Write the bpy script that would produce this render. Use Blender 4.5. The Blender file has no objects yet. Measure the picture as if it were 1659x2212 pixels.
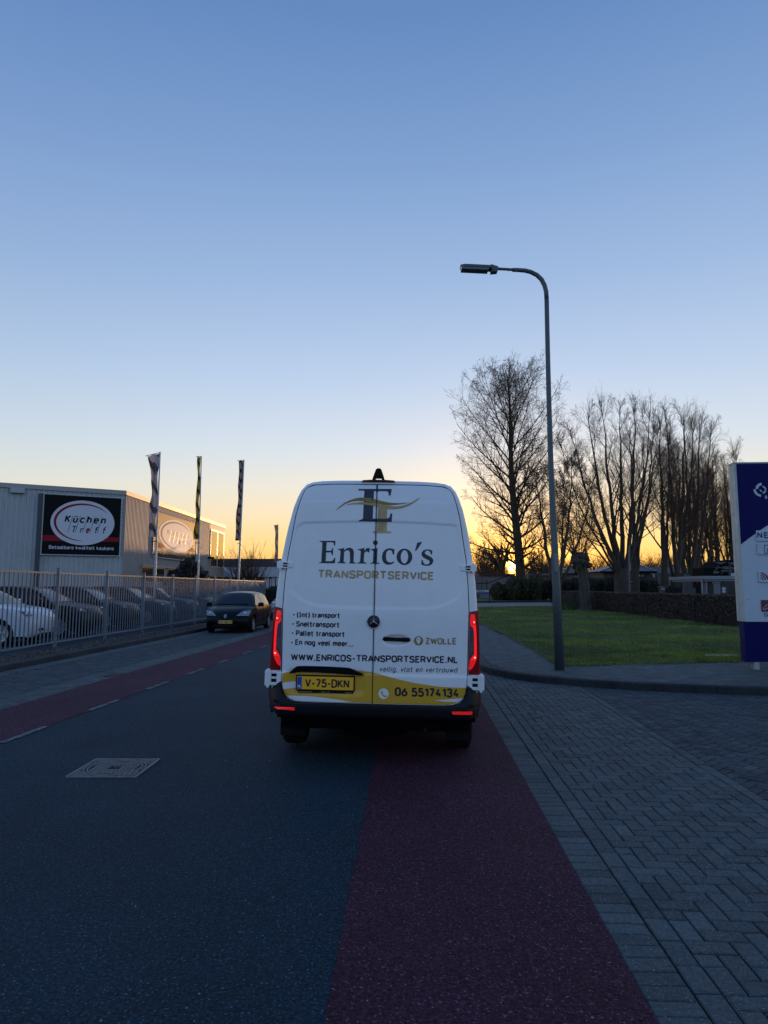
import bpy, math, random
import numpy as np
from mathutils import Vector, Matrix

C = bpy.context.scene.collection
SC = bpy.context.scene
R = math.radians
PI = math.pi

# ------------------------------------------------------------------ camera, world, sun, exposure
CAM_F, CAM_H, CAM_T = 1455.0, 1.66, math.atan(162 / 1455.0)
cam_data = bpy.data.cameras.new('camera')
cam = bpy.data.objects.new('camera', cam_data)
C.objects.link(cam)
cam_data.sensor_fit = 'VERTICAL'
cam_data.sensor_height = 24.0
cam_data.lens = 24.0 * CAM_F / 2212.0
cam_data.clip_end = 6000
cam_data.clip_start = 0.05
cam.location = (0, 0, CAM_H)
cam.rotation_euler = (R(90) + CAM_T, 0, 0)
SC.camera = cam

SUN_AZ, SUN_EL = R(10.75), R(1.75)
SUN_DIR = Vector((math.sin(SUN_AZ) * math.cos(SUN_EL), math.cos(SUN_AZ) * math.cos(SUN_EL), math.sin(SUN_EL)))

def lin(c):
    return tuple(((v / 255.0) / 12.92 if v / 255.0 <= 0.04045 else ((v / 255.0 + 0.055) / 1.055) ** 2.4) for v in c) + (1.0,)

world = bpy.data.worlds.new('World')
SC.world = world
world.use_nodes = True
def build_world():
    nt = world.node_tree
    N, Lk = nt.nodes, nt.links
    N.clear()
    def nd(t, **k):
        n = N.new(t)
        for a, b in k.items(): setattr(n, a, b)
        return n
    def mth(op, a, b=None, clamp=False):
        n = nd('ShaderNodeMath', operation=op); n.use_clamp = clamp
        for i, v in enumerate((a, b)):
            if v is None: continue
            if isinstance(v, (int, float)): n.inputs[i].default_value = v
            else: Lk.new(v, n.inputs[i])
        return n.outputs[0]
    tc = nd('ShaderNodeTexCoord')
    sep = nd('ShaderNodeSeparateXYZ'); Lk.new(tc.outputs['Generated'], sep.inputs[0])
    z = mth('MAXIMUM', sep.outputs[2], 0.0)
    # warm side of the sky, cool side of the sky
    def ramp(stops):
        r = nd('ShaderNodeValToRGB'); Lk.new(mth('MULTIPLY', z, 1.0), r.inputs[0])
        el = r.color_ramp.elements
        while len(el) > 1: el.remove(el[-1])
        el[0].position = stops[0][0]; el[0].color = lin(stops[0][1])
        for p, c in stops[1:]:
            e = el.new(p); e.color = lin(c)
        return r.outputs[0]
    warm = ramp([(0, (251, 172, 70)), (.03, (252, 192, 94)), (.065, (252, 211, 138)), (.10, (247, 222, 178)), (.145, (232, 226, 212)), (.20, (212, 221, 231)),
                 (.30, (184, 204, 231)), (.42, (155, 182, 220)), (.55, (126, 159, 206)), (.68, (98, 135, 189)), (.85, (84, 120, 182)), (1, (80, 116, 180))])
    cool = ramp([(0, (240, 178, 114)), (.03, (248, 198, 132)), (.065, (246, 213, 162)), (.10, (235, 219, 192)), (.145, (217, 219, 213)), (.20, (199, 212, 223)),
                 (.30, (173, 195, 223)), (.42, (145, 173, 213)), (.55, (119, 152, 201)), (.68, (94, 131, 186)), (.85, (84, 120, 182)), (1, (80, 116, 180))])
    back = ramp([(0, (152, 175, 207)), (.08, (160, 186, 221)), (.2, (158, 187, 225)), (.4, (142, 175, 220)), (.7, (107, 145, 200)), (1, (80, 116, 180))])
    dot = nd('ShaderNodeVectorMath', operation='DOT_PRODUCT'); Lk.new(tc.outputs['Generated'], dot.inputs[0]); dot.inputs[1].default_value = SUN_DIR
    cs = dot.outputs['Value']
    # azimuth-only closeness to the sun
    hd = nd('ShaderNodeVectorMath', operation='MULTIPLY'); Lk.new(tc.outputs['Generated'], hd.inputs[0]); hd.inputs[1].default_value = (1, 1, 0)
    nrm = nd('ShaderNodeVectorMath', operation='NORMALIZE'); Lk.new(hd.outputs[0], nrm.inputs[0])
    dh = nd('ShaderNodeVectorMath', operation='DOT_PRODUCT'); Lk.new(nrm.outputs[0], dh.inputs[0]); dh.inputs[1].default_value = (math.sin(SUN_AZ), math.cos(SUN_AZ), 0)
    ca = dh.outputs['Value']
    def mapr(v, a, b, smooth=True):
        n = nd('ShaderNodeMapRange'); n.interpolation_type = 'SMOOTHSTEP' if smooth else 'LINEAR'
        Lk.new(v, n.inputs[0]); n.inputs[1].default_value = a; n.inputs[2].default_value = b
        return n.outputs[0]
    def mix(f, a, b, mode='MIX'):
        n = nd('ShaderNodeMix', data_type='RGBA', blend_type=mode)
        if isinstance(f, (int, float)): n.inputs[0].default_value = f
        else: Lk.new(f, n.inputs[0])
        for i, v in ((6, a), (7, b)):
            if isinstance(v, tuple): n.inputs[i].default_value = v
            else: Lk.new(v, n.inputs[i])
        return n.outputs[2]
    c1 = mix(mapr(ca, .70, 1.0), cool, warm)
    c2 = mix(mapr(ca, -.7, .75), back, c1)
    # glow round the sun, flattened towards the horizon
    g1 = mth('MULTIPLY', mth('POWER', mth('MAXIMUM', cs, 0.0), 1500.0), 3.2)
    g2 = mth('MULTIPLY', mth('POWER', mth('MAXIMUM', cs, 0.0), 90.0), .46)
    glow = mth('ADD', g1, g2)
    gl = nd('ShaderNodeVectorMath', operation='SCALE'); gl.inputs[0].default_value = (1.0, .46, .06); Lk.new(glow, gl.inputs[3])
    add = nd('ShaderNodeVectorMath', operation='ADD'); Lk.new(c2, add.inputs[0]); Lk.new(gl.outputs[0], add.inputs[1])
    disc = mapr(cs, math.cos(R(.56)), math.cos(R(.34)))
    ds = nd('ShaderNodeVectorMath', operation='SCALE'); ds.inputs[0].default_value = (14, 8.5, 3.0); Lk.new(disc, ds.inputs[3])
    add2 = nd('ShaderNodeVectorMath', operation='ADD'); Lk.new(add.outputs[0], add2.inputs[0]); Lk.new(ds.outputs[0], add2.inputs[1])
    # physically based sky, used for a share of the light so that the gradient stays natural
    sky = nd('ShaderNodeTexSky'); sky.sky_type = 'NISHITA'; sky.sun_disc = False
    sky.sun_elevation = SUN_EL; sky.sun_rotation = SUN_AZ; sky.air_density = 1.0; sky.dust_density = .6; sky.ozone_density = 2.0
    bg = nd('ShaderNodeBackground'); Lk.new(add2.outputs[0], bg.inputs[0]); bg.inputs[1].default_value = WORLD_STRENGTH
    bgs = nd('ShaderNodeBackground'); Lk.new(sky.outputs[0], bgs.inputs[0]); bgs.inputs[1].default_value = SKY_STRENGTH
    ash = nd('ShaderNodeAddShader'); Lk.new(bg.outputs[0], ash.inputs[0]); Lk.new(bgs.outputs[0], ash.inputs[1])
    out = nd('ShaderNodeOutputWorld'); Lk.new(ash.outputs[0], out.inputs[0])
WORLD_STRENGTH, SKY_STRENGTH = 1.0, 0.03
build_world()

sun_data = bpy.data.lights.new('sun', 'SUN')
sun_data.energy = 2.8
sun_data.angle = R(0.5)
sun_data.color = (1.0, 0.55, 0.22)
sun = bpy.data.objects.new('sun', sun_data)
C.objects.link(sun)
sun.location = (40, 200, 30)
sun.rotation_euler = (-SUN_DIR).to_track_quat('-Z', 'Y').to_euler()

vs = SC.view_settings
vs.view_transform = 'Standard'; vs.look = 'None'; vs.exposure = 0.0; vs.gamma = 1.0; vs.use_curve_mapping = False
SC.cycles.max_bounces = 6
SC.cycles.use_denoising = True

# ------------------------------------------------------------------ pixel -> place helpers (photo measured at 1659 x 2212)
_c, _s = math.cos(CAM_T), math.sin(CAM_T)
def ray(px, py):
    x = (px - 829.5) / CAM_F; u = (1106 - py) / CAM_F
    return (x, _c - u * _s, _s + u * _c)
def at(px, py, Y):
    r = ray(px, py); t = Y / r[1]
    return Vector((r[0] * t, Y, CAM_H + r[2] * t))
def gnd(px, py, z=0.0):
    r = ray(px, py); t = (z - CAM_H) / r[2]
    return Vector((r[0] * t, r[1] * t, z))

# ------------------------------------------------------------------ materials
def mat(name, col, rough=.6, metal=0.0, noise=None, bump=None, emis=None, coat=0.0, spec=.5, ior=1.5, alpha=1.0, tone=0.0, speck=None, trans=0.0, stain=None, pos=False):
    m = bpy.data.materials.new(name); m.use_nodes = True
    nt = m.node_tree; N, Lk = nt.nodes, nt.links
    b = N['Principled BSDF']
    b.inputs['Base Color'].default_value = (*col, 1)
    b.inputs['Roughness'].default_value = rough
    b.inputs['Metallic'].default_value = metal
    b.inputs['Coat Weight'].default_value = coat
    b.inputs['Specular IOR Level'].default_value = spec
    b.inputs['IOR'].default_value = ior
    if trans: b.inputs['Transmission Weight'].default_value = trans
    if emis: b.inputs['Emission Color'].default_value = (*emis[0], 1); b.inputs['Emission Strength'].default_value = emis[1]
    tc = N.new('ShaderNodeTexCoord')
    if pos: vec = N.new('ShaderNodeNewGeometry').outputs['Position']
    else: vec = tc.outputs['Object']
    cur = None
    def nz(scale, detail=4, rg=.6):
        n = N.new('ShaderNodeTexNoise'); n.inputs['Scale'].default_value = scale; n.inputs['Detail'].default_value = detail; n.inputs['Roughness'].default_value = rg
        Lk.new(vec, n.inputs['Vector']); return n.outputs['Fac']
    def mr(v, a, b_, c_, d):
        n = N.new('ShaderNodeMapRange'); Lk.new(v, n.inputs[0])
        for i, q in enumerate((a, b_, c_, d)): n.inputs[i + 1].default_value = q
        return n.outputs[0]
    def mul(colv, f):
        n = N.new('ShaderNodeVectorMath'); n.operation = 'SCALE'
        if isinstance(colv, tuple): n.inputs[0].default_value = colv
        else: Lk.new(colv, n.inputs[0])
        Lk.new(f, n.inputs[3]); return n.outputs[0]
    cur = tuple(col)
    if noise:
        for sc, am in (noise if isinstance(noise, list) else [noise]):
            cur = mul(cur, mr(nz(sc), .3, .7, 1 - am, 1 + am))
    if tone:
        a = N.new('ShaderNodeAttribute'); a.attribute_name = 'tone'
        cur = mul(cur, mr(a.outputs['Fac'], 0, 1, 1 - tone, 1 + tone))
    def mixc(f, a, bcol):
        n = N.new('ShaderNodeMix'); n.data_type = 'RGBA'; Lk.new(f, n.inputs[0])
        if isinstance(a, tuple): n.inputs[6].default_value = (*a, 1)
        else: Lk.new(a, n.inputs[6])
        n.inputs[7].default_value = (*bcol, 1); return n.outputs[2]
    if speck:
        for (sc, lo, hi, scol) in (speck if isinstance(speck, list) else [speck]):
            cur = mixc(mr(nz(sc, 2, .5), lo, hi, 0, 1), cur, scol)
    if stain:
        sc, lo, hi, scol = stain
        cur = mixc(mr(nz(sc, 6, .65), lo, hi, 0, 1), cur, scol)
    if not isinstance(cur, tuple): Lk.new(cur, b.inputs['Base Color'])
    if bump:
        sc, st = bump[:2]; dist = bump[2] if len(bump) > 2 else .01
        bn = N.new('ShaderNodeBump'); bn.inputs['Strength'].default_value = st; bn.inputs['Distance'].default_value = dist
        Lk.new(nz(sc, 5, .65), bn.inputs['Height']); Lk.new(bn.outputs[0], b.inputs['Normal'])
    return m

# ------------------------------------------------------------------ mesh building
class MB:
    def __init__(s): s.v = []; s.f = []; s.m = []; s.t = []
    def add(s, vs_, fs, mi=0, tone=.5):
        o = len(s.v); s.v.extend([tuple(p) for p in vs_])
        for f in fs:
            s.f.append(tuple(i + o for i in f)); s.m.append(mi); s.t.append(tone)
        return s
    def box(s, x0, x1, y0, y1, z0, z1, mi=0, tone=.5):
        v = [(x0, y0, z0), (x1, y0, z0), (x1, y1, z0), (x0, y1, z0), (x0, y0, z1), (x1, y0, z1), (x1, y1, z1), (x0, y1, z1)]
        return s.add(v, [(0, 3, 2, 1), (4, 5, 6, 7), (0, 1, 5, 4), (1, 2, 6, 5), (2, 3, 7, 6), (3, 0, 4, 7)], mi, tone)
    def cbox(s, x0, x1, y0, y1, z0, z1, c=.01, mi=0, tone=.5):
        """box with chamfered edges"""
        xs, ys, zs = (x0, x1), (y0, y1), (z0, z1)
        v = []; idx = {}
        for i in (0, 1):
            for j in (0, 1):
                for k in (0, 1):
                    sx, sy, sz = (1 if i == 0 else -1), (1 if j == 0 else -1), (1 if k == 0 else -1)
                    for a in range(3):
                        p = [xs[i], ys[j], zs[k]]; d = (sx, sy, sz)
                        for b in range(3):
                            if b != a: p[b] += d[b] * c
                        idx[(i, j, k, a)] = len(v); v.append(tuple(p))
        f = []
        g = lambda i, j, k, a: idx[(i, j, k, a)]
        for i in (0, 1): f.append([g(i, 0, 0, 0), g(i, 1, 0, 0), g(i, 1, 1, 0), g(i, 0, 1, 0)])
        for j in (0, 1): f.append([g(0, j, 0, 1), g(1, j, 0, 1), g(1, j, 1, 1), g(0, j, 1, 1)])
        for k in (0, 1): f.append([g(0, 0, k, 2), g(1, 0, k, 2), g(1, 1, k, 2), g(0, 1, k, 2)])
        for j in (0, 1):
            for k in (0, 1): f.append([g(0, j, k, 1), g(1, j, k, 1), g(1, j, k, 2), g(0, j, k, 2)])
        for i in (0, 1):
            for k in (0, 1): f.append([g(i, 0, k, 0), g(i, 1, k, 0), g(i, 1, k, 2), g(i, 0, k, 2)])
        for i in (0, 1):
            for j in (0, 1): f.append([g(i, j, 0, 0), g(i, j, 1, 0), g(i, j, 1, 1), g(i, j, 0, 1)])
        for i in (0, 1):
            for j in (0, 1):
                for k in (0, 1): f.append([g(i, j, k, 0), g(i, j, k, 1), g(i, j, k, 2)])
        cen = Vector(((x0 + x1) / 2, (y0 + y1) / 2, (z0 + z1) / 2))
        out = []
        for q in f:
            p = [Vector(v[n]) for n in q]; nn = (p[1] - p[0]).cross(p[2] - p[0]); fc = sum(p, Vector()) / len(p)
            out.append(tuple(q) if nn.dot(fc - cen) > 0 else tuple(reversed(q)))
        return s.add(v, out, mi, tone)
    def tube(s, pts, r, n=8, cap=True, mi=0, tone=.5, closed=False):
        pts = [Vector(p) for p in pts]; m = len(pts)
        rs = r if isinstance(r, (list, tuple)) else [r] * m
        up = Vector((0, 0, 1))
        d0 = (pts[1] - pts[0]).normalized()
        a = d0.cross(up)
        if a.length < 1e-3: a = d0.cross(Vector((1, 0, 0)))
        a.normalize(); o = len(s.v)
        for i, p in enumerate(pts):
            if closed: d = (pts[(i + 1) % m] - pts[i - 1]).normalized()
            else: d = (pts[min(i + 1, m - 1)] - pts[max(i - 1, 0)]).normalized()
            a = (a - d * a.dot(d)).normalized(); b = d.cross(a)
            for k in range(n):
                t = 2 * PI * k / n
                q = p + (a * math.cos(t) + b * math.sin(t)) * rs[i]
                s.v.append((q.x, q.y, q.z))
        for i in range(m if closed else m - 1):
            for k in range(n):
                k2 = (k + 1) % n; i2 = (i + 1) % m
                s.f.append((o + i * n + k, o + i * n + k2, o + i2 * n + k2, o + i2 * n + k)); s.m.append(mi); s.t.append(tone)
        if cap and not closed:
            s.f.append(tuple(o + k for k in reversed(range(n)))); s.m.append(mi); s.t.append(tone)
            s.f.append(tuple(o + (m - 1) * n + k for k in range(n))); s.m.append(mi); s.t.append(tone)
        return s
    def prism(s, poly, fn, d0, d1, mi=0, tone=.5, back=True):
        """poly 2-D, fn(u,v,d) -> 3-D ; front face at d0, back face at d1"""
        n = len(poly)
        v = [fn(u, w, d0) for u, w in poly] + [fn(u, w, d1) for u, w in poly]
        f = [tuple(range(n))] + [(i, i + n, (i + 1) % n + n, (i + 1) % n) for i in range(n)]
        if back: f.append(tuple(reversed(range(n, 2 * n))))
        return s.add(v, f, mi, tone)
    def grid(s, fn, nu, nv, mi=0, tone=.5, flip=False, wrap=False):
        o = len(s.v)
        for i in range(nu + 1):
            for j in range(nv + 1): s.v.append(tuple(fn(i / nu, j / nv)))
        for i in range(nu):
            for j in range(nv):
                a = o + i * (nv + 1) + j; q = (a, a + nv + 1, a + nv + 2, a + 1)
                s.f.append(tuple(reversed(q)) if flip else q); s.m.append(mi); s.t.append(tone)
        return s
    def lathe(s, prof, cen, axis='x', n=24, mi=0, tone=.5, cap=True):
        """prof: (radius, along) list"""
        o = len(s.v); cx, cy, cz = cen
        for r, a in prof:
            for k in range(n):
                t = 2 * PI * k / n; p, q = r * math.cos(t), r * math.sin(t)
                s.v.append({'x': (cx + a, cy + p, cz + q), 'y': (cx + p, cy + a, cz + q), 'z': (cx + p, cy + q, cz + a)}[axis])
        for i in range(len(prof) - 1):
            for k in range(n):
                k2 = (k + 1) % n
                s.f.append((o + i * n + k, o + i * n + k2, o + (i + 1) * n + k2, o + (i + 1) * n + k)); s.m.append(mi); s.t.append(tone)
        if cap:
            s.f.append(tuple(o + k for k in range(n))); s.m.append(mi); s.t.append(tone)
            s.f.append(tuple(o + (len(prof) - 1) * n + k for k in reversed(range(n)))); s.m.append(mi); s.t.append(tone)
        return s
    def mesh(s, name, mats, smooth=False, tone=False):
        me = bpy.data.meshes.new(name)
        me.from_pydata(s.v, [], s.f)
        for m_ in (mats if isinstance(mats, (list, tuple)) else [mats]): me.materials.append(m_)
        if isinstance(mats, (list, tuple)) and len(mats) > 1: me.polygons.foreach_set('material_index', s.m)
        if smooth: me.polygons.foreach_set('use_smooth', [True] * len(me.polygons))
        if tone:
            at_ = me.attributes.new('tone', 'FLOAT', 'FACE'); at_.data.foreach_set('value', s.t)
        me.update()
        return me
    def build(s, name, mats, parent=None, smooth=False, tone=False, auto=None, bevel=0, loc=None):
        me = s.mesh(name, mats, smooth, tone)
        o = bpy.data.objects.new(name, me); C.objects.link(o)
        if parent is not None: o.parent = parent
        if loc is not None: o.location = loc
        if auto and smooth:
            try: me.set_sharp_from_angle(angle=R(auto))
            except Exception: pass
        if bevel:
            md = o.modifiers.new('bevel', 'BEVEL'); md.width = bevel; md.segments = 2; md.limit_method = 'ANGLE'; md.angle_limit = R(40)
        return o

def thing(name, label, cat, loc=(0, 0, 0), rot=(0, 0, 0), group=None):
    o = bpy.data.objects.new(name, None); C.objects.link(o)
    o.location = loc; o.rotation_euler = rot; o.empty_display_size = .3
    o['label'] = label; o['category'] = cat
    if group: o['group'] = group
    return o
def tag(o, label, cat, group=None):
    o['label'] = label; o['category'] = cat
    if group: o['group'] = group
    return o
def struct(o): o['kind'] = 'structure'; return o
def stuff(o): o['kind'] = 'stuff'; return o
def copy_tree(o, parent=None):
    kids = [c for c in C.objects if c.parent == o] if parent is None else list(o.children)
    c = o.copy(); C.objects.link(c)
    if parent is not None: c.parent = parent
    for k in kids: copy_tree(k, c)
    return c
def dup(o, label, loc=None, rot=None, scale=None):
    c = copy_tree(o); c['label'] = label
    if loc is not None: c.location = loc
    if rot is not None: c.rotation_euler = rot
    if scale is not None: c.scale = scale
    return c

# ------------------------------------------------------------------ stroke lettering
def rr(x0, y0, x1, y1, r):
    p = []
    for cx, cy, a in ((x1 - r, y1 - r, 0), (x0 + r, y1 - r, 90), (x0 + r, y0 + r, 180), (x1 - r, y0 + r, 270)):
        for k in range(5):
            t = R(a + k * 22.5); p.append((cx + r * math.cos(t), cy + r * math.sin(t)))
    return ('c', p)
_arch = [(0, .52), (.08, .65), (.18, .71), (.3, .71), (.4, .65), (.44, .52), (.44, 0)]
G = {
 'T': (.6, [[(0, 1), (.6, 1)], [(.3, 0), (.3, 1)]]),
 'R': (.56, [[(0, 0), (0, 1), (.34, 1), (.46, .96), (.53, .86), (.54, .74), (.53, .62), (.46, .52), (.34, .48), (0, .48)], [(.3, .48), (.56, 0)]]),
 'P': (.55, [[(0, 0), (0, 1), (.34, 1), (.46, .96), (.54, .86), (.55, .73), (.54, .6), (.46, .5), (.34, .46), (0, .46)]]),
 'B': (.56, [[(0, 0), (0, 1), (.32, 1), (.45, .96), (.51, .86), (.51, .66), (.44, .56), (.32, .53), (0, .53)], [(.32, .53), (.46, .49), (.55, .38), (.55, .15), (.47, .04), (.34, 0), (0, 0)]]),
 'D': (.57, [('c', [(0, 0), (0, 1), (.28, 1), (.44, .96), (.54, .85), (.57, .7), (.57, .3), (.54, .15), (.44, .04), (.28, 0)])]),
 'A': (.64, [[(0, 0), (.32, 1), (.64, 0)], [(.11, .28), (.53, .28)]]),
 'N': (.56, [[(0, 0), (0, 1), (.56, 0), (.56, 1)]]),
 'S': (.55, [[(.54, .78), (.5, .92), (.38, 1), (.17, 1), (.05, .92), (0, .78), (.03, .64), (.12, .57), (.42, .45), (.52, .37), (.55, .24), (.5, .08), (.38, 0), (.16, 0), (.04, .08), (0, .22)]]),
 'O': (.58, [rr(0, 0, .58, 1, .25)]), 'Q': (.58, [rr(0, 0, .58, 1, .25)]),
 'E': (.48, [[(.48, 1), (0, 1), (0, 0), (.48, 0)], [(0, .52), (.42, .52)]]),
 'F': (.48, [[(.48, 1), (0, 1), (0, 0)], [(0, .52), (.42, .52)]]),
 'V': (.6, [[(0, 1), (.3, 0), (.6, 1)]]), 'I': (0, [[(0, 0), (0, 1)]]),
 '|': (.3, [[(0, 1), (.3, 1)], [(.15, 0), (.15, 1)], [(0, 0), (.3, 0)]]),
 'C': (.54, [[(.54, .75), (.5, .9), (.4, 1), (.16, 1), (.04, .9), (0, .76), (0, .24), (.04, .1), (.16, 0), (.4, 0), (.5, .1), (.54, .25)]]),
 'W': (.84, [[(0, 1), (.2, 0), (.42, .95), (.64, 0), (.84, 1)]]), 'L': (.46, [[(0, 1), (0, 0), (.46, 0)]]),
 'Z': (.52, [[(0, 1), (.52, 1), (0, 0), (.52, 0)]]), 'K': (.54, [[(0, 0), (0, 1)], [(.5, 1), (0, .4)], [(.16, .58), (.54, 0)]]),
 'X': (.54, [[(0, 0), (.54, 1)], [(0, 1), (.54, 0)]]), 'J': (.38, [[(.38, 1), (.38, .2), (.32, .05), (.2, 0), (.08, .03), (0, .16)]]),
 'M': (.66, [[(0, 0), (0, 1), (.33, .3), (.66, 1), (.66, 0)]]), 'U': (.54, [[(0, 1), (0, .24), (.05, .08), (.17, 0), (.37, 0), (.49, .08), (.54, .24), (.54, 1)]]),
 '-': (.3, [[(0, .42), (.3, .42)]]), '.': (.1, [[(-.03, 0), (.13, 0)]]), ',': (.1, [[(.09, .06), (.0, -.16)]]), ' ': (.16, []),
 '(': (.16, [[(.18, 1.06), (.04, .93), (0, .8), (0, .1), (.04, -.03), (.18, -.16)]]), ')': (.16, [[(0, 1.06), (.14, .93), (.18, .8), (.18, .1), (.14, -.03), (0, -.16)]]),
 '0': (.54, [rr(0, 0, .54, 1, .24)]), '1': (.28, [[(0, .78), (.28, 1), (.28, 0)]]),
 '2': (.54, [[(.02, .8), (.1, .96), (.2, 1), (.36, 1), (.5, .9), (.52, .74), (.44, .56), (0, 0), (.54, 0)]]),
 '3': (.54, [[(.02, .85), (.1, .96), (.2, 1), (.38, 1), (.5, .9), (.52, .76), (.48, .62), (.36, .54), (.2, .53)], [(.36, .54), (.5, .44), (.54, .27), (.5, .1), (.38, 0), (.16, 0), (.04, .08), (0, .2)]]),
 '4': (.56, [[(.34, 1), (0, .28), (.56, .28)], [(.42, .52), (.42, 0)]]),
 '5': (.53, [[(.5, 1), (.08, 1), (.04, .5), (.18, .6), (.36, .6), (.5, .48), (.53, .3), (.5, .12), (.36, 0), (.16, 0), (.04, .06), (0, .18)]]),
 '6': (.54, [rr(0, 0, .54, .58, .24), [(.4, 1), (.03, .42)]]), '7': (.52, [[(0, 1), (.52, 1), (.18, 0)]]),
 '8': (.54, [rr(.03, .53, .51, 1, .2), rr(0, 0, .54, .53, .22)]),
 'a': (.44, [[(.03, .62), (.1, .69), (.18, .71), (.3, .71), (.4, .66), (.44, .55), (.44, 0)], [(.44, .4), (.16, .4), (.04, .34), (0, .2), (.04, .06), (.15, 0), (.3, 0), (.44, .1)]]),
 'b': (.46, [[(0, 1.03), (0, 0)], rr(0, 0, .46, .71, .19)]), 'd': (.46, [[(.46, 1.03), (.46, 0)], rr(0, 0, .46, .71, .19)]),
 'c': (.42, [[(.42, .56), (.38, .66), (.28, .71), (.15, .71), (.04, .64), (0, .52), (0, .2), (.04, .06), (.15, 0), (.28, 0), (.38, .05), (.42, .16)]]),
 'e': (.46, [[(.02, .36), (.46, .36), (.46, .5), (.42, .64), (.3, .71), (.16, .71), (.04, .64), (0, .5), (0, .2), (.05, .06), (.16, 0), (.32, 0), (.43, .08)]]),
 'f': (.32, [[(.34, 1.02), (.22, 1.02), (.12, .93), (.12, 0)], [(-.08, .68), (.32, .68)]]),
 'g': (.46, [rr(0, 0, .46, .71, .19), [(.46, .71), (.46, -.12), (.4, -.26), (.28, -.3), (.08, -.3)]]),
 'h': (.44, [[(0, 0), (0, 1.03)], _arch]), 'n': (.44, [[(0, 0), (0, .71)], _arch]),
 'm': (.74, [[(0, 0), (0, .71)], [(0, .52), (.08, .65), (.15, .71), (.24, .71), (.33, .65), (.37, .52), (.37, 0)], [(.37, .52), (.45, .65), (.52, .71), (.61, .71), (.7, .65), (.74, .52), (.74, 0)]]),
 'i': (.02, [[(.0, 0), (.0, .71)], [(.0, .9), (.0, 1.03)]]), 'k': (.44, [[(0, 0), (0, 1.03)], [(.4, .71), (0, .3)], [(.14, .43), (.44, 0)]]),
 'l': (.14, [[(0, 1.03), (0, .12), (.06, .02), (.16, 0)]]), 'o': (.48, [rr(0, 0, .48, .71, .2)]), 'p': (.46, [[(0, -.3), (0, .71)], rr(0, 0, .46, .71, .19)]),
 'r': (.28, [[(0, 0), (0, .71)], [(0, .5), (.1, .66), (.2, .71), (.3, .71)]]),
 's': (.42, [[(.41, .57), (.36, .67), (.27, .71), (.14, .71), (.04, .64), (.01, .54), (.06, .43), (.34, .3), (.41, .2), (.38, .07), (.28, 0), (.12, 0), (.03, .05), (0, .15)]]),
 't': (.34, [[(.12, .98), (.12, .12), (.19, 0), (.34, 0)], [(-.08, .68), (.34, .68)]]),
 'u': (.44, [[(0, .71), (0, .18), (.05, .05), (.15, 0), (.28, 0), (.44, .12)], [(.44, .71), (.44, 0)]]),
 'ü': (.44, [[(0, .71), (0, .18), (.05, .05), (.15, 0), (.28, 0), (.44, .12)], [(.44, .71), (.44, 0)], [(.1, .88), (.1, 1.02)], [(.34, .88), (.34, 1.02)]]),
 'v': (.44, [[(0, .71), (.22, 0), (.44, .71)]]), 'w': (.66, [[(0, .71), (.17, 0), (.33, .66), (.49, 0), (.66, .71)]]),
}
def ribbon(mb, pts, w, fn, off, closed=False, mi=0, tone=.5):
    n = len(pts)
    if not closed:      # a sharp corner is two strokes that meet
        for i in range(1, n - 1):
            a, p, b = pts[i - 1], pts[i], pts[i + 1]
            u = (p[0] - a[0], p[1] - a[1]); v = (b[0] - p[0], b[1] - p[1]); lu, lv = math.hypot(*u), math.hypot(*v)
            if lu > 1e-9 and lv > 1e-9 and (u[0] * v[0] + u[1] * v[1]) / lu / lv < -.12:
                ribbon(mb, pts[:i + 1], w, fn, off, False, mi, tone); ribbon(mb, pts[i:], w, fn, off + .00006, False, mi, tone); return
    if not closed and n > 1: pass
    L_, R_ = [], []
    for i in range(n):
        if closed: a, b = pts[i - 1], pts[(i + 1) % n]
        else: a, b = pts[max(i - 1, 0)], pts[min(i + 1, n - 1)]
        p = pts[i]
        d1 = (p[0] - a[0], p[1] - a[1]); d2 = (b[0] - p[0], b[1] - p[1])
        l1 = math.hypot(*d1); l2 = math.hypot(*d2)
        if l1 < 1e-9: d1 = d2; l1 = l2
        if l2 < 1e-9: d2 = d1; l2 = l1
        d1 = (d1[0] / l1, d1[1] / l1); d2 = (d2[0] / l2, d2[1] / l2)
        n1 = (-d1[1], d1[0]); n2 = (-d2[1], d2[0])
        mx, my = n1[0] + n2[0], n1[1] + n2[1]; ml = math.hypot(mx, my) or 1
        mx /= ml; my /= ml
        k = w / 2 / max(.72, mx * n1[0] + my * n1[1])
        L_.append((p[0] + mx * k, p[1] + my * k)); R_.append((p[0] - mx * k, p[1] - my * k))
    vs_ = [fn(x, y, off) for x, y in L_] + [fn(x, y, off) for x, y in R_]
    fs = []
    for i in range(n if closed else n - 1):
        j = (i + 1) % n
        fs.append((i, i + n, j + n, j))
    mb.add(vs_, fs, mi, tone)
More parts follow.
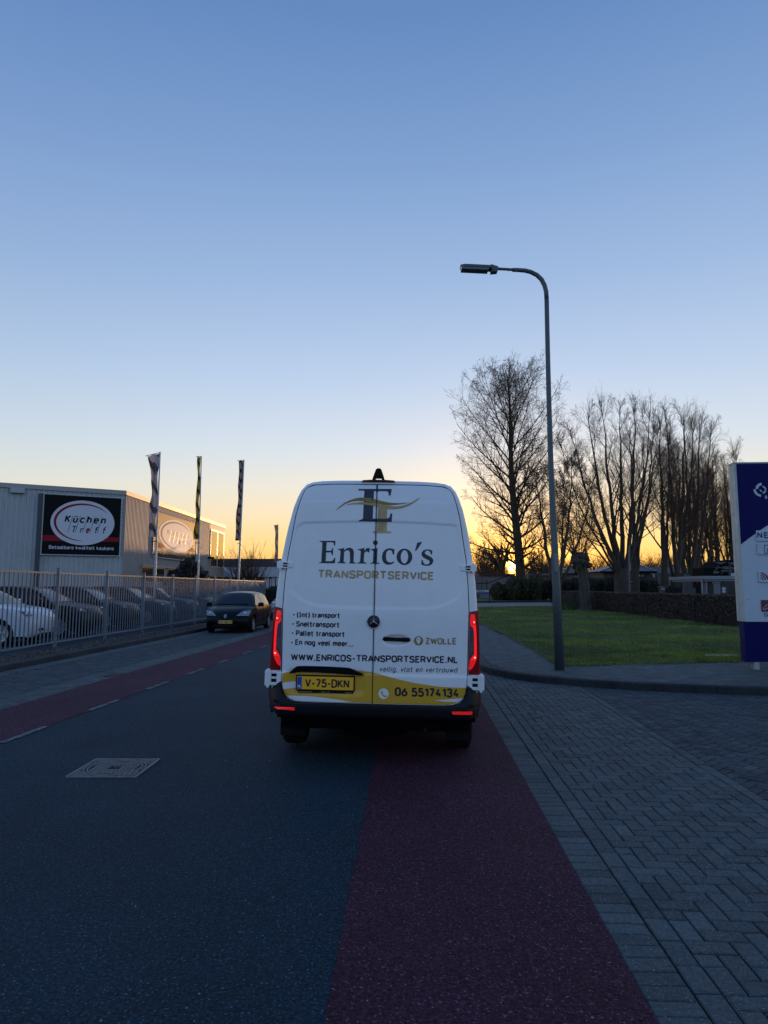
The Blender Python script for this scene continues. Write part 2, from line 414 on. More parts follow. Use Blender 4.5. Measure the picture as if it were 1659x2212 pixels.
def text(mb, string, P0, P1, cap, sw, fn, off=.0015, shear=0.0, gap=.07, mi=0, fit=True, mis=None, out=None):
    """lettering along the baseline P0 -> P1 (2-D); fn(u, v, off) -> 3-D"""
    adv = sw / cap; total = 0; xs = []
    for i, ch in enumerate(string):
        w = G[ch][0]
        xs.append(total + adv / 2); total += w + adv + (gap if i < len(string) - 1 else 0)
    dx, dy = P1[0] - P0[0], P1[1] - P0[1]; Ln = math.hypot(dx, dy)
    ux, uy = dx / Ln, dy / Ln; vx, vy = -uy, ux
    if vy < 0: vx, vy = -vx, -vy
    kx = Ln / total if fit else cap
    k = 0
    for gi, (ch, x0) in enumerate(zip(string, xs)):
        if out is not None and G[ch][1]: mb = MB(); out.append(mb)
        for st in G[ch][1]:
            closed = isinstance(st, tuple); pts = st[1] if closed else st
            q = []
            for (x, y) in pts:
                X = (x0 + x) * kx; Y = sw / 2 + y * (cap - sw); X += shear * Y
                q.append((P0[0] + ux * X + vx * Y, P0[1] + uy * X + vy * Y))
            ribbon(mb, q, sw, fn, off + (k % 3) * .00012, closed, (mis[gi] if mis else mi)); k += 1
# ------------------------------------------------------------------ materials used all over
M_asph = mat('asphalt', (.011, .031, .047), .82, noise=[(.35, .16), (1.2, .14), (60, .9), (22, .3)], bump=(48, 1.0, .02), speck=(80, .64, .70, (.16, .26, .31)), stain=(.5, .58, .75, (.008, .024, .037)), spec=.2)
M_red = mat('red asphalt', (.056, .015, .030), .82, noise=[(1.0, .16), (60, .9), (22, .25)], bump=(48, 1.0, .02), speck=(80, .64, .70, (.26, .16, .22)), stain=(.7, .58, .78, (.034, .011, .025)), spec=.2)
M_brick = mat('concrete paving brick', (.078, .094, .095), .85, noise=[(3, .2), (40, .3)], bump=(70, .9, .010), tone=.26, speck=(120, .66, .70, (.30, .35, .38)), stain=(1.3, .6, .8, (.034, .05, .064)), pos=True, spec=.3)
M_brick_d = mat('dark paving brick', (.050, .064, .070), .85, noise=[(3, .25), (40, .3)], bump=(70, .9, .010), tone=.35, speck=(110, .66, .71, (.20, .23, .26)), pos=True, spec=.3)
M_joint = mat('joint sand', (.009, .012, .015), .95, noise=(30, .4), spec=.1)
M_kerb = mat('kerb concrete', (.034, .040, .044), .85, noise=[(4, .2), (50, .2)], bump=(60, .5, .006), tone=.15, stain=(3, .45, .7, (.022, .026, .03)), pos=True, spec=.3)
M_white = mat('worn road paint', (.13, .135, .145), .8, noise=(30, .5), bump=(90, .6, .006), stain=(18, .48, .56, (.05, .05, .065)))
M_grass = mat('grass soil', (.055, .080, .012), .95, noise=[(.6, .35), (8, .4)], bump=(20, .8, .03))
M_blade = mat('grass blade', (.125, .165, .016), .7, noise=[(.35, .5), (1.6, .45)], tone=.6, pos=True)
M_dry = mat('dry grass blade', (.12, .12, .06), .8, tone=.4)
M_soil = mat('bare soil', (.03, .026, .024), .95, noise=[(2, .3), (20, .4)], bump=(25, .9, .03))
M_far = mat('far ground', (.04, .05, .03), .95, noise=[(.05, .3), (1, .3)])

ZP = .12                                        # height of the pavement above the road
def rx(u, Y, s=.05): return u + s * (Y - 3)      # the road runs off slightly to the right
def strip(name, u0, u1, y0, y1, z, m, s0=.05, s1=None, n=40, **k):
    s1 = s0 if s1 is None else s1
    mb = MB(); rj = random.Random(3); jt = [rj.uniform(-.007, .007) for _ in range(n + 1)]
    mb.grid(lambda a, b: (rx(u0 + jt[int(round(a * n))] if b < .5 else u1, y0 + (y1 - y0) * a, s0 if b < .5 else s1), y0 + (y1 - y0) * a, z), n, 1, flip=True)
    return struct(mb.build(name, m))

g = MB(); g.add([(-900, -200, -.06), (900, -200, -.06), (900, 2500, -.06), (-900, 2500, -.06)], [(0, 1, 2, 3)])
struct(g.build('ground', M_far))
rd = MB(); rd.grid(lambda a, b: (rx(-5.7, -12 + 98 * a, .062) * (1 - b) + rx(1.055, -12 + 98 * a) * b, -12 + 98 * a, 0.0), 30, 6, flip=True)
struct(rd.build('road', M_asph))
strip('cycle_lane', -.22, 1.06, -6, 86, .004, M_red, .034, .05, n=1500)
def ragged_left(a, b):
    Y = -12 + 98 * a; return (rx(-5.62 if b < .5 else -4.36, Y, .062), Y, .004)
gl = MB(); gl.grid(ragged_left, 40, 1, flip=True); struct(gl.build('far_cycle_lane', M_red))

# dashes between the road and the far cycle lane: worn, uneven paint
rnd = random.Random(5)
Y = -2.0; k = 0
for k in range(28):
    y0 = 7.42 + 1.9 * (k - 5) + (0 if k else 0); y1 = y0 + .86
    if y0 > 58: break
    mb = MB(); n = 14; top, bot = [], []
    for i in range(n + 1):
        yy = y0 + (y1 - y0) * i / n
        top.append((rx(-4.405 + rnd.uniform(-.005, .005), yy, .062), yy)); bot.append((rx(-4.32 + rnd.uniform(-.007, .007), yy, .062), yy))
    for i in range(n):
        if rnd.random() < .16: continue
        mb.add([(*top[i], .008), (*bot[i], .008), (*bot[i + 1], .008), (*top[i + 1], .008)], [(0, 1, 2, 3)])
    o = mb.build('road_marking', M_white); struct(o)

# ------------------------------------------------------------------ paving bricks, one by one
def clip(poly, quad):
    for i in range(len(quad)):
        a, b = quad[i], quad[(i + 1) % len(quad)]; out = []
        ins = lambda p: (b[0] - a[0]) * (p[1] - a[1]) - (b[1] - a[1]) * (p[0] - a[0]) >= 0
        for j in range(len(poly)):
            p, q = poly[j], poly[(j + 1) % len(poly)]; ip, iq = ins(p), ins(q)
            if ip: out.append(p)
            if ip != iq:
                d = (b[0] - a[0]) * (q[1] - p[1]) - (b[1] - a[1]) * (q[0] - p[0])
                if abs(d) > 1e-12:
                    t = ((b[0] - a[0]) * (a[1] - p[1]) - (b[1] - a[1]) * (a[0] - p[0])) / d
                    out.append((p[0] + (q[0] - p[0]) * t, p[1] + (q[1] - p[1]) * t))
        poly = out
        if len(poly) < 3: return []
    return poly
def area(p): return .5 * sum(p[i][0] * p[(i + 1) % len(p)][1] - p[(i + 1) % len(p)][0] * p[i][1] for i in range(len(p)))
def brick_mesh(mb, poly, z, tone, rg, h=.06, ch=.006):
    """one paving brick from its outline: chamfered top, a little tilted"""
    cx = sum(p[0] for p in poly) / len(poly); cy = sum(p[1] for p in poly) / len(poly)
    n = len(poly); dz = rg.uniform(-.0025, .0025); tx, ty = rg.uniform(-.018, .018), rg.uniform(-.018, .018)
    H = lambda x, y: z + dz + tx * (x - cx) + ty * (y - cy)
    ins = []
    for x, y in poly:
        d = math.hypot(cx - x, cy - y) or 1; ins.append((x + (cx - x) / d * ch * 1.6, y + (cy - y) / d * ch * 1.6))
    v = [(x, y, H(x, y)) for x, y in ins] + [(x, y, H(x, y) - ch) for x, y in poly] + [(x, y, z - h) for x, y in poly]
    f = [tuple(range(n))] + [(i, i + n, (i + 1) % n + n, (i + 1) % n) for i in range(n)] + [(i + n, i + 2 * n, (i + 1) % n + 2 * n, (i + 1) % n + n) for i in range(n)]
    f[1:] = [tuple(q) for q in f[1:]]
    mb.add(v, f, 0, tone)
def pave(name, cells, z, m, zone=None, seed=1, joint=.008, nmax=300, inview=None, keep=None):
    """cells: (cx, cy, angle, length, width).  The nearest ones are objects, the rest is one mesh."""
    rg = random.Random(seed); L_ = []
    for (cx, cy, an, l, w) in cells:
        ca, sa = math.cos(an), math.sin(an); hl, hw = l / 2 - joint / 2, w / 2 - joint / 2
        p = [(cx + ca * a - sa * b, cy + sa * a + ca * b) for a, b in ((-hl, -hw), (hl, -hw), (hl, hw), (-hl, hw))]
        if zone:
            p = clip(p, zone)
            if len(p) < 3 or area(p) < .0007: continue
        if keep and not keep(cx, cy): continue
        L_.append((cx, cy, p))
    L_.sort(key=lambda q: (0 if (inview is None or inview(q[0], q[1])) else 1, q[0] ** 2 + q[1] ** 2))
    base = None
    hold = MB(); far = MB()
    xs = [q[0] for q in L_]; ys = [q[1] for q in L_]
    # bed of joint sand that the bricks lie in
    if zone: bed = [(x, y, z - .020) for x, y in zone]
    else: bed = [(min(xs), min(ys), z - .020), (max(xs), min(ys), z - .020), (max(xs), max(ys), z - .020), (min(xs), max(ys), z - .020)]
    base = MB().add(bed, [tuple(range(len(bed)))]).build(name, M_joint); struct(base)
    for i, (cx, cy, p) in enumerate(L_):
        tone = min(1, max(0, rg.gauss(.5, .22)))
        if i < nmax:
            mb = MB(); brick_mesh(mb, [(x - cx, y - cy) for x, y in p], 0, tone, rg)
            mb.build('brick', m, base, tone=True, loc=(cx, cy, z))
        else: brick_mesh(far, p, z, tone, rg)
    if far.v: stuff(far.build('far_bricks', m, base, tone=True))
    return base
def herring(x0, x1, y0, y1, an=0.0, w=.105, s=.05):
    out = []; ca, sa = math.cos(an), math.sin(an)
    cx0, cy0 = (x0 + x1) / 2, (y0 + y1) / 2; rad = math.hypot(x1 - x0, y1 - y0) / 2; n = int(rad / w) + 3
    for i in range(-n, n):
        for j in range(-n, n):
            k = (i - j) % 4
            if k == 0: lx, ly, a = (i + 1) * w, (j + .5) * w, 0
            elif k == 3: lx, ly, a = (i + .5) * w, (j + 1) * w, PI / 2
            else: continue
            X = cx0 + ca * lx - sa * ly; Yy = cy0 + sa * lx + ca * ly
            if x0 - .2 < X < x1 + .2 and y0 - .2 < Yy < y1 + .2: out.append((X, Yy, a + an, 2 * w, w))
    return out
VIEWX = lambda Y: Y * .60
seen = lambda x, y: abs(x) < .59 * y + .15 and y > 2.5
AN = -math.atan(.05)
# soldier course against the red lane
YE = 14.3
cells = []; yy = 1.6
while yy < 60: cells.append((rx(1.165, yy), yy, AN, .215, .1055)); yy += .1055
pave('edge_course', cells, .001, M_brick, zone=[(rx(1.05, 1.5), 1.5), (rx(1.275, 1.5), 1.5), (rx(1.275, 60), 60), (rx(1.05, 60), 60)], seed=3, inview=seen)
# row laid lengthways beside it, then herringbone up to the border row
z1 = [(rx(1.28, 1.5), 1.5), (rx(2.76, 1.5), 1.5), (rx(2.76, 14.2), 14.2), (rx(1.28, 14.2), 14.2)]
def kerbx(Y):       # x of the kerb foot for a given Y
    pts = KB
    for (xa, ya), (xb, yb) in zip(pts, pts[1:]):
        if yb <= Y <= ya: return xa + (xb - xa) * (ya - Y) / (ya - yb + 1e-9)
    return 99 if Y < pts[-1][1] else pts[0][0]
KB = [(6.5, 60), (1.95 + .6, 30), (1.93 + .12, 16), (1.93, 13.74), (2.08, 13.0), (2.39, 12.35), (2.80, 11.93), (3.25, 11.62), (3.80, 11.28), (4.75, 10.92), (5.9, 10.62), (8.5, 10.40), (16, 10.1)]
infront = lambda x, y: x < kerbx(y) + .12
cells = []; yy = 1.6
while yy < 16: cells.append((rx(1.335, yy), yy, AN + PI / 2, .211, .116)); yy += .211
a_row = [(rx(1.28, 1.5), 1.5), (rx(1.391, 1.5), 1.5), (rx(1.391, 16), 16), (rx(1.28, 16), 16)]
pave('stretcher_course', cells, .0, M_brick, zone=a_row, seed=4, inview=seen)
a_h = [(rx(1.395, 1.5), 1.5), (rx(2.76, 1.5), 1.5), (rx(2.76, 14.2), 14.2), (rx(1.395, 14.2), 14.2)]
pave('brick_paving', herring(.9875, 4.1875, 1.5, 14.4, AN), .0, M_brick, zone=a_h, seed=5, inview=seen, keep=infront)
cells = []; yy = 1.6
while yy < 12.6: cells.append((rx(2.817, yy), yy, AN + PI / 2, .211, .105)); yy += .211
pave('border_course', cells, .0005, M_brick, zone=[(rx(2.764, 1.5), 1.5), (rx(2.87, 1.5), 1.5), (rx(2.87, 12.4), 12.4), (rx(2.764, 12.4), 12.4)], seed=6, inview=seen)
a_s = [(rx(2.873, 2.5), 2.5), (9.5, 2.5), (9.5, 11.6), (rx(2.873, 11.6), 11.6)]
pave('side_road_paving', herring(2.6, 9.6, 2.5, 11.8, R(40)), -.001, M_brick_d, zone=a_s, seed=7, inview=seen, keep=infront)
# raised pavement behind the kerb
def inpave(x, y):
    ys_ = 13.30 + .207 * (x - 3.36) if x < 7.42 else 14.14 + .115 * (x - 7.42)
    if x > 3.30 and y > ys_ + .10 and x > 3.44 + .055 * (y - 13.4) - .0011 * (y - 13.4) ** 2: return False
    return x > kerbx(y) + .20 and y < 45
cells = []
j = 0; yy = 10.5
while yy < 40:
    xx = 1.9 + (j % 2) * .105
    while xx < 10.6 and not (xx > 5.5 and yy > 15):
        cells.append((xx + .05 * (yy - 13) * (1 if yy > 13 else 0), yy, -.03, .211, .105)); xx += .211
    yy += .105; j += 1
pv = pave('pavement', cells, ZP, M_brick, seed=8, inview=seen, keep=inpave)
pv.data.clear_geometry()
b = MB()   # the bed follows the kerb
rows = [(y, kerbx(y)) for y in (60, 40, 30, 20, 16, 13.74, 13, 12.35, 11.93, 11.62, 11.28, 10.92, 10.62, 10.40)]
for (ya, xa), (yb, xb) in zip(rows, rows[1:]):
    b.add([(xa + .1, ya, ZP - .020), (xb + .1, yb, ZP - .020), (12 + 2, yb, ZP - .020), (12 + 2, ya, ZP - .020)], [(0, 1, 2, 3)])
me_ = b.mesh('pavement', M_joint); pv.data = me_

# kerb stones: swept blocks with open joints
def sweep(name, line, prof, m, seg=.9, gap=.008, parent_label=None, ztop=ZP, nmax=300):
    """line: 2-D points; prof: (offset to the left of travel, z)"""
    P = [Vector((x, y)) for x, y in line]; S = [0]
    for a, b_ in zip(P, P[1:]): S.append(S[-1] + (b_ - a).length)
    def pt(s):
        for i in range(len(P) - 1):
            if s <= S[i + 1] or i == len(P) - 2:
                t = (s - S[i]) / (S[i + 1] - S[i]); d = (P[i + 1] - P[i]).normalized(); return P[i].lerp(P[i + 1], t), d
    root = bpy.data.objects.new(name, MB().add([(P[0].x, P[0].y, -.05), (P[0].x + .01, P[0].y, -.05), (P[0].x, P[0].y + .01, -.05)], [(0, 1, 2)]).mesh(name, M_joint)); C.objects.link(root); struct(root)
    rg = random.Random(9); s = 0
    while s < S[-1] - .1:
        e = min(s + seg, S[-1]); n = 3; mb = MB(); dz = rg.uniform(-.004, .004); o = []
        for i in range(n + 1):
            q, d = pt(s + gap / 2 + (e - s - gap) * i / n); nn = Vector((-d.y, d.x))
            o.append([(q.x + nn.x * a, q.y + nn.y * a, z + dz) for a, z in prof])
        k = len(prof); v = [p for r_ in o for p in r_]; f = []
        for i in range(n):
            for j2 in range(k):
                f.append((i * k + j2, i * k + (j2 + 1) % k, (i + 1) * k + (j2 + 1) % k, (i + 1) * k + j2))
        f.append(tuple(reversed(range(k)))); f.append(tuple(n * k + j2 for j2 in range(k)))
        mb.add(v, f, 0, rg.random()); mb.build('kerb_stone', m, root, tone=True)
        s = e
    return root
def smooth_line(pts, n=4):
    out = []
    for i in range(len(pts) - 1):
        p0, p1, p2, p3 = pts[max(i - 1, 0)], pts[i], pts[i + 1], pts[min(i + 2, len(pts) - 1)]
        for k in range(n):
            t = k / n; out.append(tuple(.5 * (2 * b_ + (c_ - a) * t + (2 * a - 5 * b_ + 4 * c_ - d) * t * t + (3 * b_ - a - 3 * c_ + d) * t ** 3) for a, b_, c_, d in zip(p0, p1, p2, p3)))
    out.append(pts[-1]); return out
KBs = smooth_line(KB, 4)
kp = [(-.0, -.03), (.0, ZP - .025), (.012, ZP - .006), (.03, ZP + .003), (.155, ZP + .003), (.155, -.03)]
sweep('kerb', KBs, [(a, z) for a, z in kp], M_kerb, .9)

# left: parking bay, gutter rows, kerb, soil strip
LS = .06
zl = [(rx(-7.78, 4, LS), 4), (rx(-6.14, 4, LS), 4), (rx(-6.14, 60, LS), 60), (rx(-7.78, 60, LS), 60)]
cells = []
for iy in range(int((44 - 9) / .105)):
    yy = 9 + iy * .105
    for ix in range(9): cells.append((rx(-7.80, yy, LS) + .1 + ix * .211 + (iy % 2) * .105, yy, -.06, .211, .105))
pave('parking_bay', cells, .0, M_brick_d, zone=zl, seed=11, inview=seen)
cells = []; yy = 6
rowx = [-6.08, -5.97, -5.86, -5.75, -5.64]
while yy < 44:
    for i, u in enumerate(rowx): cells.append((rx(u, yy, LS), yy + (i % 2) * .1, PI / 2 - .06, .211, .108))
    yy += .211
pave('gutter_course', cells, .003, M_brick, zone=[(rx(-6.135, 5, LS), 5), (rx(-5.585, 5, LS), 5), (rx(-5.585, 60, LS), 60), (rx(-6.135, 60, LS), 60)], seed=12, inview=seen)
cells = []; yy = 8
while yy < 44:
    for u in (-8.06, -7.84): cells.append((rx(u, yy, LS), yy, -.06, .215, .211))
    yy += .211
pave('kerb_foot_course', cells, .002, M_brick, zone=[(rx(-8.17, 8, LS), 8), (rx(-7.785, 8, LS), 8), (rx(-7.785, 60, LS), 60), (rx(-8.17, 60, LS), 60)], seed=13, inview=seen)
sweep('far_kerb', [(rx(-8.18, y, LS), y) for y in (3, 10, 20, 30, 45)], [(.0, -.03), (.0, .10), (.02, .125), (.17, .125), (.17, -.03)], M_kerb, 1.0)
sb = MB(); sb.grid(lambda a, b_: (rx(-8.36, 3 + 45 * a, LS) - 1.2 * b_, 3 + 45 * a, .095 + .02 * math.sin(a * 90) * math.sin(b_ * 3)), 60, 4); struct(sb.build('soil_strip', M_soil))
sb = MB(); sb.add([(-60, 2, .06), (-8.9, 2, .06), (-7.9, 60, .06), (-60, 60, .06)], [(0, 1, 2, 3)]); struct(sb.build('yard', M_asph))
# fallen leaves and grit on the soil strip
rg = random.Random(21); mb = MB()
for i in range(1500):
    yy = rg.uniform(12, 40); x = rx(-8.36, yy, LS) - rg.uniform(0, .75); a = rg.uniform(0, 6.3); s_ = rg.uniform(.015, .045); z = .125
    mb.add([(x + s_ * math.cos(a + t), yy + s_ * math.sin(a + t) * .8, z + rg.uniform(-.01, .03)) for t in (0, 2.1, 4.2)], [(0, 1, 2)], 0, rg.random())
stuff(tag(mb.build('leaf_litter', mat('dead leaf', (.12, .085, .06), .8, tone=.6), tone=True), 'dead leaves and grit strewn along the foot of the bar fence', 'leaf litter'))

# drain slot and cracks by the gutter
dr = MB()
for i in range(7): dr.box(-.18 + i * .055, -.15 + i * .055, -.1, .1, -.008, .004)
tdr = thing('gutter_grate', 'small slotted drain grate in the gutter bricks beside the far red lane', 'drain grate', (rx(-5.72, 13.0, LS), 13.0, .006), (0, 0, PI / 2 - .06))
dr.build('grate_bar', mat('rusty iron', (.05, .04, .035), .7, .4), tdr)
MB().cbox(-.22, .22, -.13, .13, -.02, -.004, .003).build('grate_frame', M_joint, tdr)

# manhole cover: cast iron square frame, round lid with raised studs
M_iron = mat('cast iron', (.15, .15, .155), .55, .35, noise=[(20, .3), (120, .2)], bump=(150, .4, .003), stain=(9, .5, .7, (.09, .085, .08)))
M_pit = mat('dirt in cover', (.018, .018, .02), .95)
tm = thing('manhole_cover', 'square cast iron manhole cover with round studded lid in the asphalt', 'manhole cover', (-2.475, 6.425, -.005), (0, 0, -.01))
MB().cbox(-.31, .31, -.31, .31, -.03, .008, .003).build('base_plate', M_pit, tm)
def studs(test, name, pitch=.0365, sz=.0135):
    mb = MB(); n = 8
    for i in range(-n, n + 1):
        for j in range(-n, n + 1):
            x, y = i * pitch, j * pitch
            if test(x, y): mb.cbox(x - sz, x + sz, y - sz, y + sz, .004, .016, .003)
    return mb.build(name, M_iron, tm)
studs(lambda x, y: math.hypot(x, y) > .285 and max(abs(x), abs(y)) < .3, 'frame_studs')
lid = studs(lambda x, y: math.hypot(x, y) < .215 and not (abs(x) < .07 and abs(y) < .05), 'lid_studs')
for r0, r1, nm in ((.232, .246, 'lid_ring'), (.262, .275, 'frame_ring')):
    mb = MB(); mb.lathe([(r0, .004), (r0, .016), (r1, .016), (r1, .004)], (0, 0, 0), 'z', 48, cap=False); mb.build(nm, M_iron, tm)
mb = MB(); mb.tube([(-.05, -.03, .014), (-.02, .03, .014), (.01, -.01, .014), (.045, .035, .014), (.055, -.03, .014)], .005, 5); mb.build('cast_mark', M_iron, tm)
mb = MB(); mb.box(-.31, .31, -.316, -.302, .004, .017); mb.box(-.31, .31, .302, .316, .004, .017); mb.box(-.316, -.302, -.302, .302, .004, .017); mb.box(.302, .316, -.302, .302, .004, .017); mb.build('rim', M_iron, tm)

# ------------------------------------------------------------------ lawn and verges
lw = [(3.36, 13.30), (7.42, 14.14), (14, 14.9), (60, 16), (60, 72), (40, 63.8), (4.6, 51.9), (4.3, 40), (4.05, 28.2), (3.88, 21.8), (3.66, 16.8)]
def bumpy(poly, z, name, m, step=.5, amp=.05):
    x0, x1 = min(p[0] for p in poly), max(p[0] for p in poly); y0, y1 = min(p[1] for p in poly), max(p[1] for p in poly)
    return x0, x1, y0, y1
def inside(x, y, poly):
    c_ = False; j = len(poly) - 1
    for i in range(len(poly)):
        if (poly[i][1] > y) != (poly[j][1] > y) and x < (poly[j][0] - poly[i][0]) * (y - poly[i][1]) / (poly[j][1] - poly[i][1]) + poly[i][0]: c_ = not c_
        j = i
    return c_
def hz(x, y): return ZP + .012 + .028 * math.sin(x * 1.7 + y * .9) * math.sin(y * 1.1 - x * .6) + .015 * math.sin(x * 4.1) * math.cos(y * 3.3)
lws = []
for i in range(len(lw)):
    a, b_ = lw[i], lw[(i + 1) % len(lw)]; n = max(1, int(math.hypot(a[0] - b_[0], a[1] - b_[1]) / .6))
    n = min(n, 30)
    for k in range(n):
        t = k / n; jit = .05 if k else 0
        lws.append((a[0] + (b_[0] - a[0]) * t + rnd.uniform(-jit, jit), a[1] + (b_[1] - a[1]) * t + rnd.uniform(-jit, jit)))
lawn = MB(); lawn.add([(x, y, ZP + .004) for x, y in lws], [tuple(range(len(lws)))]); struct(lawn.build('lawn', M_grass))
rg = random.Random(31); mb = MB(); md = MB()
def blade(m_, x, y, z, h, tone):
    a = rg.uniform(0, 6.3); w = .006 + h * .09; lx, ly = rg.uniform(-.5, .5) * h, rg.uniform(-.5, .5) * h
    m_.add([(x - w * math.cos(a), y - w * math.sin(a), z), (x + w * math.cos(a), y + w * math.sin(a), z), (x + lx, y + ly, z + h)], [(0, 1, 2)], 0, tone)
n = 0
while n < 125000:
    t = rg.random() ** 1.9; y = 13.3 + 41 * t; x = rg.uniform(3.3, min(.60 * y + 1.5, 32))
    if not inside(x, y, lw): continue
    dens = math.sin(x * 1.3 + y * .7) + math.sin(x * .5 - y * 1.4) + rg.uniform(-1, 1)
    patch = (x - 4.6) ** 2 / .9 + (y - 13.9) ** 2 / .12 < 1 or (x - 5.9) ** 2 / .5 + (y - 14.35) ** 2 / .12 < 1
    n += 1
    if patch and rg.random() < .75: continue
    h = rg.uniform(.022, .05) * (1.25 if dens > .6 else .8) * (1 + t * 1.2)
    edge = (y < 13.55 + .2 * (x - 3.4) * .5 or x < 3.95 + .01 * (y - 13)) and rg.random() < .45
    (md if (edge or rg.random() < .05) else mb).__class__
    blade(md if (edge or rg.random() < .05) else mb, x, y, ZP, h, min(1, max(0, .5 + .18 * dens + rg.uniform(-.25, .25))))
stuff(tag(mb.build('grass', M_blade, tone=True), 'short green grass of the corner lawn', 'grass'))
stuff(tag(md.build('dry_grass', M_dry, tone=True), 'straw coloured grass in the lawn and along its edges', 'dry grass'))
# side lane behind the lawn and the second verge
ln = MB(); ln.add([(4.5, 52, .13), (40, 64, .13), (60, 74, .13), (60, 84, .13), (30, 72.5, .13), (3.2, 64, .13)], [(0, 1, 2, 3, 4, 5)]); struct(ln.build('side_lane', mat('lane concrete', (.16, .165, .17), .85, noise=(2, .2))))
vg = MB(); vg.add([(3.0, 64.6, .16), (30, 73, .16), (80, 96, .16), (80, 300, .16), (3.0, 300, .16)], [(0, 1, 2, 3, 4)]); struct(vg.build('verge', M_grass))
kb = MB()
for a, b_ in (((3.0, 64.2), (30, 72.7)), ((30, 72.7), (60, 84.5))):
    kb.add([(a[0], a[1], .12), (b_[0], b_[1], .12), (b_[0], b_[1], .28), (a[0], a[1], .28), (a[0], a[1] + .3, .28), (b_[0], b_[1] + .3, .28)], [(0, 1, 2, 3), (3, 2, 5, 4)])
struct(kb.build('lane_kerb', M_kerb))

# grit and small stones on the carriageway, twigs and leaves on the pavement
rg = random.Random(91); mb = MB()
for i in range(520):
    y = rg.uniform(2.6, 16); x = rg.uniform(-4.2, 6) * min(1, y / 7); r = rg.uniform(.003, .008)
    z = .006 if x < 3.5 or y < 10.5 else ZP + .006
    if x > kerbx(y) - .02: z = ZP + .004
    p = [(x + r * math.cos(a) * rg.uniform(.7, 1.2), y + r * math.sin(a) * rg.uniform(.7, 1.2), z) for a in (0, 1.3, 2.6, 3.9, 5.2)] + [(x, y, z + r * .8)]
    mb.add(p, [(k, (k + 1) % 5, 5) for k in range(5)], 0, rg.random())
stuff(tag(mb.build('grit', mat('grit stone', (.16, .17, .18), .8, tone=.6), tone=True), 'scattered grit and small stones on the road and paving', 'grit'))

a, b_ = gnd(1524, 1418, ZP), gnd(1606, 1420, ZP); m_ = MB(); m_.cbox(a.x, b_.x, a.y, a.y + .05, ZP - .02, ZP + .035, .01); struct(m_.build('edging_strip', mat('pale edging', (.42, .43, .42), .8)))

# ------------------------------------------------------------------ the white van
VX, VY, VROLL, VYAW = -.11, 6.35, R(1.1), -.035
M_vw = mat('white van paint', (.86, .86, .86), .24, coat=.4, noise=[(.8, .03), (5, .02)], stain=(2.2, .55, .85, (.74, .735, .71)))
M_vb = mat('black bumper plastic', (.006, .007, .010), .5, spec=.25)
M_seal = mat('black rubber', (.004, .004, .005), .7, spec=.2)
M_navy = mat('navy vinyl', (.010, .022, .058), .4)
M_navy2 = mat('dark teal navy vinyl', (.008, .022, .040), .4)
M_gold = mat('gold vinyl', (.66, .36, .020), .38, metal=.0, noise=(1.4, .12))
M_gold2 = mat('pale gold vinyl', (.46, .33, .13), .35, noise=(4, .3))
M_goldD = mat('bronze vinyl', (.30, .19, .035), .35, noise=(6, .3))
M_black = mat('black vinyl', (.012, .010, .018), .45)
M_slate = mat('grey green vinyl', (.055, .10, .095), .45)
M_plate = mat('yellow number plate', (1.0, .48, .010), .45)
M_blue = mat('plate blue', (.01, .07, .36), .35)
M_chrome = mat('chrome', (.75, .77, .8), .12, 1.0)
M_tyre = mat('tyre rubber', (.010, .010, .011), .9, spec=.15, bump=(60, .3, .005))
M_under = mat('underbody', (.004, .004, .005), .95, spec=.05)
M_dlens = mat('unlit brake lens', (.07, .006, .006), .3, spec=.3)
M_led = mat('lit red lens', (.35, .005, .006), .25, emis=((1.0, .012, .02), .8), coat=1)
M_ledhot = mat('lit lamp core', (.8, .1, .1), .2, emis=((1.0, .10, .07), 5.5))
M_lens = mat('dark red lens', (.11, .003, .004), .2, coat=.3, spec=.3, emis=((.6, .004, .004), .035))
M_reflr = mat('red reflector', (.62, .012, .006), .25, coat=1, emis=((.9, .01, .004), .35))  # no lamp: the red shine is put in as a faint glow
M_clear = mat('smoked clear lens', (.09, .10, .12), .12, coat=1, metal=.3)
M_clear2 = mat('lens ridge', (.28, .31, .36), .2, .6)
M_glass = mat('dark glass', (.012, .016, .02), .05, spec=.8, coat=.6)

def VL(zx, zy, x0=1000., y0=1850., s=1 / 1.659):
    """point of a zoomed view of the photo -> van rear plane (x, z), unrolled"""
    px, py = (x0 + zx * s) * .54004, (y0 + zy * s) * .54004
    P = at(px, py, VY); x = P.x - VX; z = P.z
    return (x * math.cos(VROLL) - z * math.sin(VROLL), x * math.sin(VROLL) + z * math.cos(VROLL))
V3 = lambda x, y: VL(x, y, 1280., 1850., .28933)
VB_ = lambda x, y: VL(x, y, 1050., 2350., .30139)
VC_ = lambda x, y: VL(x, y, 1450., 2350., .31947)
HW = [(0.42, .90), (.50, .93), (.60, .965), (.72, .985), (.87, .978), (1.26, .970), (1.45, .962), (1.65, .947), (1.83, .928), (1.96, .908), (2.08, .889), (2.2, .868), (2.4, .824), (2.52, .785), (2.59, .755), (2.64, .715), (2.672, .655), (2.686, .56), (2.694, .38), (2.698, .0)]
HD = [(.592, .66), (.600, .74), (.618, .785), (.645, .822), (.70, .845), (.78, .856), (.87, .861), (1.43, .872), (1.68, .862), (1.93, .842), (2.12, .812), (2.33, .782), (2.45, .752), (2.53, .728), (2.58, .706), (2.612, .672), (2.630, .62), (2.640, .45), (2.645, .02)]
def ip(tab, z):
    if z <= tab[0][0]: return tab[0][1]
    for (a, va), (b, vb) in zip(tab, tab[1:]):
        if z <= b: return va + (vb - va) * (z - a) / (b - a)
    return tab[-1][1]
def sst(a, b, x):
    t = min(1, max(0, (x - a) / (b - a))); return t * t * (3 - 2 * t)
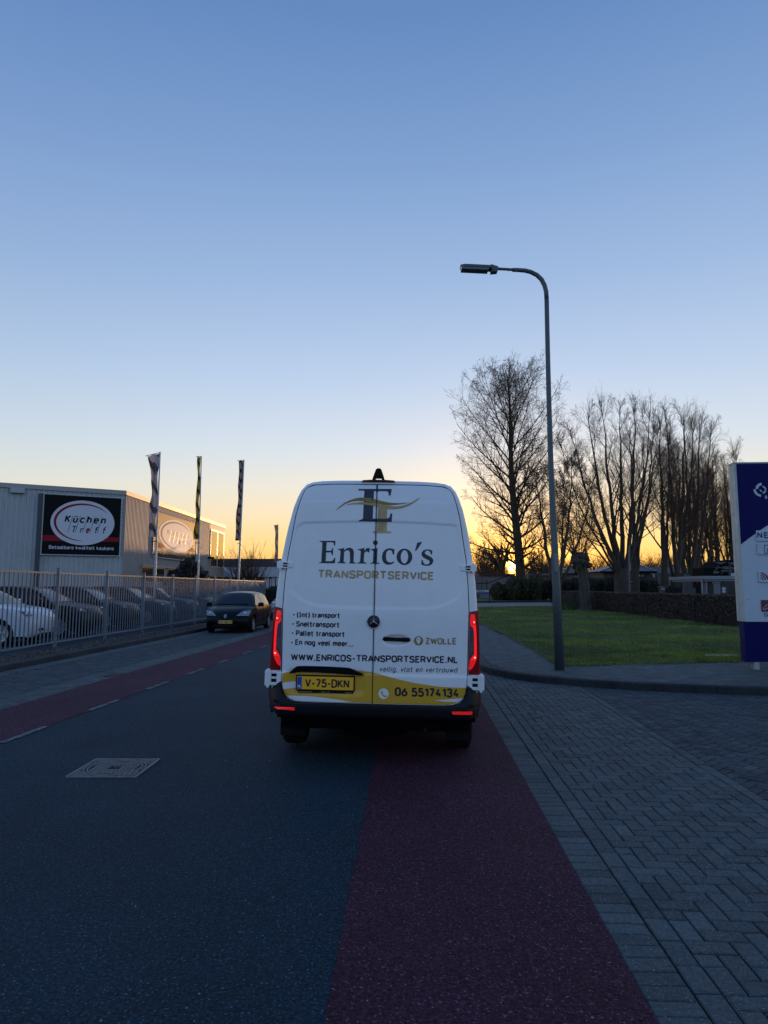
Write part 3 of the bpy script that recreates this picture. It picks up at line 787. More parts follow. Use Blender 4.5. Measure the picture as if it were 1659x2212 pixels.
PAN = smooth_line([(-.70, 2.262), (-.76, 2.225), (-.785, 2.15), (-.81, 1.9), (-.815, 1.71), (-.80, 1.62), (-.74, 1.555), (-.59, 1.487), (-.42, 1.468), (0, 1.462), (.42, 1.468), (.59, 1.487), (.74, 1.555), (.80, 1.62), (.815, 1.71), (.81, 1.9), (.785, 2.15), (.76, 2.225), (.70, 2.262), (0, 2.282), (-.70, 2.262)], 3)
def sd(x, z, P):
    d = 9.; 
    for (ax, az), (bx, bz) in zip(P, P[1:]):
        ex, ez = bx - ax, bz - az; t = max(0, min(1, ((x - ax) * ex + (z - az) * ez) / (ex * ex + ez * ez + 1e-12)))
        q = math.hypot(x - ax - ex * t, z - az - ez * t)
        if q < d: d = q
    return -d if inside(x, z, P) else d
def rrect_sd(x, z, cx, cz, hx, hz_, r):
    qx, qz = abs(x - cx) - hx + r, abs(z - cz) - hz_ + r
    return math.hypot(max(qx, 0), max(qz, 0)) + min(max(qx, qz), 0) - r
HC = VL(972, 1178); HC = (HC[0], HC[1])
PC = tuple((a + b) / 2 for a, b in zip(VL(303, 1415), VL(696, 1515)))
def base_y(x, z):
    y = .045 * abs(x / .95) ** 3
    if z > 1.3: y += .075 * ((z - 1.3) / 1.4) ** 1.6
    if z > 2.42: y += .045 * ((z - 2.42) / .28) ** 2
    return y
def SF(x, z):
    y = base_y(x, z)
    if 1.4 < z < 2.35: y += .0065 * (1 - sst(-.010, .006, sd(x, z, PAN)))
    y += .008 * sst(2.470, 2.495, z + .03 * abs(x) ** 2) * (1 - sst(.60, .74, abs(x)))
    y -= .006 * (1 - sst(.850, .862, z))
    if abs(x - HC[0]) < .2 and abs(z - HC[1]) < .1:
        e = math.hypot((x - HC[0]) / .135, (z - HC[1]) / .052); y += .022 * (1 - sst(.55, 1.05, e))
    if x < 0 and .60 < z < .92: y += .016 * (1 - sst(-.02, .05, rrect_sd(x, z, PC[0], PC[1] + .01, .33, .085, .03)))
    return y
def vfn(u, v, off): return (u, SF(u, v) - .010 - off, v)

van = thing('delivery_van', 'white high roof transport van in the middle of the road with lit red tail lights', 'van', (VX, VY, 0), (0, VROLL, VYAW))
# body shell: cross sections swept forward from a rounded rear edge
def section(y, ins=0.0, wk=1.0, ztop=1.0, z0=.50):
    pts = []
    for z, w in HW:
        zz = z0 + (z - .42) * (2.698 * ztop - z0) / (2.698 - .42)
        w2 = max(0, w * wk - ins); pts.append((w2, y + (base_y(w, z) if y < .5 else .03), zz - (ins * .9 if z > 2.5 else 0)))
    return pts
mb = MB(); secs = []
for y, ins in ((.006, .045), (.012, .024), (.026, .010), (.06, .002), (.12, 0.0), (.6, 0), (1.6, -.004), (3.0, -.006), (4.4, -.004), (4.9, .01)): secs.append(section(y, ins))
nose = [(5.15, .02, .965), (5.4, .05, .86), (5.75, .08, .66), (5.95, .13, .58), (6.08, .22, .52)]
for y, ins, zt in nose:
    s_ = section(y, ins, 1.0, zt); secs.append(s_)
k = len(HW)
for s_ in secs:
    ring = [(-w, y, z) for w, y, z in s_] + [(w, y, z) for w, y, z in reversed(s_[:-1])]
    mb.v.extend(ring)
n = 2 * k - 1
for i in range(len(secs) - 1):
    for j in range(n - 1):
        mb.f.append((i * n + j, (i + 1) * n + j, (i + 1) * n + j + 1, i * n + j + 1)); mb.m.append(0); mb.t.append(.5)
mb.f.append(tuple(range(n))); mb.m.append(0); mb.t.append(.5)
mb.f.append(tuple(reversed(range((len(secs) - 1) * n, len(secs) * n)))); mb.m.append(0); mb.t.append(.5)
# rear ring round the doors, as a strip between outline and door opening
body = mb.build('body', M_vw, van, smooth=True, auto=35)
mb = MB()
zs = [.50 + (2.66 - .50) * i / 60 for i in range(61)]
def hd(z): return ip(HD, z) if z > .592 else .66
for sgn in (-1, 1):
    def fr(a, b, sgn=sgn):
        z = .60 + 2.03 * a; wo = ip(HW, z) - .040; wi = hd(z) - .02
        x = wi + (max(wo, wi + .002) - wi) * b; return (sgn * x, base_y(x, z) + .006 + .004 * b, z)
    mb.grid(fr, 60, 3, flip=(sgn < 0))
def frt(a, b):
    x = -.62 + 1.24 * a; zi = 2.62; zo = 2.672 - .03 * abs(x / .62) ** 4
    return (x, base_y(x, zi) + .006 + .012 * b, zi + (zo - zi) * b)
mb.grid(frt, 20, 2, flip=True)
mb.build('rear_frame', M_vw, van, smooth=True)
# dark seal behind the doors
def half_outline(sgn, grow):
    o = []
    for z, w in HD: o.append((sgn * (w + grow), z - (grow if z < .6 else 0) + (grow if z > 2.6 else 0)))
    return o
mb = MB()
ZR = [.592 + .058 * i / 14 for i in range(14)] + [.65 + (2.60 - .65) * i / 170 for i in range(170)] + [2.60 + .0447 * i / 44 for i in range(45)]
def sealf(a, b):
    z = ZR[int(round(a * (len(ZR) - 1)))]; w = ip(HD, z) + .008
    if b < .001 or b > .999 or z > 2.56 or z < .61: push = 0
    else: push = .03 * (1 if .05 < b < .95 else .3)
    x = -w + 2 * w * b; zz = z + (.008 * sst(2.60, 2.625, z)) - .008 * (1 - sst(.592, .61, z)); return (x, base_y(x, zz) + .003 + push, zz)
mb.grid(sealf, len(ZR) - 1, 40, flip=True); mb.build('door_seal', M_seal, van, smooth=True)
# doors as height fields
SEAM = -.010
def door(sgn, name):
    mb = MB(); nz_, nx = 190, 84
    zz = ZR; nz_ = len(ZR) - 1
    for z in zz:
        wo = ip(HD, z); xi = SEAM + sgn * .0035
        for j in range(nx + 1):
            t = j / nx; x = xi + (sgn * wo - xi) * t
            ed = min(min(abs(x - xi), abs(abs(x) - wo)), min(z - .592, 2.6447 - z)); r_ = max(0, 1 - ed / .012)
            mb.v.append((x, SF(x, z) - .010 + .009 * r_ * r_, z))
    for i in range(nz_):
        for j in range(nx):
            a = i * (nx + 1) + j; q = (a, a + 1, a + nx + 2, a + nx + 1)
            mb.f.append(q if sgn > 0 else tuple(reversed(q))); mb.m.append(0); mb.t.append(.5)
    return mb.build(name, M_vw, van, smooth=True)
dl = door(-1, 'rear_door'); dr_ = door(1, 'rear_door')
mb = MB()
for i in range(160):
    za, zb = .60 + 2.038 * i / 160, .60 + 2.038 * (i + 1) / 160
    mb.add([(SEAM - .0035, SF(SEAM, za) - .0135, za), (SEAM + .0035, SF(SEAM, za) - .0135, za), (SEAM + .0035, SF(SEAM, zb) - .0135, zb), (SEAM - .0035, SF(SEAM, zb) - .0135, zb)], [(0, 1, 2, 3)])
mb.build('door_gap', M_seal, van)

# gold band along the foot of the doors
TOP = [VL(*p) for p in [(200, 1407), (240, 1394), (270, 1388), (520, 1378), (735, 1382), (800, 1388), (860, 1402), (930, 1422), (1000, 1440), (1080, 1457), (1150, 1469), (1230, 1481), (1300, 1488), (1436, 1494)]]
def xz(tab, x):
    if x <= tab[0][0]: return tab[0][1]
    for (a, va), (b, vb) in zip(tab, tab[1:]):
        if x <= b: return va + (vb - va) * (x - a) / (b - a)
    return tab[-1][1]
def zfoot(x):
    x = abs(x)
    if x < .66: return .594
    for (za, wa), (zb, wb) in zip(HD, HD[1:]):
        if wa <= x <= wb and zb < .9: return za + (zb - za) * (x - wa) / (wb - wa + 1e-9)
    return .87
def band(top, bot, x0, x1, name, m, off, nx=150, nz_=40, parent=van):
    for sgn, a0, a1 in ((-1, x0, min(x1, SEAM - .004)), (1, max(x0, SEAM + .004), x1)):
        if a1 - a0 < .01: continue
        mb = MB()
        def fn(a, b):
            x = a0 + (a1 - a0) * a; zb_, zt = bot(x), top(x); z = zb_ + (zt - zb_) * b
            return (x, SF(x, z) - .010 - off + .0095 * max(0, 1 - (z - zfoot(x)) / .012) ** 2, z)
        mb.grid(fn, nx, nz_, flip=True); mb.build(name, m, parent, smooth=True)
band(lambda x: max(xz(TOP, x), zfoot(x) + .002), lambda x: zfoot(x) + .003, -.852, .852, 'gold_band', M_gold, .0012)
w1t = [VL(*p) for p in [(200, 1468), (250, 1460), (315, 1457)]]; w1b = [VL(*p) for p in [(200, 1513), (250, 1504), (315, 1498)]]
band(lambda x: xz(w1t, x), lambda x: xz(w1b, x), -.846, w1t[-1][0], 'white_swoosh', M_vw, .0024, 24, 14)
w2t = [VL(*p) for p in [(215, 1552), (300, 1550), (400, 1553), (500, 1562), (600, 1575), (680, 1590), (735, 1600)]]
band(lambda x: max(xz(w2t, x), zfoot(x) + .001), lambda x: zfoot(x) + .002, -.820, w2t[-1][0], 'white_swoosh', M_vw, .0024, 90, 14)
w3t = [VL(*p) for p in [(1222, 1575), (1320, 1569), (1425, 1561)]]; w3b = [VL(*p) for p in [(1222, 1576), (1300, 1584), (1425, 1590)]]
band(lambda x: max(xz(w3t, x), zfoot(x) + .001), lambda x: max(xz(w3b, x), zfoot(x) + .0005), w3t[0][0], .826, 'white_swoosh', M_vw, .0024, 50, 10)

# lettering
import bmesh
def conform(P2, name, m, off, parent=None):
    """2-D outline -> flat film that follows the door surface and stops at the gap between the doors"""
    bm = bmesh.new(); vs_ = [bm.verts.new((x, 0, z)) for x, z in P2]; f_ = bm.faces.new(vs_); f_.normal_update(); bm.normal_update()
    bmesh.ops.triangulate(bm, faces=bm.faces[:], ngon_method='EAR_CLIP')
    xs = [p[0] for p in P2]; zs_ = [p[1] for p in P2]
    def cut(co, no):
        bmesh.ops.bisect_plane(bm, geom=bm.verts[:] + bm.edges[:] + bm.faces[:], plane_co=co, plane_no=no, dist=1e-6)
    z = math.ceil(min(zs_) / .02) * .02
    while z < max(zs_): cut((0, 0, z), (0, 0, 1)); z += .02
    x = math.ceil(min(xs) / .04) * .04
    while x < max(xs): cut((x, 0, 0), (1, 0, 0)); x += .04
    for x in (SEAM - .0035, SEAM + .0035):
        if min(xs) < x < max(xs): cut((x, 0, 0), (1, 0, 0))
    kill = [f for f in bm.faces if abs(f.calc_center_median().x - SEAM) < .0034]
    bmesh.ops.delete(bm, geom=kill, context='FACES')
    for v in bm.verts: v.co = Vector((v.co.x, SF(v.co.x, v.co.z) - .010 - off, v.co.z))
    me = bpy.data.meshes.new(name); bm.to_mesh(me); bm.free(); me.materials.append(m)
    o = bpy.data.objects.new(name, me); C.objects.link(o); o.parent = parent or van
    return o
def deco(polys, name, m, off, view=V3, sub=True):
    for P in polys: o = conform([view(*p) for p in P], name, m, off)
    return o
def ell(cx, cy, rx_, ry, n=32, tilt=0): return [(cx + rx_ * math.cos(2 * PI * i / n) * math.cos(tilt) - ry * math.sin(2 * PI * i / n) * math.sin(tilt), cy + rx_ * math.cos(2 * PI * i / n) * math.sin(tilt) + ry * math.sin(2 * PI * i / n) * math.cos(tilt)) for i in range(n)]
LET = [
 [(-16, 1077), (209, 1078), (204, 1143), (190, 1143), (182, 1112), (165, 1100), (85, 1098), (79, 1215), (140, 1217), (158, 1205), (163, 1180), (178, 1180), (172, 1278), (156, 1278), (152, 1250), (138, 1240), (78, 1240), (72, 1362), (150, 1362), (175, 1350), (192, 1317), (209, 1317), (201, 1392), (-20, 1390), (-20, 1380), (5, 1374), (12, 1365), (24, 1105), (12, 1093), (-16, 1088)],
 [(245, 1192), (285, 1188), (328, 1176), (330, 1213), (350, 1192), (375, 1179), (405, 1174), (435, 1182), (455, 1200), (465, 1230), (465, 1260), (462, 1366), (470, 1380), (492, 1384), (492, 1396), (400, 1394), (400, 1383), (413, 1376), (412, 1365), (410, 1262), (408, 1235), (395, 1216), (375, 1211), (350, 1217), (329, 1240), (324, 1366), (335, 1378), (353, 1382), (352, 1393), (236, 1390), (236, 1380), (260, 1375), (269, 1365), (280, 1232), (272, 1208), (245, 1204)],
 [(520, 1198), (560, 1190), (612, 1176), (613, 1222), (632, 1192), (655, 1179), (688, 1180), (680, 1242), (662, 1242), (655, 1230), (635, 1228), (618, 1240), (608, 1262), (603, 1368), (615, 1380), (643, 1384), (643, 1397), (513, 1395), (513, 1385), (542, 1379), (551, 1368), (562, 1235), (552, 1212), (520, 1209)],
 [(700, 1196), (745, 1190), (795, 1180), (785, 1372), (792, 1385), (822, 1388), (820, 1402), (694, 1398), (694, 1388), (722, 1382), (731, 1370), (737, 1235), (728, 1212), (700, 1208)],
 ell(764, 1106, 34, 34, 20),
 [(1025, 1270), (1005, 1268), (998, 1235), (985, 1215), (960, 1207), (935, 1215), (919, 1240), (912, 1275), (911, 1315), (920, 1352), (945, 1377), (980, 1382), (1022, 1368), (1027, 1380), (995, 1403), (955, 1414), (910, 1408), (878, 1383), (860, 1345), (855, 1300), (865, 1250), (890, 1212), (925, 1190), (970, 1184), (1028, 1198)],
 [(1345, 1106), (1410, 1096), (1402, 1115), (1332, 1218), (1312, 1224)],
 [(1552, 1218), (1548, 1272), (1532, 1272), (1525, 1240), (1505, 1220), (1480, 1215), (1458, 1226), (1448, 1248), (1460, 1268), (1500, 1287), (1540, 1308), (1562, 1333), (1566, 1370), (1548, 1405), (1505, 1427), (1455, 1428), (1400, 1412), (1403, 1348), (1420, 1348), (1428, 1385), (1450, 1405), (1480, 1411), (1508, 1398), (1517, 1374), (1505, 1352), (1470, 1335), (1430, 1315), (1408, 1288), (1402, 1252), (1425, 1217), (1468, 1200), (1515, 1202)]]
deco(LET, 'letter', M_navy2, .0014)
mb = MB(); oo = ell(1167, 1304, 109, 114, 36); oi = ell(1167, 1304, 51, 92, 36, .03)
oo = [V3(*p) for p in oo]; oi = [V3(*p) for p in oi]
mb.add([vfn(*p, .0014) for p in oo] + [vfn(*p, .0014) for p in oi], [(i, (i + 1) % 36, (i + 1) % 36 + 36, i + 36) for i in range(36)]); mb.build('letter', M_navy2, van)
deco([[(800, 612), (928, 622), (922, 935), (932, 949), (985, 950), (983, 976), (728, 973), (728, 948), (775, 948), (786, 932)]], 'logo_letter_stem', M_gold2, .0012)
deco([[(520, 347), (990, 350), (974, 444), (948, 444), (943, 398), (922, 382), (742, 380), (726, 770), (930, 772), (958, 755), (975, 698), (998, 700), (990, 818), (530, 808), (532, 795), (578, 780), (592, 762), (606, 382), (595, 371), (525, 370)]], 'logo_letter', M_navy, .0018)
deco([[(203, 663), (258, 602), (330, 548), (400, 510), (480, 482), (560, 472), (640, 474), (700, 483), (780, 502), (860, 526), (960, 547), (1060, 555), (1160, 553), (1258, 542), (1160, 566), (1050, 580), (960, 584), (880, 578), (780, 560), (680, 538), (600, 525), (520, 520), (440, 528), (350, 558), (270, 612)]], 'logo_swoosh', M_goldD, .0026)
deco([[(345, 580), (440, 552), (540, 541), (640, 541), (740, 553), (860, 574), (940, 588), (1040, 602), (1130, 595), (1220, 566), (1300, 522), (1385, 468), (1350, 512), (1300, 550), (1220, 595), (1120, 628), (1020, 642), (920, 635), (800, 604), (700, 584), (600, 572), (500, 568), (420, 572)]], 'logo_swoosh', M_gold2, .0032)
def vtext(s, a, b, cap, sw, m, name='lettering', off=.0014, view=VL, shear=0.0, mis=None, gap=.07):
    mbs = []; text(None, s, view(*a), view(*b), cap, sw, vfn, off, shear, gap, out=mbs)
    for mb in mbs: o = mb.build('letter', m, van)
    return o
K1 = .0014207   # metres per zoomed pixel on the rear plane
vtext('TRANSPORTSERVICE', (445, 766), (1221, 782), 56 * K1, 12.0 * K1, M_gold2)
vtext('(|nt) transport', (307, 1029), (597, 1033), 35 * K1, 7.8 * K1, M_black)
vtext('Sneltransport', (302, 1091), (594, 1096), 37 * K1, 7.8 * K1, M_black)
vtext('Pallet transport', (300, 1152), (629, 1158), 37 * K1, 7.8 * K1, M_black)
vtext('En nog veel meer...', (296, 1213), (686, 1222), 37 * K1, 7.8 * K1, M_black)
vtext('WWW.ENRICOS-TRANSPORTSERVICE.NL', (266, 1317), (1380, 1331), 45 * K1, 9.2 * K1, M_black, gap=.055)
vtext('ZWOLLE', (1163, 1205), (1370, 1207), 42 * K1, 7.8 * K1, M_goldD)
vtext('veilig, vlot en vertrouwd', (858, 1386), (1372, 1393), 33 * K1, 4.8 * K1, M_slate, shear=.22, gap=.16)
vtext('06 55174134', (961, 1548), (1386, 1559), 58 * K1, 12.4 * K1, M_black, off=.0024)
deco([ell(p[0], p[1], 5.5, 5.5, 12) for p in ((287, 1010), (282, 1072), (279, 1134), (274, 1196))], 'bullet_dots', M_black, .0014, VL)
deco([ell(1118, 1182, 31, 31, 32)], 'pin_disc', M_goldD, .0014, VL)
deco([[(1118, 1207), (1107, 1187), (1103, 1175), (1106, 1164), (1113, 1158), (1123, 1158), (1130, 1164), (1133, 1175), (1129, 1187)]], 'pin_symbol', M_vw, .0022, VL)
deco([ell(1118, 1174, 4.5, 4.5, 12)], 'pin_dot', M_goldD, .003, VL)
deco([ell(887, 1532, 34, 35, 32)], 'phone_disc', M_vw, .0022, VL)
deco([[(874, 1513), (881, 1516), (884, 1524), (880, 1530), (888, 1541), (897, 1545), (903, 1541), (909, 1546), (909, 1553), (900, 1556), (886, 1550), (875, 1538), (869, 1524)]], 'phone_symbol', M_gold, .0032, VL)

# number plate, its frame, dealer strip and the black grip above it
def plate(parent, c, w, h, txt, fn_y, sc=1.0, nm='number_plate', tw=.83):
    cx, cz = c; y = fn_y
    fr_ = MB(); fr_.cbox(cx - w / 2 - .012 * sc, cx + w / 2 + .012 * sc, y - .008, y + .012, cz - h / 2 - .012 * sc, cz + h / 2 + .012 * sc, .004 * sc)
    f = fr_.build('plate_holder', M_seal, parent)
    pm = MB(); pm.cbox(cx - w / 2, cx + w / 2, y - .0115, y - .007, cz - h / 2, cz + h / 2, .0015)
    p = pm.build(nm, M_plate, parent)
    bm = MB(); bm.box(cx - w / 2 + .003, cx - w / 2 + w * .085, y - .0122, y - .011, cz - h / 2 + .003, cz + h / 2 - .003); bm.build('country_band', M_blue, p)
    fp = lambda u, v, off: (u, y - .0118 - off, v)
    t = MB(); x0 = cx - w / 2 + w * .145; text(t, txt, (x0, cz - h * .33), (x0 + w * tw * .94, cz - h * .33), h * .66, h * .125, fp, .0006); t.build('plate_lettering', M_black, p)
    t = MB(); text(t, 'NL', (cx - w / 2 + .008 * sc, cz - h * .36), (cx - w / 2 + w * .075, cz - h * .36), h * .22, h * .035, fp, .0010); t.build('country_letters', M_white2, p)
    return p
M_white2 = mat('white print', (.8, .8, .8), .5)
pw = VL(694, 1422)[0] - VL(310, 1418)[0]
yp = SF(PC[0], PC[1]) - .022
plate(van, (PC[0], PC[1]), pw - .012, .118, 'V-75-DKN', yp)
x0, z0 = VL(316, 1521); x1, z1 = VL(686, 1527)
mb = MB(); mb.cbox(x0, x1, yp - .006, yp + .012, (z0 + z1) / 2 - .010, (z0 + z1) / 2 + .008, .002); ds_ = mb.build('dealer_strip', M_seal, van)
mb = MB(); fnp = lambda u, v, off: (u, yp - .0064 - off, v)
for a, b in ((.02, .25), (.42, .50), (.53, .57), (.86, .97)):
    q = a
    while q < b: mb.box(x0 + (x1 - x0) * q, x0 + (x1 - x0) * (q + .008), yp - .0072, yp - .0062, (z0 + z1) / 2 - .004, (z0 + z1) / 2 + .003); q += .014
mb.build('dealer_print', M_gold2, van)
gp = smooth_line([(258, 1396), (275, 1380), (300, 1360), (330, 1352), (480, 1353), (640, 1360), (680, 1370), (712, 1385), (750, 1404), (742, 1411), (700, 1409), (500, 1396), (330, 1392), (290, 1398), (262, 1400)], 3)
mb = MB(); q = [VL(*p) for p in gp]
mb.prism(q, lambda u, v, d: (u, SF(u, v) - .010 + d, v), -.030, .01, back=False)
mb.build('grip_trim', M_seal, van, bevel=.004)

# door handle
hx, hz2 = HC
mb = MB(); L1, L2 = VL(878, 1170), VL(1067, 1176)
mb.tube([(L1[0] + .006, SF(hx, hz2) - .012, L1[1]), (L1[0] + .02, SF(hx, hz2) - .028, L1[1] + .001), ((L1[0] + L2[0]) / 2, SF(hx, hz2) - .036, (L1[1] + L2[1]) / 2), (L2[0] - .02, SF(hx, hz2) - .028, L2[1]), (L2[0] - .006, SF(hx, hz2) - .012, L2[1])], [.013, .020, .0175, .020, .013], 12)
mb.build('door_handle', M_seal, van, smooth=True)
# star badge
cx, cz = VL(821, 1056); rb = 46 * K1; yb = SF(cx, cz) - .012
mb = MB(); mb.lathe([(.001, -.010), (rb * .9, -.009), (rb * .97, -.004), (rb, .012)], (cx, yb, cz), 'y', 40); bd = mb.build('badge', M_black, van, smooth=True)
mb = MB(); mb.tube([(cx + rb * .94 * math.cos(2 * PI * i / 40), yb - .008, cz + rb * .94 * math.sin(2 * PI * i / 40)) for i in range(40)], .0035, 6, closed=True); mb.build('badge_ring', M_chrome, bd, smooth=True)
mb = MB()
for k_ in range(3):
    a = PI / 2 + k_ * 2 * PI / 3; ca, sa = math.cos(a), math.sin(a)
    tip = (cx + ca * rb * .92, yb - .012, cz + sa * rb * .92); l_ = (cx - sa * .009, yb - .013, cz + ca * .009); r2 = (cx + sa * .009, yb - .013, cz - ca * .009); c2_ = (cx, yb - .024, cz)
    bl = (cx - ca * .008 * .9 - sa * .006, yb - .011, cz - sa * .008)
    mb.add([tip, l_, c2_, r2], [(0, 1, 2), (0, 2, 3)])
mb.build('badge_star', M_chrome, bd)

# tail lamps: dark red housing wrapping round the corner, lit band, clear chamber
for sgn in (-1, 1):
    mb = MB()
    zt0, zt1 = .872, 1.452
    def lamp(a, b, sgn=sgn):
        z = zt0 + (zt1 - zt0) * a; xo = ip(HW, z) + .004; xi = hd(z) + .012
        slope = -.014 * 0
        if b < .6: t = b / .6; x = xi + (xo - .02 - xi) * t; y = base_y(x, z) - .008 + .006 * t * t
        elif b < .75: t = (b - .6) / .15; x = xo - .02 + .022 * math.sin(t * PI / 2); y = base_y(x, z) - .002 + .03 * (1 - math.cos(t * PI / 2))
        else: t = (b - .75) / .25; x = xo + .002; y = base_y(x, z) + .028 + t * .13 * (1 - .5 * (a > .9) * (a - .9) / .1)
        zz = z + (.018 * (b - .3) if a > .98 else 0); return (sgn * x, y, zz)
    mb.grid(lamp, 30, 20, flip=(sgn < 0)); hs = mb.build('tail_lamp', M_lens, van, smooth=True)
    T_ = (lambda x, y: VL(x, y)) if sgn < 0 else None
    def lens(pts, m, name, off, dens=None):
        P = []
        for fx, z in pts:      # fx: 0 at the door gap, 1 at the outer corner
            xi, xo = hd(z) + .012, ip(HW, z) - .006; x = xi + (xo - xi) * fx
            P.append((sgn * x, base_y(x, z) - .0085 - off + .005 * fx * fx, z))
        if sgn < 0: P.reverse()
        m_ = MB(); m_.add(P, [tuple(range(len(P)))]); return m_.build(name, m, hs)
    def strip_(sec, m, name, off):
        m_ = MB(); V_ = []
        for z, f0, f1 in sec:
            xi, xo = hd(z) + .012, ip(HW, z) - .006
            for f_ in (f0, (f0 + f1) / 2, f1):
                x = xi + (xo - xi) * f_; V_.append((sgn * x, base_y(x, z) - .0085 - off + .005 * f_ * f_, z))
        F_ = []
        for i in range(len(sec) - 1):
            for j in range(2):
                q = (i * 3 + j, i * 3 + j + 1, (i + 1) * 3 + j + 1, (i + 1) * 3 + j); F_.append(q if sgn > 0 else tuple(reversed(q)))
        m_.add(V_, F_); return m_.build(name, m, hs, smooth=True)
    # lit band: wide head, thin side, wide foot
    strip_([(1.425, .12, .62), (1.40, .06, .66), (1.36, .05, .70), (1.33, .05, .72), (1.318, .10, .73), (1.30, .42, .75), (1.25, .50, .78), (1.15, .52, .80), (1.06, .52, .80), (1.045, .40, .80), (1.02, .22, .78), (1.00, .08, .72), (.97, .05, .58), (.94, .04, .40), (.915, .03, .16)], M_led, 'lit_lens', .0022)
    strip_([(1.305, .04, .40), (1.29, .03, .46), (1.20, .03, .47), (1.185, .03, .47)], M_clear, 'clear_chamber', .002)
    strip_([(1.178, .03, .47), (1.08, .03, .47), (1.05, .03, .38), (1.015, .03, .12)], M_clear, 'clear_chamber', .002)
    for kk in range(5): strip_([(1.18 - kk * .0, .08 + kk * .08, .10 + kk * .08), (1.06 + kk * .006, .06 + kk * .07, .08 + kk * .07)], M_clear2, 'lens_ridge', .003)
    for zc, fx in ((1.352, .52), (1.028, .60)):
        xi, xo = hd(zc) + .012, ip(HW, zc) - .006; x = xi + (xo - xi) * fx
        m_ = MB(); m_.lathe([(.0085, 0), (.006, -.004), (.001, -.006)], (sgn * x, base_y(x, zc) - .012, zc), 'y', 12); m_.build('lamp_core', M_ledhot, hs, smooth=True)
        m_ = MB(); m_.tube([(sgn * x + .012 * math.cos(t * PI / 6), base_y(x, zc) - .012, zc + .012 * math.sin(t * PI / 6)) for t in range(12)], .0018, 5, closed=True); m_.build('lamp_core_ring', M_lens, hs)
    # fine grid ridges of the lit lens
    m_ = MB()
    for i in range(16):
        z = 1.425 - i * .0068
        xi, xo = hd(z) + .012, ip(HW, z) - .006; xa, xb = xi + (xo - xi) * .08, xi + (xo - xi) * .64
        m_.box(min(sgn * xa, sgn * xb), max(sgn * xa, sgn * xb), base_y(xa, z) - .0125, base_y(xa, z) - .0108, z - .0012, z + .0012)
    for i in range(14):
        z = 1.00 - i * .0062; f1 = max(.14, .70 - i * .042)
        xi, xo = hd(z) + .012, ip(HW, z) - .006; xa, xb = xi + (xo - xi) * .05, xi + (xo - xi) * f1
        m_.box(min(sgn * xa, sgn * xb), max(sgn * xa, sgn * xb), base_y(xa, z) - .0125, base_y(xa, z) - .0108, z - .0012, z + .0012)
    m_.build('lens_grid', M_lens, hs)
    # hinges: middle and lower
    for (zc, hh, x_in, x_out, yy0) in ((1.852, .070, hd(1.85) - .055, ip(HW, 1.85) + .018, -.03), (.800, .145, .862, 1.018, -.035)):
        m_ = MB(); yb2 = base_y(x_out, zc)
        a0, a1 = sorted((sgn * x_in, sgn * (x_in + (x_out - x_in) * .30))); m_.cbox(a0, a1, yb2 - .035, yb2 + .02, zc - hh * .40, zc + hh * .40, .006)
        a0, a1 = sorted((sgn * (x_in + (x_out - x_in) * .62), sgn * x_out)); m_.cbox(a0, a1, yb2 - .045, yb2 + .05, zc - hh / 2, zc + hh / 2, .009)
        a0, a1 = sorted((sgn * (x_in + (x_out - x_in) * .25), sgn * (x_in + (x_out - x_in) * .66))); m_.cbox(a0, a1, yb2 - .030, yb2 + .01, zc + hh * .27, zc + hh * .47, .005); m_.cbox(a0, a1, yb2 - .030, yb2 + .01, zc - hh * .47, zc - hh * .27, .005)
        m_.cbox(a0, a1, yb2 - .026, yb2 + .01, zc - hh * .06, zc + hh * .08, .004)
        hg = m_.build('door_hinge', M_vw, van)
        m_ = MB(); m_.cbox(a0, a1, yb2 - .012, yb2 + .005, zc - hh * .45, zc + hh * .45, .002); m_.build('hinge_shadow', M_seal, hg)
        m_ = MB(); px_ = sgn * (x_in + (x_out - x_in) * .80); m_.lathe([(.012, -hh * .58), (.012, hh * .58)], (px_, yb2 - .04, zc), 'z', 12); m_.build('hinge_pin', M_vw, hg)

# bumper, step, reflectors
mb = MB()
def bump(a, b):
    x = -1.0 + 2.0 * a; s_ = abs(x)
    prof = [(.02, .775), (-.03, .70), (-.055, .60), (-.06, .56), (-.05, .50), (-.035, .475), (.05, .455), (.25, .45)]
    i = min(int(b * 7), 6); t = b * 7 - i; y = prof[i][0] + (prof[i + 1][0] - prof[i][0]) * t; z = prof[i][1] + (prof[i + 1][1] - prof[i][1]) * t
    zc_ = (zfoot(s_) - .012) if s_ < .850 else .775
    if z > zc_: z = zc_; y = max(y, -.045)
    corner = max(0, (s_ - .86) / .14) ** 2
    if z < .50: x *= .955
    elif z < .6: x *= .985
    return (x, y + corner * .20, z)
mb.grid(bump, 60, 28); 
for sgn in (-1, 1):
    mb.grid(lambda a, b: (sgn * (.995 - .05 * max(0, (1 - b) - .5)), .14 + .45 * a, .46 + .31 * b), 4, 6, flip=(sgn < 0))
mb.build('rear_bumper', M_vb, van, smooth=True, auto=40)
mb = MB(); mb.cbox(-.86, .86, -.062, .02, .555, .588, .006); mb.build('bumper_step', M_vb, van)
for sgn in (-1, 1):
    m_ = MB(); xa, xb = .715, .905
    P = [(xa, .553), (xb - .01, .556), (xb, .550), (xb - .012, .528), (xa + .01, .528)] if sgn > 0 else [(-xb + .01, .556), (-xa, .553), (-xa, .528), (-xb + .035, .535), (-xb, .550)]
    m_.prism(P if sgn < 0 else list(reversed(P)), lambda u, v, d: (u, -.072 + .35 * max(0, abs(u) - .84) ** 1.3 + d, v), 0, .03); m_.build('bumper_reflector', M_reflr, van)
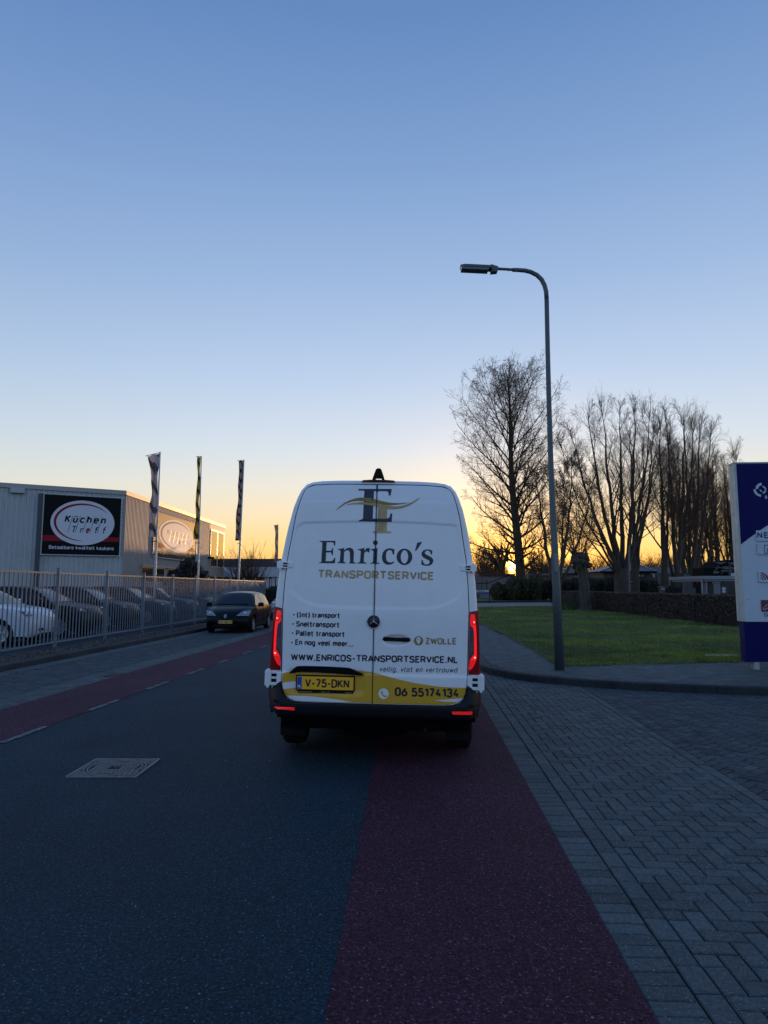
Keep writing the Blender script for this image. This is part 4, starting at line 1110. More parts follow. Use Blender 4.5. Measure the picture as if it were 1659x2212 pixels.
# third brake lamp and camera on the roof edge
cx, cz = VL(850, 122)
m_ = MB(); yt = base_y(0, 2.68)
m_.prism([(-.165, 0), (-.150, .014), (-.06, .020), (.06, .020), (.150, .014), (.165, 0)], lambda u, v, d: (u + cx, yt - .03 + d, 2.672 + v), 0, .14); m_\
    .build('high_brake_lamp', M_dlens, van, bevel=.006)
m_ = MB()
fr_out = [(-.060, 0), (-.052, .03), (-.036, .075), (-.026, .102), (-.012, .112), (.012, .112), (.026, .102), (.036, .075), (.052, .03), (.060, 0), (.034, 0), (.028, .024), (-.028, .024), (-.034, 0)]
m_.prism(fr_out, lambda u, v, d: (u + cx, yt - .05 + d, 2.688 + v), 0, .11); cam_p = m_.build('reversing_camera', M_seal, van, bevel=.006)
m_ = MB(); m_.cbox(cx - .06, cx + .06, yt - .03, yt + .05, 2.678, 2.686, .003); m_.build('camera_foot', M_vw, cam_p)
# roof seams ends, underbody, exhaust, wheels, flaps
m_ = MB(); m_.box(-.86, .86, .5, 5.9, .26, .55); m_.box(-.55, .55, .25, .6, .34, .5); m_.box(-.62, .62, .12, .22, .36, .46)
m_.tube([(-.5, .9, .42), (.5, .9, .42)], .06, 8); m_.tube([(-.78, 1.0, .34), (.78, 1.0, .34)], .055, 8); m_.box(-.94, .94, 1.45, 4.5, .19, .5); m_.box(-.90, .90, 5.4, 5.56, .14, .5); m_.box(-.70, .70, 4.5, 5.4, .16, .5); m_.box(-.74, .74, .8, 1.45, .24, .5); m_.lathe([(.33, -.1), (.34, -.06), (.34, .06), (.33, .1)], (0, .62, .33), 'z', 20); m_.box(-.90, .90, .30, .34, .30, .5); m_.build('underbody', M_under, van)  # boxes hang low, shaped to block light from getting under the van
m_ = MB(); m_.tube([(.42, .9, .33), (.50, .30, .33)], .032, 10); m_.build('exhaust_pipe', mat('exhaust steel', (.06, .055, .05), .6, .6), van)
def wheel(parent, x, y, r, w, outer, name='wheel', spokes=5, rimm=None, rr_=.64):
    """outer: +1/-1 side of the disc"""
    m1 = MB(); hw = w / 2
    m1.lathe([(r * .66, -hw * .9), (r * .86, -hw), (r * .96, -hw * .86), (r, -hw * .6), (r, hw * .6), (r * .96, hw * .86), (r * .86, hw), (r * .66, hw * .9)], (x, y, r), 'x', 28, cap=False)
    whl = m1.build(name, M_tyre, parent, smooth=True)
    m2 = MB(); xo = outer * hw * .75
    m2.lathe([(r * .68, xo * .2), (r * .66, xo * 1.15), (r * .60, xo * 1.1), (r * .58, xo * .4), (r * .1, xo * .35)], (x, y, r), 'x', 28, cap=False)
    for i in range(spokes):
        a = 2 * PI * i / spokes + .3; ca, sa = math.cos(a), math.sin(a); wd = r * .09
        P = [(r * .10, -wd), (r * .10, wd), (r * .60, wd * 1.3), (r * .60, -wd * 1.3)]
        vv = [(x + xo * .98, y + ca * u - sa * v, r + sa * u + ca * v) for u, v in P] + [(x + xo * .5, y + ca * u - sa * v, r + sa * u + ca * v) for u, v in P]
        m2.add(vv, [(0, 1, 2, 3), (7, 6, 5, 4), (0, 4, 5, 1), (1, 5, 6, 2), (2, 6, 7, 3), (3, 7, 4, 0)])
    m2.lathe([(r * .15, xo * .4), (r * .14, xo * 1.0), (r * .02, xo * 1.05)], (x, y, r), 'x', 16, cap=False)
    m2.build('rim', rimm or M_rim, whl)
    m3 = MB(); m3.lathe([(r * .62, 0), (r * .62, xo * .15), (.01, xo * .16)], (x, y, r), 'x', 20, cap=False); m3.build('brake_disc', M_under, whl)
    return whl
M_rim = mat('alloy rim', (.42, .44, .47), .35, .8)
for sgn in (-1, 1):
    wheel(van, sgn * .86, 1.02, .345, .235, sgn); wheel(van, sgn * .88, 4.95, .345, .225, sgn)
    m_ = MB(); m_.cbox(sgn * .83 - .13, sgn * .83 + .13, .60, .615, .16, .47, .004); m_.build('mud_flap', M_seal, van)
    # wheel housings and rubbing strip on the flank, cab glass and mirrors
    for yw in (1.02, 4.95):
        m_ = MB(); P = [(.44 * math.cos(PI * i / 14), .34 + .44 * math.sin(PI * i / 14)) for i in range(15)]
        m_.prism(P if sgn > 0 else list(reversed(P)), lambda u, v, d: (sgn * (.992 - d), yw - u * 1, v), 0, .05, back=False); m_.build('wheel_housing', M_under, van)
    m_ = MB(); m_.cbox(min(sgn * .985, sgn * 1.005), max(sgn * .985, sgn * 1.005), 1.55, 4.4, .66, .80, .008); m_.build('side_moulding', M_vb, van)
    m_ = MB(); P = [(4.15, 1.45), (5.35, 1.45), (5.15, 1.95), (4.75, 2.12), (4.15, 2.12)]
    m_.add([(sgn * (ip(HW, z) + .012), y, z) for y, z in (P if sgn > 0 else reversed(P))], [(0, 1, 2, 3, 4)]); m_.build('cab_window', M_glass, van)
    m_ = MB(); m_.cbox(min(sgn * .98, sgn * 1.20), max(sgn * .98, sgn * 1.20), 4.98, 5.10, 1.50, 1.85, .03); m_.build('wing_mirror', M_seal, van)
m_ = MB(); m_.add([(-.72, 5.46, 1.62), (.72, 5.46, 1.62), (.66, 5.10, 2.30), (-.66, 5.10, 2.30)], [(0, 1, 2, 3)]); m_.build('windscreen', M_glass, van)
# roof corner gutter lines
for sgn in (-1, 1):
    m_ = MB(); m_.tube([(sgn * .70, .2, 2.655), (sgn * .70, 4.6, 2.655)], .006, 5); m_.build('roof_gutter', M_vw, van)
# ------------------------------------------------------------------ cars
M_pblack = mat('black car paint', (.003, .0035, .005), .28, spec=.18)
M_pnavy = mat('dark blue car paint', (.003, .005, .020), .28, spec=.18)
M_pwhite = mat('white car paint', (.55, .60, .66), .3, coat=.3)
M_pplum = mat('plum car paint', (.09, .02, .045), .2, coat=1.0)
M_psilver = mat('silver car paint', (.35, .37, .40), .25, .5, coat=.8)
M_cglass = mat('car glass', (.008, .015, .019), .08, spec=.25)
M_lampg = mat('headlamp glass', (.22, .25, .28), .15, .3, coat=.5)
M_platey = mat('pale yellow plate', (.80, .48, .10), .5)
def car(label, loc, rz, paint, P, group=None, front_detail=True, name='parked_car'):
    """P: dict of outline, size.  local +y is the nose"""
    L, W, H_ = P['L'], P['W'], P['H']; top = P['top']; ra = P['wr'] + .05; wf, wr_ = P['wf'], P['wb']
    t = thing(name, label, 'car', loc, (0, 0, rz), group)
    topS = smooth_line(top, 5)
    sill = P.get('sill', .24)
    def bot(y):
        z = sill
        for wy in (wf, wr_):
            d = abs(y - wy)
            if d < ra: z = max(z, P['wr'] + math.sqrt(max(0, ra * ra - d * d)) * 1.0)
        return z
    # bottom line matched to the top line by parameter
    n = len(topS); ys0, ys1 = .06, L - .10
    lens_ = [0]
    for a, b in zip(topS, topS[1:]): lens_.append(lens_[-1] + math.hypot(b[0] - a[0], b[1] - a[1]))
    dense = []; NS = 96
    for i in range(NS + 1):
        s = lens_[-1] * i / NS; j = 0
        while j < len(lens_) - 2 and lens_[j + 1] < s: j += 1
        f = (s - lens_[j]) / max(1e-9, lens_[j + 1] - lens_[j])
        U = (topS[j][0] + (topS[j + 1][0] - topS[j][0]) * f, topS[j][1] + (topS[j + 1][1] - topS[j][1]) * f)
        yb_ = min(max(U[0], ys0), ys1)
        dense.append((U, (yb_, bot(yb_))))
    belt, wtop = P['belt'], P['wtop']
    def w(y, z):
        b = W / 2
        if z > belt: b -= (z - belt) / (H_ - belt) * (W / 2 - wtop)
        b -= .035 * max(0, (.62 - z) / .4) ** 2 + .02 * max(0, (z - .75)) * (z < belt)
        q = abs(y - L / 2) / (L / 2); b *= 1 - P.get('plan', .13) * max(0, (q - .45) / .55) ** 2.4
        return b
    def bend(x, y):
        q = abs(y - L / 2) / (L / 2); s = 1 if y > L / 2 else -1
        return y - s * P.get('bulge', .20) * (x / (W / 2)) ** 2 * max(0, (q - .35) / .65) ** 1.5
    NSD, NT = 7, 10
    mb = MB(); ring = 2 * NSD + NT + 1
    for (U, B) in dense:
        side = []
        for i in range(NSD):
            f = i / NSD; y = B[0] + (U[0] - B[0]) * f; z = B[1] + (U[1] - B[1]) * f * 1.0; z = min(z, U[1] - .02 * (1 - f))
            side.append((w(y, z), y, z))
        wt = w(U[0], U[1]); ringp = [(-a, bend(a, y), z) for a, y, z in side]
        for j in range(NT + 1):
            tt = -1 + 2 * j / NT; tt = math.copysign(abs(tt) ** .8, tt); x = wt * tt * (.965 if abs(tt) > .99 else 1)
            crown = P.get('crown', .035) * abs(tt) ** 3
            ringp.append((x, bend(x, U[0]), U[1] - crown))
        ringp += [(a, bend(a, y), z) for a, y, z in reversed(side)]
        mb.v.extend(ringp)
    for i in range(NS):
        for j in range(ring - 1):
            mb.f.append((i * ring + j, i * ring + j + 1, (i + 1) * ring + j + 1, (i + 1) * ring + j)); mb.m.append(0); mb.t.append(.5)
    for e in (0, NS):
        f = tuple(range(e * ring, e * ring + ring)); mb.f.append(tuple(reversed(f)) if e == 0 else f); mb.m.append(0); mb.t.append(.5)
    body = mb.build('body', paint, t, smooth=True, auto=50)
    m_ = MB(); m_.box(-W / 2 + .12, W / 2 - .12, .3, L - .3, sill - .06, .62); 
    m_.build('underbody', M_under, t)
    # windscreen and rear window: follow the top line
    def uy(y, front=True):
        pts = topS
        best = None
        for a, b in zip(pts, pts[1:]):
            if a[0] <= y <= b[0]:
                best = a[1] + (b[1] - a[1]) * (y - a[0]) / (b[0] - a[0] + 1e-9)
        return best if best is not None else pts[-1][1]
    def screen(ya, yb, name, k0=.90, k1=.90):
        m_ = MB()
        def fn(a, b):
            y = ya + (yb - ya) * a; z = uy(y); wt = w(y, z) * (k0 + (k1 - k0) * a); tt = -1 + 2 * b; x = wt * tt
            return (x, bend(x, y) + (.006 if ya < yb else -.006) * 0, z - P.get('crown', .035) * abs(x / w(y, z)) ** 3 + .012)
        m_.grid(fn, 10, 12, flip=(ya < yb)); return m_.build(name, M_cglass, t, smooth=True)
    screen(P['cowl'], P['head'], 'windscreen', .90, .88)
    if P.get('rw'): screen(P['rw'][0], P['rw'][1], 'rear_window')
    for sgn in (-1, 1):
        for (tp, bt) in P['sidew']:
            m_ = MB(); nn = 8
            def ln(poly, f):
                x = poly[0][0] + (poly[-1][0] - poly[0][0]) * f
                return (x, xz(poly, x))
            def fn(a, b):
                y0_, z0_ = ln(bt, a); y1_, z1_ = ln(tp, a); y = y0_ + (y1_ - y0_) * b; z = z0_ + (z1_ - z0_) * b
                return (sgn * (w(y, z) + .008), bend(w(y, z), y), z)
            m_.grid(fn, 8, 4, flip=(sgn < 0)); m_.build('side_window', M_cglass, t, smooth=True)
        for yy_ in (P['wb'], P['wf']): wheel(t, sgn * (W / 2 - .115), yy_, P['wr'], .20, sgn, spokes=P.get('spokes', 5))
        # door seams, moulding, handle
        m_ = MB()
        for yd in P['seams']:
            pts = [(sgn * (w(yd, z) + .003), bend(w(yd, z), yd), z) for z in [sill + .12 + (P['belt'] - sill - .12) * i / 6 for i in range(7)]]
            m_.tube(pts, .004, 4)
        pts = [(sgn * (w(y, .52) + .006), bend(w(y, .52), y), .52) for y in [P['wb'] + .45 + (P['wf'] - P['wb'] - .9) * i / 8 for i in range(9)]]
        m_.tube(pts, .016, 5); m_.build('side_trim', paint if P.get('trimp') else M_seal, t)
        m_ = MB()
        for yd in P['handles']: m_.cbox(min(sgn * (w(yd, .82) - .01), sgn * (w(yd, .82) + .028)), max(sgn * (w(yd, .82) - .01), sgn * (w(yd, .82) + .028)), yd - .09, yd + .09, P['belt'] - .12, P['belt'] - .09, .006)
        m_.build('door_handle', paint, t)
        m_ = MB(); ym = P['mir']; wm = w(ym, belt + .05)
        m_.tube([(sgn * (wm - .02), ym, belt + .04), (sgn * (wm + .08), ym - .02, belt + .07)], .022, 6)
        m_.cbox(min(sgn * (wm + .05), sgn * (wm + .26)), max(sgn * (wm + .05), sgn * (wm + .26)), ym - .06, ym + .06, belt + .02, belt + .17, .035); m_.build('wing_mirror', M_seal if not P.get('mirp') else paint, t, smooth=False)
        # headlamp: a curved patch at the nose corner
        hl = P['hl']   # list of (y_along_top 0..1 , x inner, x outer) rows on the top line
        m_ = MB()
        def fn(a, b, sgn=sgn):
            z = hl[0] + (hl[1] - hl[0]) * a; xi = hl[2] + (hl[3] - hl[2]) * a; 
            # y at that height on the nose
            yn = max((p[0] for p in dense_nose if abs(p[1] - z) < .03), default=L - .1)
            xo = w(yn, z) - .0; x = xi + (xo + .006 - xi) * min(1, b / .7); q = max(0, (b - .7) / .3)
            return (sgn * x, bend(x, yn) + .010 - q * .20 * (1 + .4 * a), z + .01 * q + (.05 * b * a))
        dense_nose = [(U[0], U[1]) for U, B in dense if U[0] > L * .7]
        def ny(z):
            best = L - .1; bd = 9
            for y_, z_ in dense_nose:
                if abs(z_ - z) < bd: bd = abs(z_ - z); best = y_
            return best
        dense_nose = [(ny(zq / 100), zq / 100) for zq in range(20, int(P['belt'] * 100) + 8)]
        m_.grid(fn, 6, 10, flip=(sgn > 0)); h = m_.build('headlight', M_lampg, t, smooth=True)
        m_ = MB(); zc = (hl[0] + hl[1]) / 2; xc = (hl[2] + W / 2) / 2 + .02
        m_.lathe([(.055, -.01), (.05, .014), (.02, .016)], (sgn * xc, bend(xc, ny(zc)) + .004, zc), 'y', 14); m_.build('lamp_bowl', M_chrome, h, smooth=True)
        m_ = MB(); m_.cbox(min(sgn * (W / 2 - .20), sgn * (W / 2 - .08)), max(sgn * (W / 2 - .20), sgn * (W / 2 - .08)), .02, .14, P['belt'] - .22, P['belt'] + .02, .02); m_.build('tail_light', M_lens, t)
        m_ = MB(); xf = W / 2 - .30; m_.lathe([(.05, -.02), (.045, .012), (.01, .014)], (sgn * xf, bend(xf, L - .06) - .01, .36), 'y', 12); m_.build('fog_lamp', M_lampg, t)
    if front_detail:
        m_ = MB(); yn = L + .002
        m_.cbox(-.42, .42, L - .10, L + .004, .24, .33, .01); m_.cbox(-.46, .46, L - .09, L - .006 - .03, .40, .47, .01); m_.build('grille', M_seal, t)
    return t
CLIO = dict(L=3.99, W=1.72, H=1.48, wtop=.55, crown=.055, belt=.91, wr=.305, wf=3.18, wb=.62, sill=.22,
    top=[(.04, .34), (.0, .50), (.03, .80), (.10, 1.0), (.34, 1.36), (.62, 1.45), (1.3, 1.49), (2.0, 1.465), (2.35, 1.40), (3.02, 1.02), (3.16, .97), (3.5, .88), (3.76, .76), (3.93, .60), (3.985, .48), (3.97, .32), (3.92, .22)],
    cowl=3.04, head=2.36, rw=(.16, .40), sidew=[([(.62, 1.30), (1.1, 1.40), (1.72, 1.41)], [(.55, 1.0), (1.72, .965)]), ([(1.80, 1.41), (2.28, 1.35), (2.88, 1.02)], [(1.80, .962), (2.88, .955)])],
    seams=[1.76, 2.92, .95], handles=[1.05, 2.0], mir=2.72, hl=(.63, .80, .36, .56), bulge=.26, spokes=7, mirp=False)
SUV = dict(L=4.45, W=1.86, H=1.64, wtop=.66, belt=1.08, wr=.35, wf=3.55, wb=.86, sill=.26, trimp=True,
    top=[(.05, .36), (.0, .60), (.03, .95), (.12, 1.15), (.42, 1.50), (.75, 1.60), (1.5, 1.64), (2.2, 1.61), (2.6, 1.53), (3.25, 1.14), (3.42, 1.09), (3.95, 1.02), (4.25, .92), (4.40, .76), (4.44, .55), (4.42, .36), (4.36, .26)],
    cowl=3.28, head=2.62, rw=(.18, .44), sidew=[([(.66, 1.36), (1.1, 1.50), (1.85, 1.53)], [(.60, 1.14), (1.85, 1.12)]), ([(1.94, 1.53), (2.45, 1.49), (3.12, 1.16)], [(1.94, 1.12), (3.12, 1.10)])],
    seams=[1.90, 3.15, 1.05], handles=[1.25, 2.15], mir=2.95, hl=(.82, .90, .66, .70), bulge=.22, spokes=5, mirp=True)

clio = car('small black hatchback facing us at the left kerb, its flank catching gold light', (-5.48, 28.35, 0), PI - .05, M_pblack, CLIO)
# its plate and diamond badge
def plate_small(parent, txt, y, z, w=.52, h=.11, m=None):
    m_ = MB(); m_.cbox(-w / 2, w / 2, y, y + .012, z - h / 2, z + h / 2, .002); p = m_.build('number_plate', m or M_platey, parent)
    fp = lambda u, v, off: (-u, y + .0125 + off, v)
    t_ = MB(); text(t_, txt, (-w / 2 + .07, z - h * .32), (w / 2 - .025, z - h * .32), h * .64, h * .12, fp, .0006); t_.build('plate_lettering', M_black, p)
    m_ = MB(); m_.box(w / 2 - .045, w / 2 - .003, y + .0125, y + .0135, z - h / 2 + .003, z + h / 2 - .003); m_.build('country_band', M_blue, p)
plate_small(clio, '24-JBX-8', 4.0, .415)
m_ = MB(); dm = [(0, .062), (.046, 0), (0, -.062), (-.046, 0)]
for i in range(4):
    a, b = dm[i], dm[(i + 1) % 4]
    m_.tube([(a[0], 3.985, .62 + a[1]), (b[0], 3.985, .62 + b[1])], .011, 6)
m_.build('diamond_badge', M_chrome, clio)
m_ = MB(); m_.tube([(-.60, 3.02, 1.035), (-.2, 3.075, 1.03), (.2, 3.085, 1.03), (.60, 3.03, 1.03)], .014, 5); m_.build('wiper', M_seal, clio)
purple = car('plum hatchback mostly hidden between the black hatchback and the van', (-4.62, 37.2, 0), PI - .05, M_pplum, CLIO)
plate_small(purple, '-', 4.0, .40)

def xfence(Y): return -8.76 + .03 * (Y - 18.2)
cars_l = 'cars parked nose out behind the bar fence'
wcar = car('white car with dark spoked wheel, nearest behind the bar fence', (xfence(18.2) - .72 - 4.45, 19.35, .06), -PI / 2, M_pwhite, SUV, cars_l, name='parked_car')
d0 = car('black car with five spoke wheels, second from the near end behind the bar fence', (xfence(21) - .75 - 4.45, 22.55, .06), -PI / 2, M_pblack, SUV, cars_l)
n0 = car('third car behind the bar fence, dark blue with a windscreen sheet', (xfence(25) - .95 - 4.45, 26.3, .06), -PI / 2, M_pnavy, SUV, cars_l)
for lab, y, dx in (('fourth car behind the bar fence, dark blue, below the first flagpole', 29.6, -.7), ('fifth car behind the bar fence, dark blue, before the evergreen bush', 33.0, -.7), ('last car of the row behind the bar fence, dark blue, below the second flagpole', 36.6, -.7)):
    dup(n0, lab, (xfence(y) + dx - 4.45, y, .06), (0, 0, -PI / 2))
# price stickers hung in the windscreens
M_paper = mat('paper sheet', (.6, .64, .66), .7)

# a light van far off behind the low hedge
lt = car('pale car seen above the dark hedge beyond the fence end', (-9.9, 50.5, .1), PI - .1, M_psilver, SUV, name='parked_car')
lt.scale = (1, 1, 1.2)

# ------------------------------------------------------------------ bar fence
M_steel = mat('galvanised steel', (.15, .18, .21), .65, .1, noise=[(3, .15), (30, .15)], stain=(6, .6, .8, (.14, .15, .16)))
fen = thing('bar_fence', 'tall galvanised steel bar fence on the left behind the kerb', 'fence', (xfence(18.2), 18.2, .1), (0, 0, 0))
FA = math.atan(.03)
def fl(s, lat=0.0): return (.03 * s + lat, s)        # along the fence, local
bar_mesh = MB().cbox(-.014, .014, -.014, .014, .10, 1.93, .003).mesh('bar', M_steel)
post_mesh = MB().cbox(-.042, .042, -.025, .025, -.1, 2.05, .006).box(-.046, .046, -.03, .03, 2.0501, 2.07).mesh('post', M_steel)
first = -6.0
for i in range(12):
    s0_ = first + 3.0 * i; x, y = fl(s0_)
    p = bpy.data.objects.new('post', post_mesh); C.objects.link(p); p.parent = fen; p.location = (x, y, 0)
    if s0_ > 26: continue
    if i < 11:
        for k in range(1, 16):
            s_ = s0_ + 3.0 * k / 16; x, y = fl(s_); b = bpy.data.objects.new('bar', bar_mesh); C.objects.link(b); b.parent = fen; b.location = (x, y, rnd.uniform(-.004, .004))
        for z, r_ in ((.10, .02), (1.93, .022)):
            m_ = MB(); xa, ya = fl(s0_ + .035); xb, yb = fl(s0_ + 2.965)
            m_.add([(xa - .02, ya, z - r_), (xa + .02, ya, z - r_), (xb + .02, yb, z - r_), (xb - .02, yb, z - r_), (xa - .02, ya, z + r_), (xa + .02, ya, z + r_), (xb + .02, yb, z + r_), (xb - .02, yb, z + r_)], [(0, 3, 2, 1), (4, 5, 6, 7), (0, 1, 5, 4), (1, 2, 6, 5), (2, 3, 7, 6), (3, 0, 4, 7)])
            m_.build('rail', M_steel, fen)
# return of the fence at its far end
m_ = MB(); x, y = fl(27.0)
for k in range(14): m_.cbox(x - .2 - k * .19, x - .17 - k * .19, y - .015, y + .015, .10, 1.93, .003)
m_.box(x - 2.9, x - .05, y - .02, y + .02, .08, .12); m_.box(x - 2.9, x - .05, y - .02, y + .02, 1.91, 1.95); m_.build('return_panel', M_steel, fen)

# ------------------------------------------------------------------ kitchen showroom
M_clad = mat('grey steel cladding', (.42, .44, .43), .5, .1, noise=[(.8, .07), (6, .05)], stain=(1.5, .62, .85, (.20, .21, .21)))
M_clad2 = mat('silver ribbed cladding', (.33, .31, .30), .6, .1, noise=(1.0, .06))
M_fascia = mat('roof edge trim', (.34, .33, .31), .45, .4)
M_band = mat('print black', (.004, .004, .006), .55, ior=1.35, spec=.25)
M_bred = mat('print red', (.30, .010, .02), .65, spec=.2)
M_bwhite = mat('print white', (.66, .67, .70), .6, spec=.3)
M_wframe = mat('window frame', (.42, .36, .26), .4, .3)
M_wglass = mat('window glass', (.02, .024, .028), .04, spec=1.0, coat=1.0)
C0, C1 = Vector((-14.5, 37.4)), Vector((-14.0, 58.9)); CL_ = C0 + (Vector((-5.2, -2.9)) * 3.2)
HB = at(267, 1060, 37.4).z
show = thing('showroom_building', 'grey corrugated steel kitchen showroom behind the fence', 'building', (C0.x, C0.y, 0))
def wall(A, B, z0, z1, pitch, depth, name, m, par=show, org=C0):
    """trapezoid ribbed sheet between two plan points"""
    d = (B - A); Ln = d.length; d.normalize(); nrm_ = Vector((d.y, -d.x)); mb = MB(); P = []
    s = 0
    while s < Ln:
        for f, h in ((0, 0), (.42, 0), (.52, 1), (.90, 1)):
            q = s + pitch * f
            if q <= Ln: P.append((q, h * depth))
        s += pitch
    P.append((Ln, 0)); n = len(P)
    for q, h in P:
        p = A + d * q + nrm_ * h - org
        mb.v.extend([(p.x, p.y, z0), (p.x, p.y, z1)])
    for i in range(n - 1): mb.f.append((2 * i, 2 * i + 2, 2 * i + 3, 2 * i + 1)); mb.m.append(0); mb.t.append(.5)
    return mb.build(name, m, par)
wall(CL_, C0, 0, HB - .22, .245, -.035, 'front_wall', M_clad)
CW = C0.lerp(C1, .785)
wall(C0, CW, 0, HB - .22, .20, .035, 'side_wall', M_clad2)
def wbox(A, B, a, b, o0, o1, z0, z1, name, m, par=show, org=C0, ch=None):
    """box along wall A->B between distances a,b; o0..o1 out of the wall"""
    d = (B - A).normalized(); n_ = Vector((d.y, -d.x)); mb = MB(); v = []
    for z in (z0, z1):
        for q, o in ((a, o0), (b, o0), (b, o1), (a, o1)):
            p = A + d * q + n_ * o - org; v.append((p.x, p.y, z))
    mb.add(v, [(0, 1, 2, 3), (7, 6, 5, 4), (0, 4, 5, 1), (1, 5, 6, 2), (2, 6, 7, 3), (3, 7, 4, 0)])
    return mb.build(name, m, par)
LF = (C0 - CL_).length; LS_ = (C1 - C0).length; LW = (CW - C0).length
wbox(CL_, C0, 0, LF + .05, -.06, .07, HB - .24, HB, 'roof_edge', M_fascia)
wbox(C0, C1, -.05, LS_ + .05, -.06, .09, HB - .24, HB, 'roof_edge', M_fascia)
m_ = MB(); q = [CL_ - C0, Vector((0, 0)), C1 - C0, C1 - C0 + Vector((-18, 6)), CL_ - C0 + Vector((-10, 20))]
m_.add([(p.x, p.y, HB - .05) for p in q], [(0, 1, 2, 3, 4)]); m_.build('roof', M_under, show)
m_ = MB(); q2 = [C1 - C0, C1 - C0 + Vector((-18, 6))]; m_.add([(q2[0].x, q2[0].y, 0), (q2[1].x, q2[1].y, 0), (q2[1].x, q2[1].y, HB), (q2[0].x, q2[0].y, HB)], [(0, 1, 2, 3)]); m_.build('back_wall', M_clad, show)
# air box, downpipe
def onfront(px, py):
    r = ray(px, py); d = (C0 - CL_); # intersect in plan
    det = r[0] * (-d.y) - r[1] * (-d.x)
    t = (CL_.x * (-d.y) - CL_.y * (-d.x)) / det; s = (r[0] * CL_.y - r[1] * CL_.x) / det
    return s * LF * 1.0, CAM_H + r[2] * t
def onside(px, py):
    r = ray(px, py); d = (C1 - C0)
    det = r[0] * (-d.y) - r[1] * (-d.x); t = (C0.x * (-d.y) - C0.y * (-d.x)) / det; s = (r[0] * C0.y - r[1] * C0.x) / det
    return s * LS_, CAM_H + r[2] * t
s, z = onfront(38, 1057); wbox(CL_, C0, s - .33, s + .33, .0, .25, HB - .50, HB - .24, 'wall_lamp_box', M_clad)
s, z = onfront(86, 1100); wbox(CL_, C0, s - .10, s + .12, .0, .16, 0, HB - .45, 'downpipe', mat('dark downpipe', (.06, .07, .08), .5, .4))
# banner on the front
def banner(A, B, s0_, s1_, z0, z1, name):
    d = (B - A).normalized(); n_ = Vector((d.y, -d.x)); w, h = s1_ - s0_, z1 - z0
    fn = lambda u, v, off: tuple((A + d * (s0_ + u * w) + n_ * (.12 + off) - C0)) + (z0 + v * h,)
    p = wbox(A, B, s0_, s1_, .10, .118, z0, z1, name, M_band)
    def flat(poly, nm, m, off):
        m_ = MB(); m_.add([fn(u, v, off) for u, v in poly], [tuple(range(len(poly)))]); return m_.build(nm, m, p)
    flat([(0, .215), (1, .235), (1, .315), (0, .315)], 'red_bar', M_bred, .003)
    E_ = lambda cx, cy, rx_, ry, a0, a1, n: [(cx + rx_ * math.cos(R(a0 + (a1 - a0) * i / n)), cy + ry * math.sin(R(a0 + (a1 - a0) * i / n))) for i in range(n + 1)]
    flat(E_(.505, .545, .418, .385, 0, 354, 48), 'white_oval', M_bwhite, .006)
    # red crescent, thick on the left and thinning to both tips
    n = 40; mb = MB(); O, I = [], []
    for i in range(n + 1):
        f = i / n; a = R(32 + (272 - 32) * f); th = .032 * math.sin(PI * f) ** .7 + .001
        O.append((.500 + .372 * math.cos(a), .555 + .325 * math.sin(a))); I.append((.500 + (.372 - th) * math.cos(a), .555 + (.325 - th * 1.15) * math.sin(a)))
    mb.add([fn(u, v, .009) for u, v in O] + [fn(u, v, .009) for u, v in I], [(i, i + n + 1, i + n + 2, i + 1) for i in range(n)]); mb.build('red_crescent', M_bred, p)
    fn2 = lambda u, v, off: tuple((A + d * (s0_ + u) + n_ * (.12 + off) - C0)) + (z0 + v,)
    def tx(s_, x0, x1, y, cap, sw, m, shear=.2, gap=.12):
        mbs = []; text(None, s_, (x0 * w, y * h), (x1 * w, y * h), cap * h, sw * h, fn2, .010, shear, gap, out=mbs)
        for mb in mbs: mb.build('letter', m, p)
    tx('Küchen', .262, .795, .540, .128, .024, M_band, gap=.34)
    mb_ = MB(); tx('Tr', .345, .505, .368, .118, .015, M_band, gap=.5); tx('e', .545, .585, .368, .118, .022, M_bred); tx('ff', .655, .80, .368, .118, .015, M_band, gap=.7)
    m_ = MB()
    for k in range(5):
        x0 = .312 + k * .096; ribbon(m_, [(x0 * w, .375 * h), ((x0 + .058) * w, .665 * h)], .007 * w, fn2, .011)
    m_.build('slanted_lines', mat('print blue grey', (.06, .14, .2), .4), p)
    tx('Betaalbare kwaliteit keukens', .085, .93, .085, .062, .010, M_bwhite, shear=0, gap=.12)
    # white edge tube and lacing
    m_ = MB()
    for a_, b_ in (((-.012, -.012), (1.012, -.012)), ((1.012, -.012), (1.012, 1.012)), ((1.012, 1.012), (-.012, 1.012)), ((-.012, 1.012), (-.012, -.012))):
        m_.tube([fn(*a_, .0), fn(*b_, .0)], .028, 6)
    m_.build('frame_tube', mat('white tube', (.55, .56, .56), .4), p)
    m_ = MB()
    for i in range(14):
        for v0, v1 in ((-.03, .01), (.99, 1.03)): m_.tube([fn((i + .5) / 14, v0, .0), fn((i + .5) / 14, v1, .012)], .012, 4)
        for u0, u1 in ((-.03, .008), (.992, 1.03)): m_.tube([fn(u0, (i + .5) / 14, .0), fn(u1, (i + .5) / 14, .012)], .012, 4)
    m_.build('lacing', M_band, p)
    return p
sA, zA = onfront(97, 1066); sB, zB = onfront(261, 1078); _, zC = onfront(258, 1200)
banner(CL_, C0, sA, sB, zC, zB, 'kitchen_banner')
sA, zT = onside(331, 1103); sB, _ = onside(421, 1130); _, zBt = onside(419, 1213)
b2 = banner(C0, C1, sA, sB, zBt, zT, 'kitchen_banner')
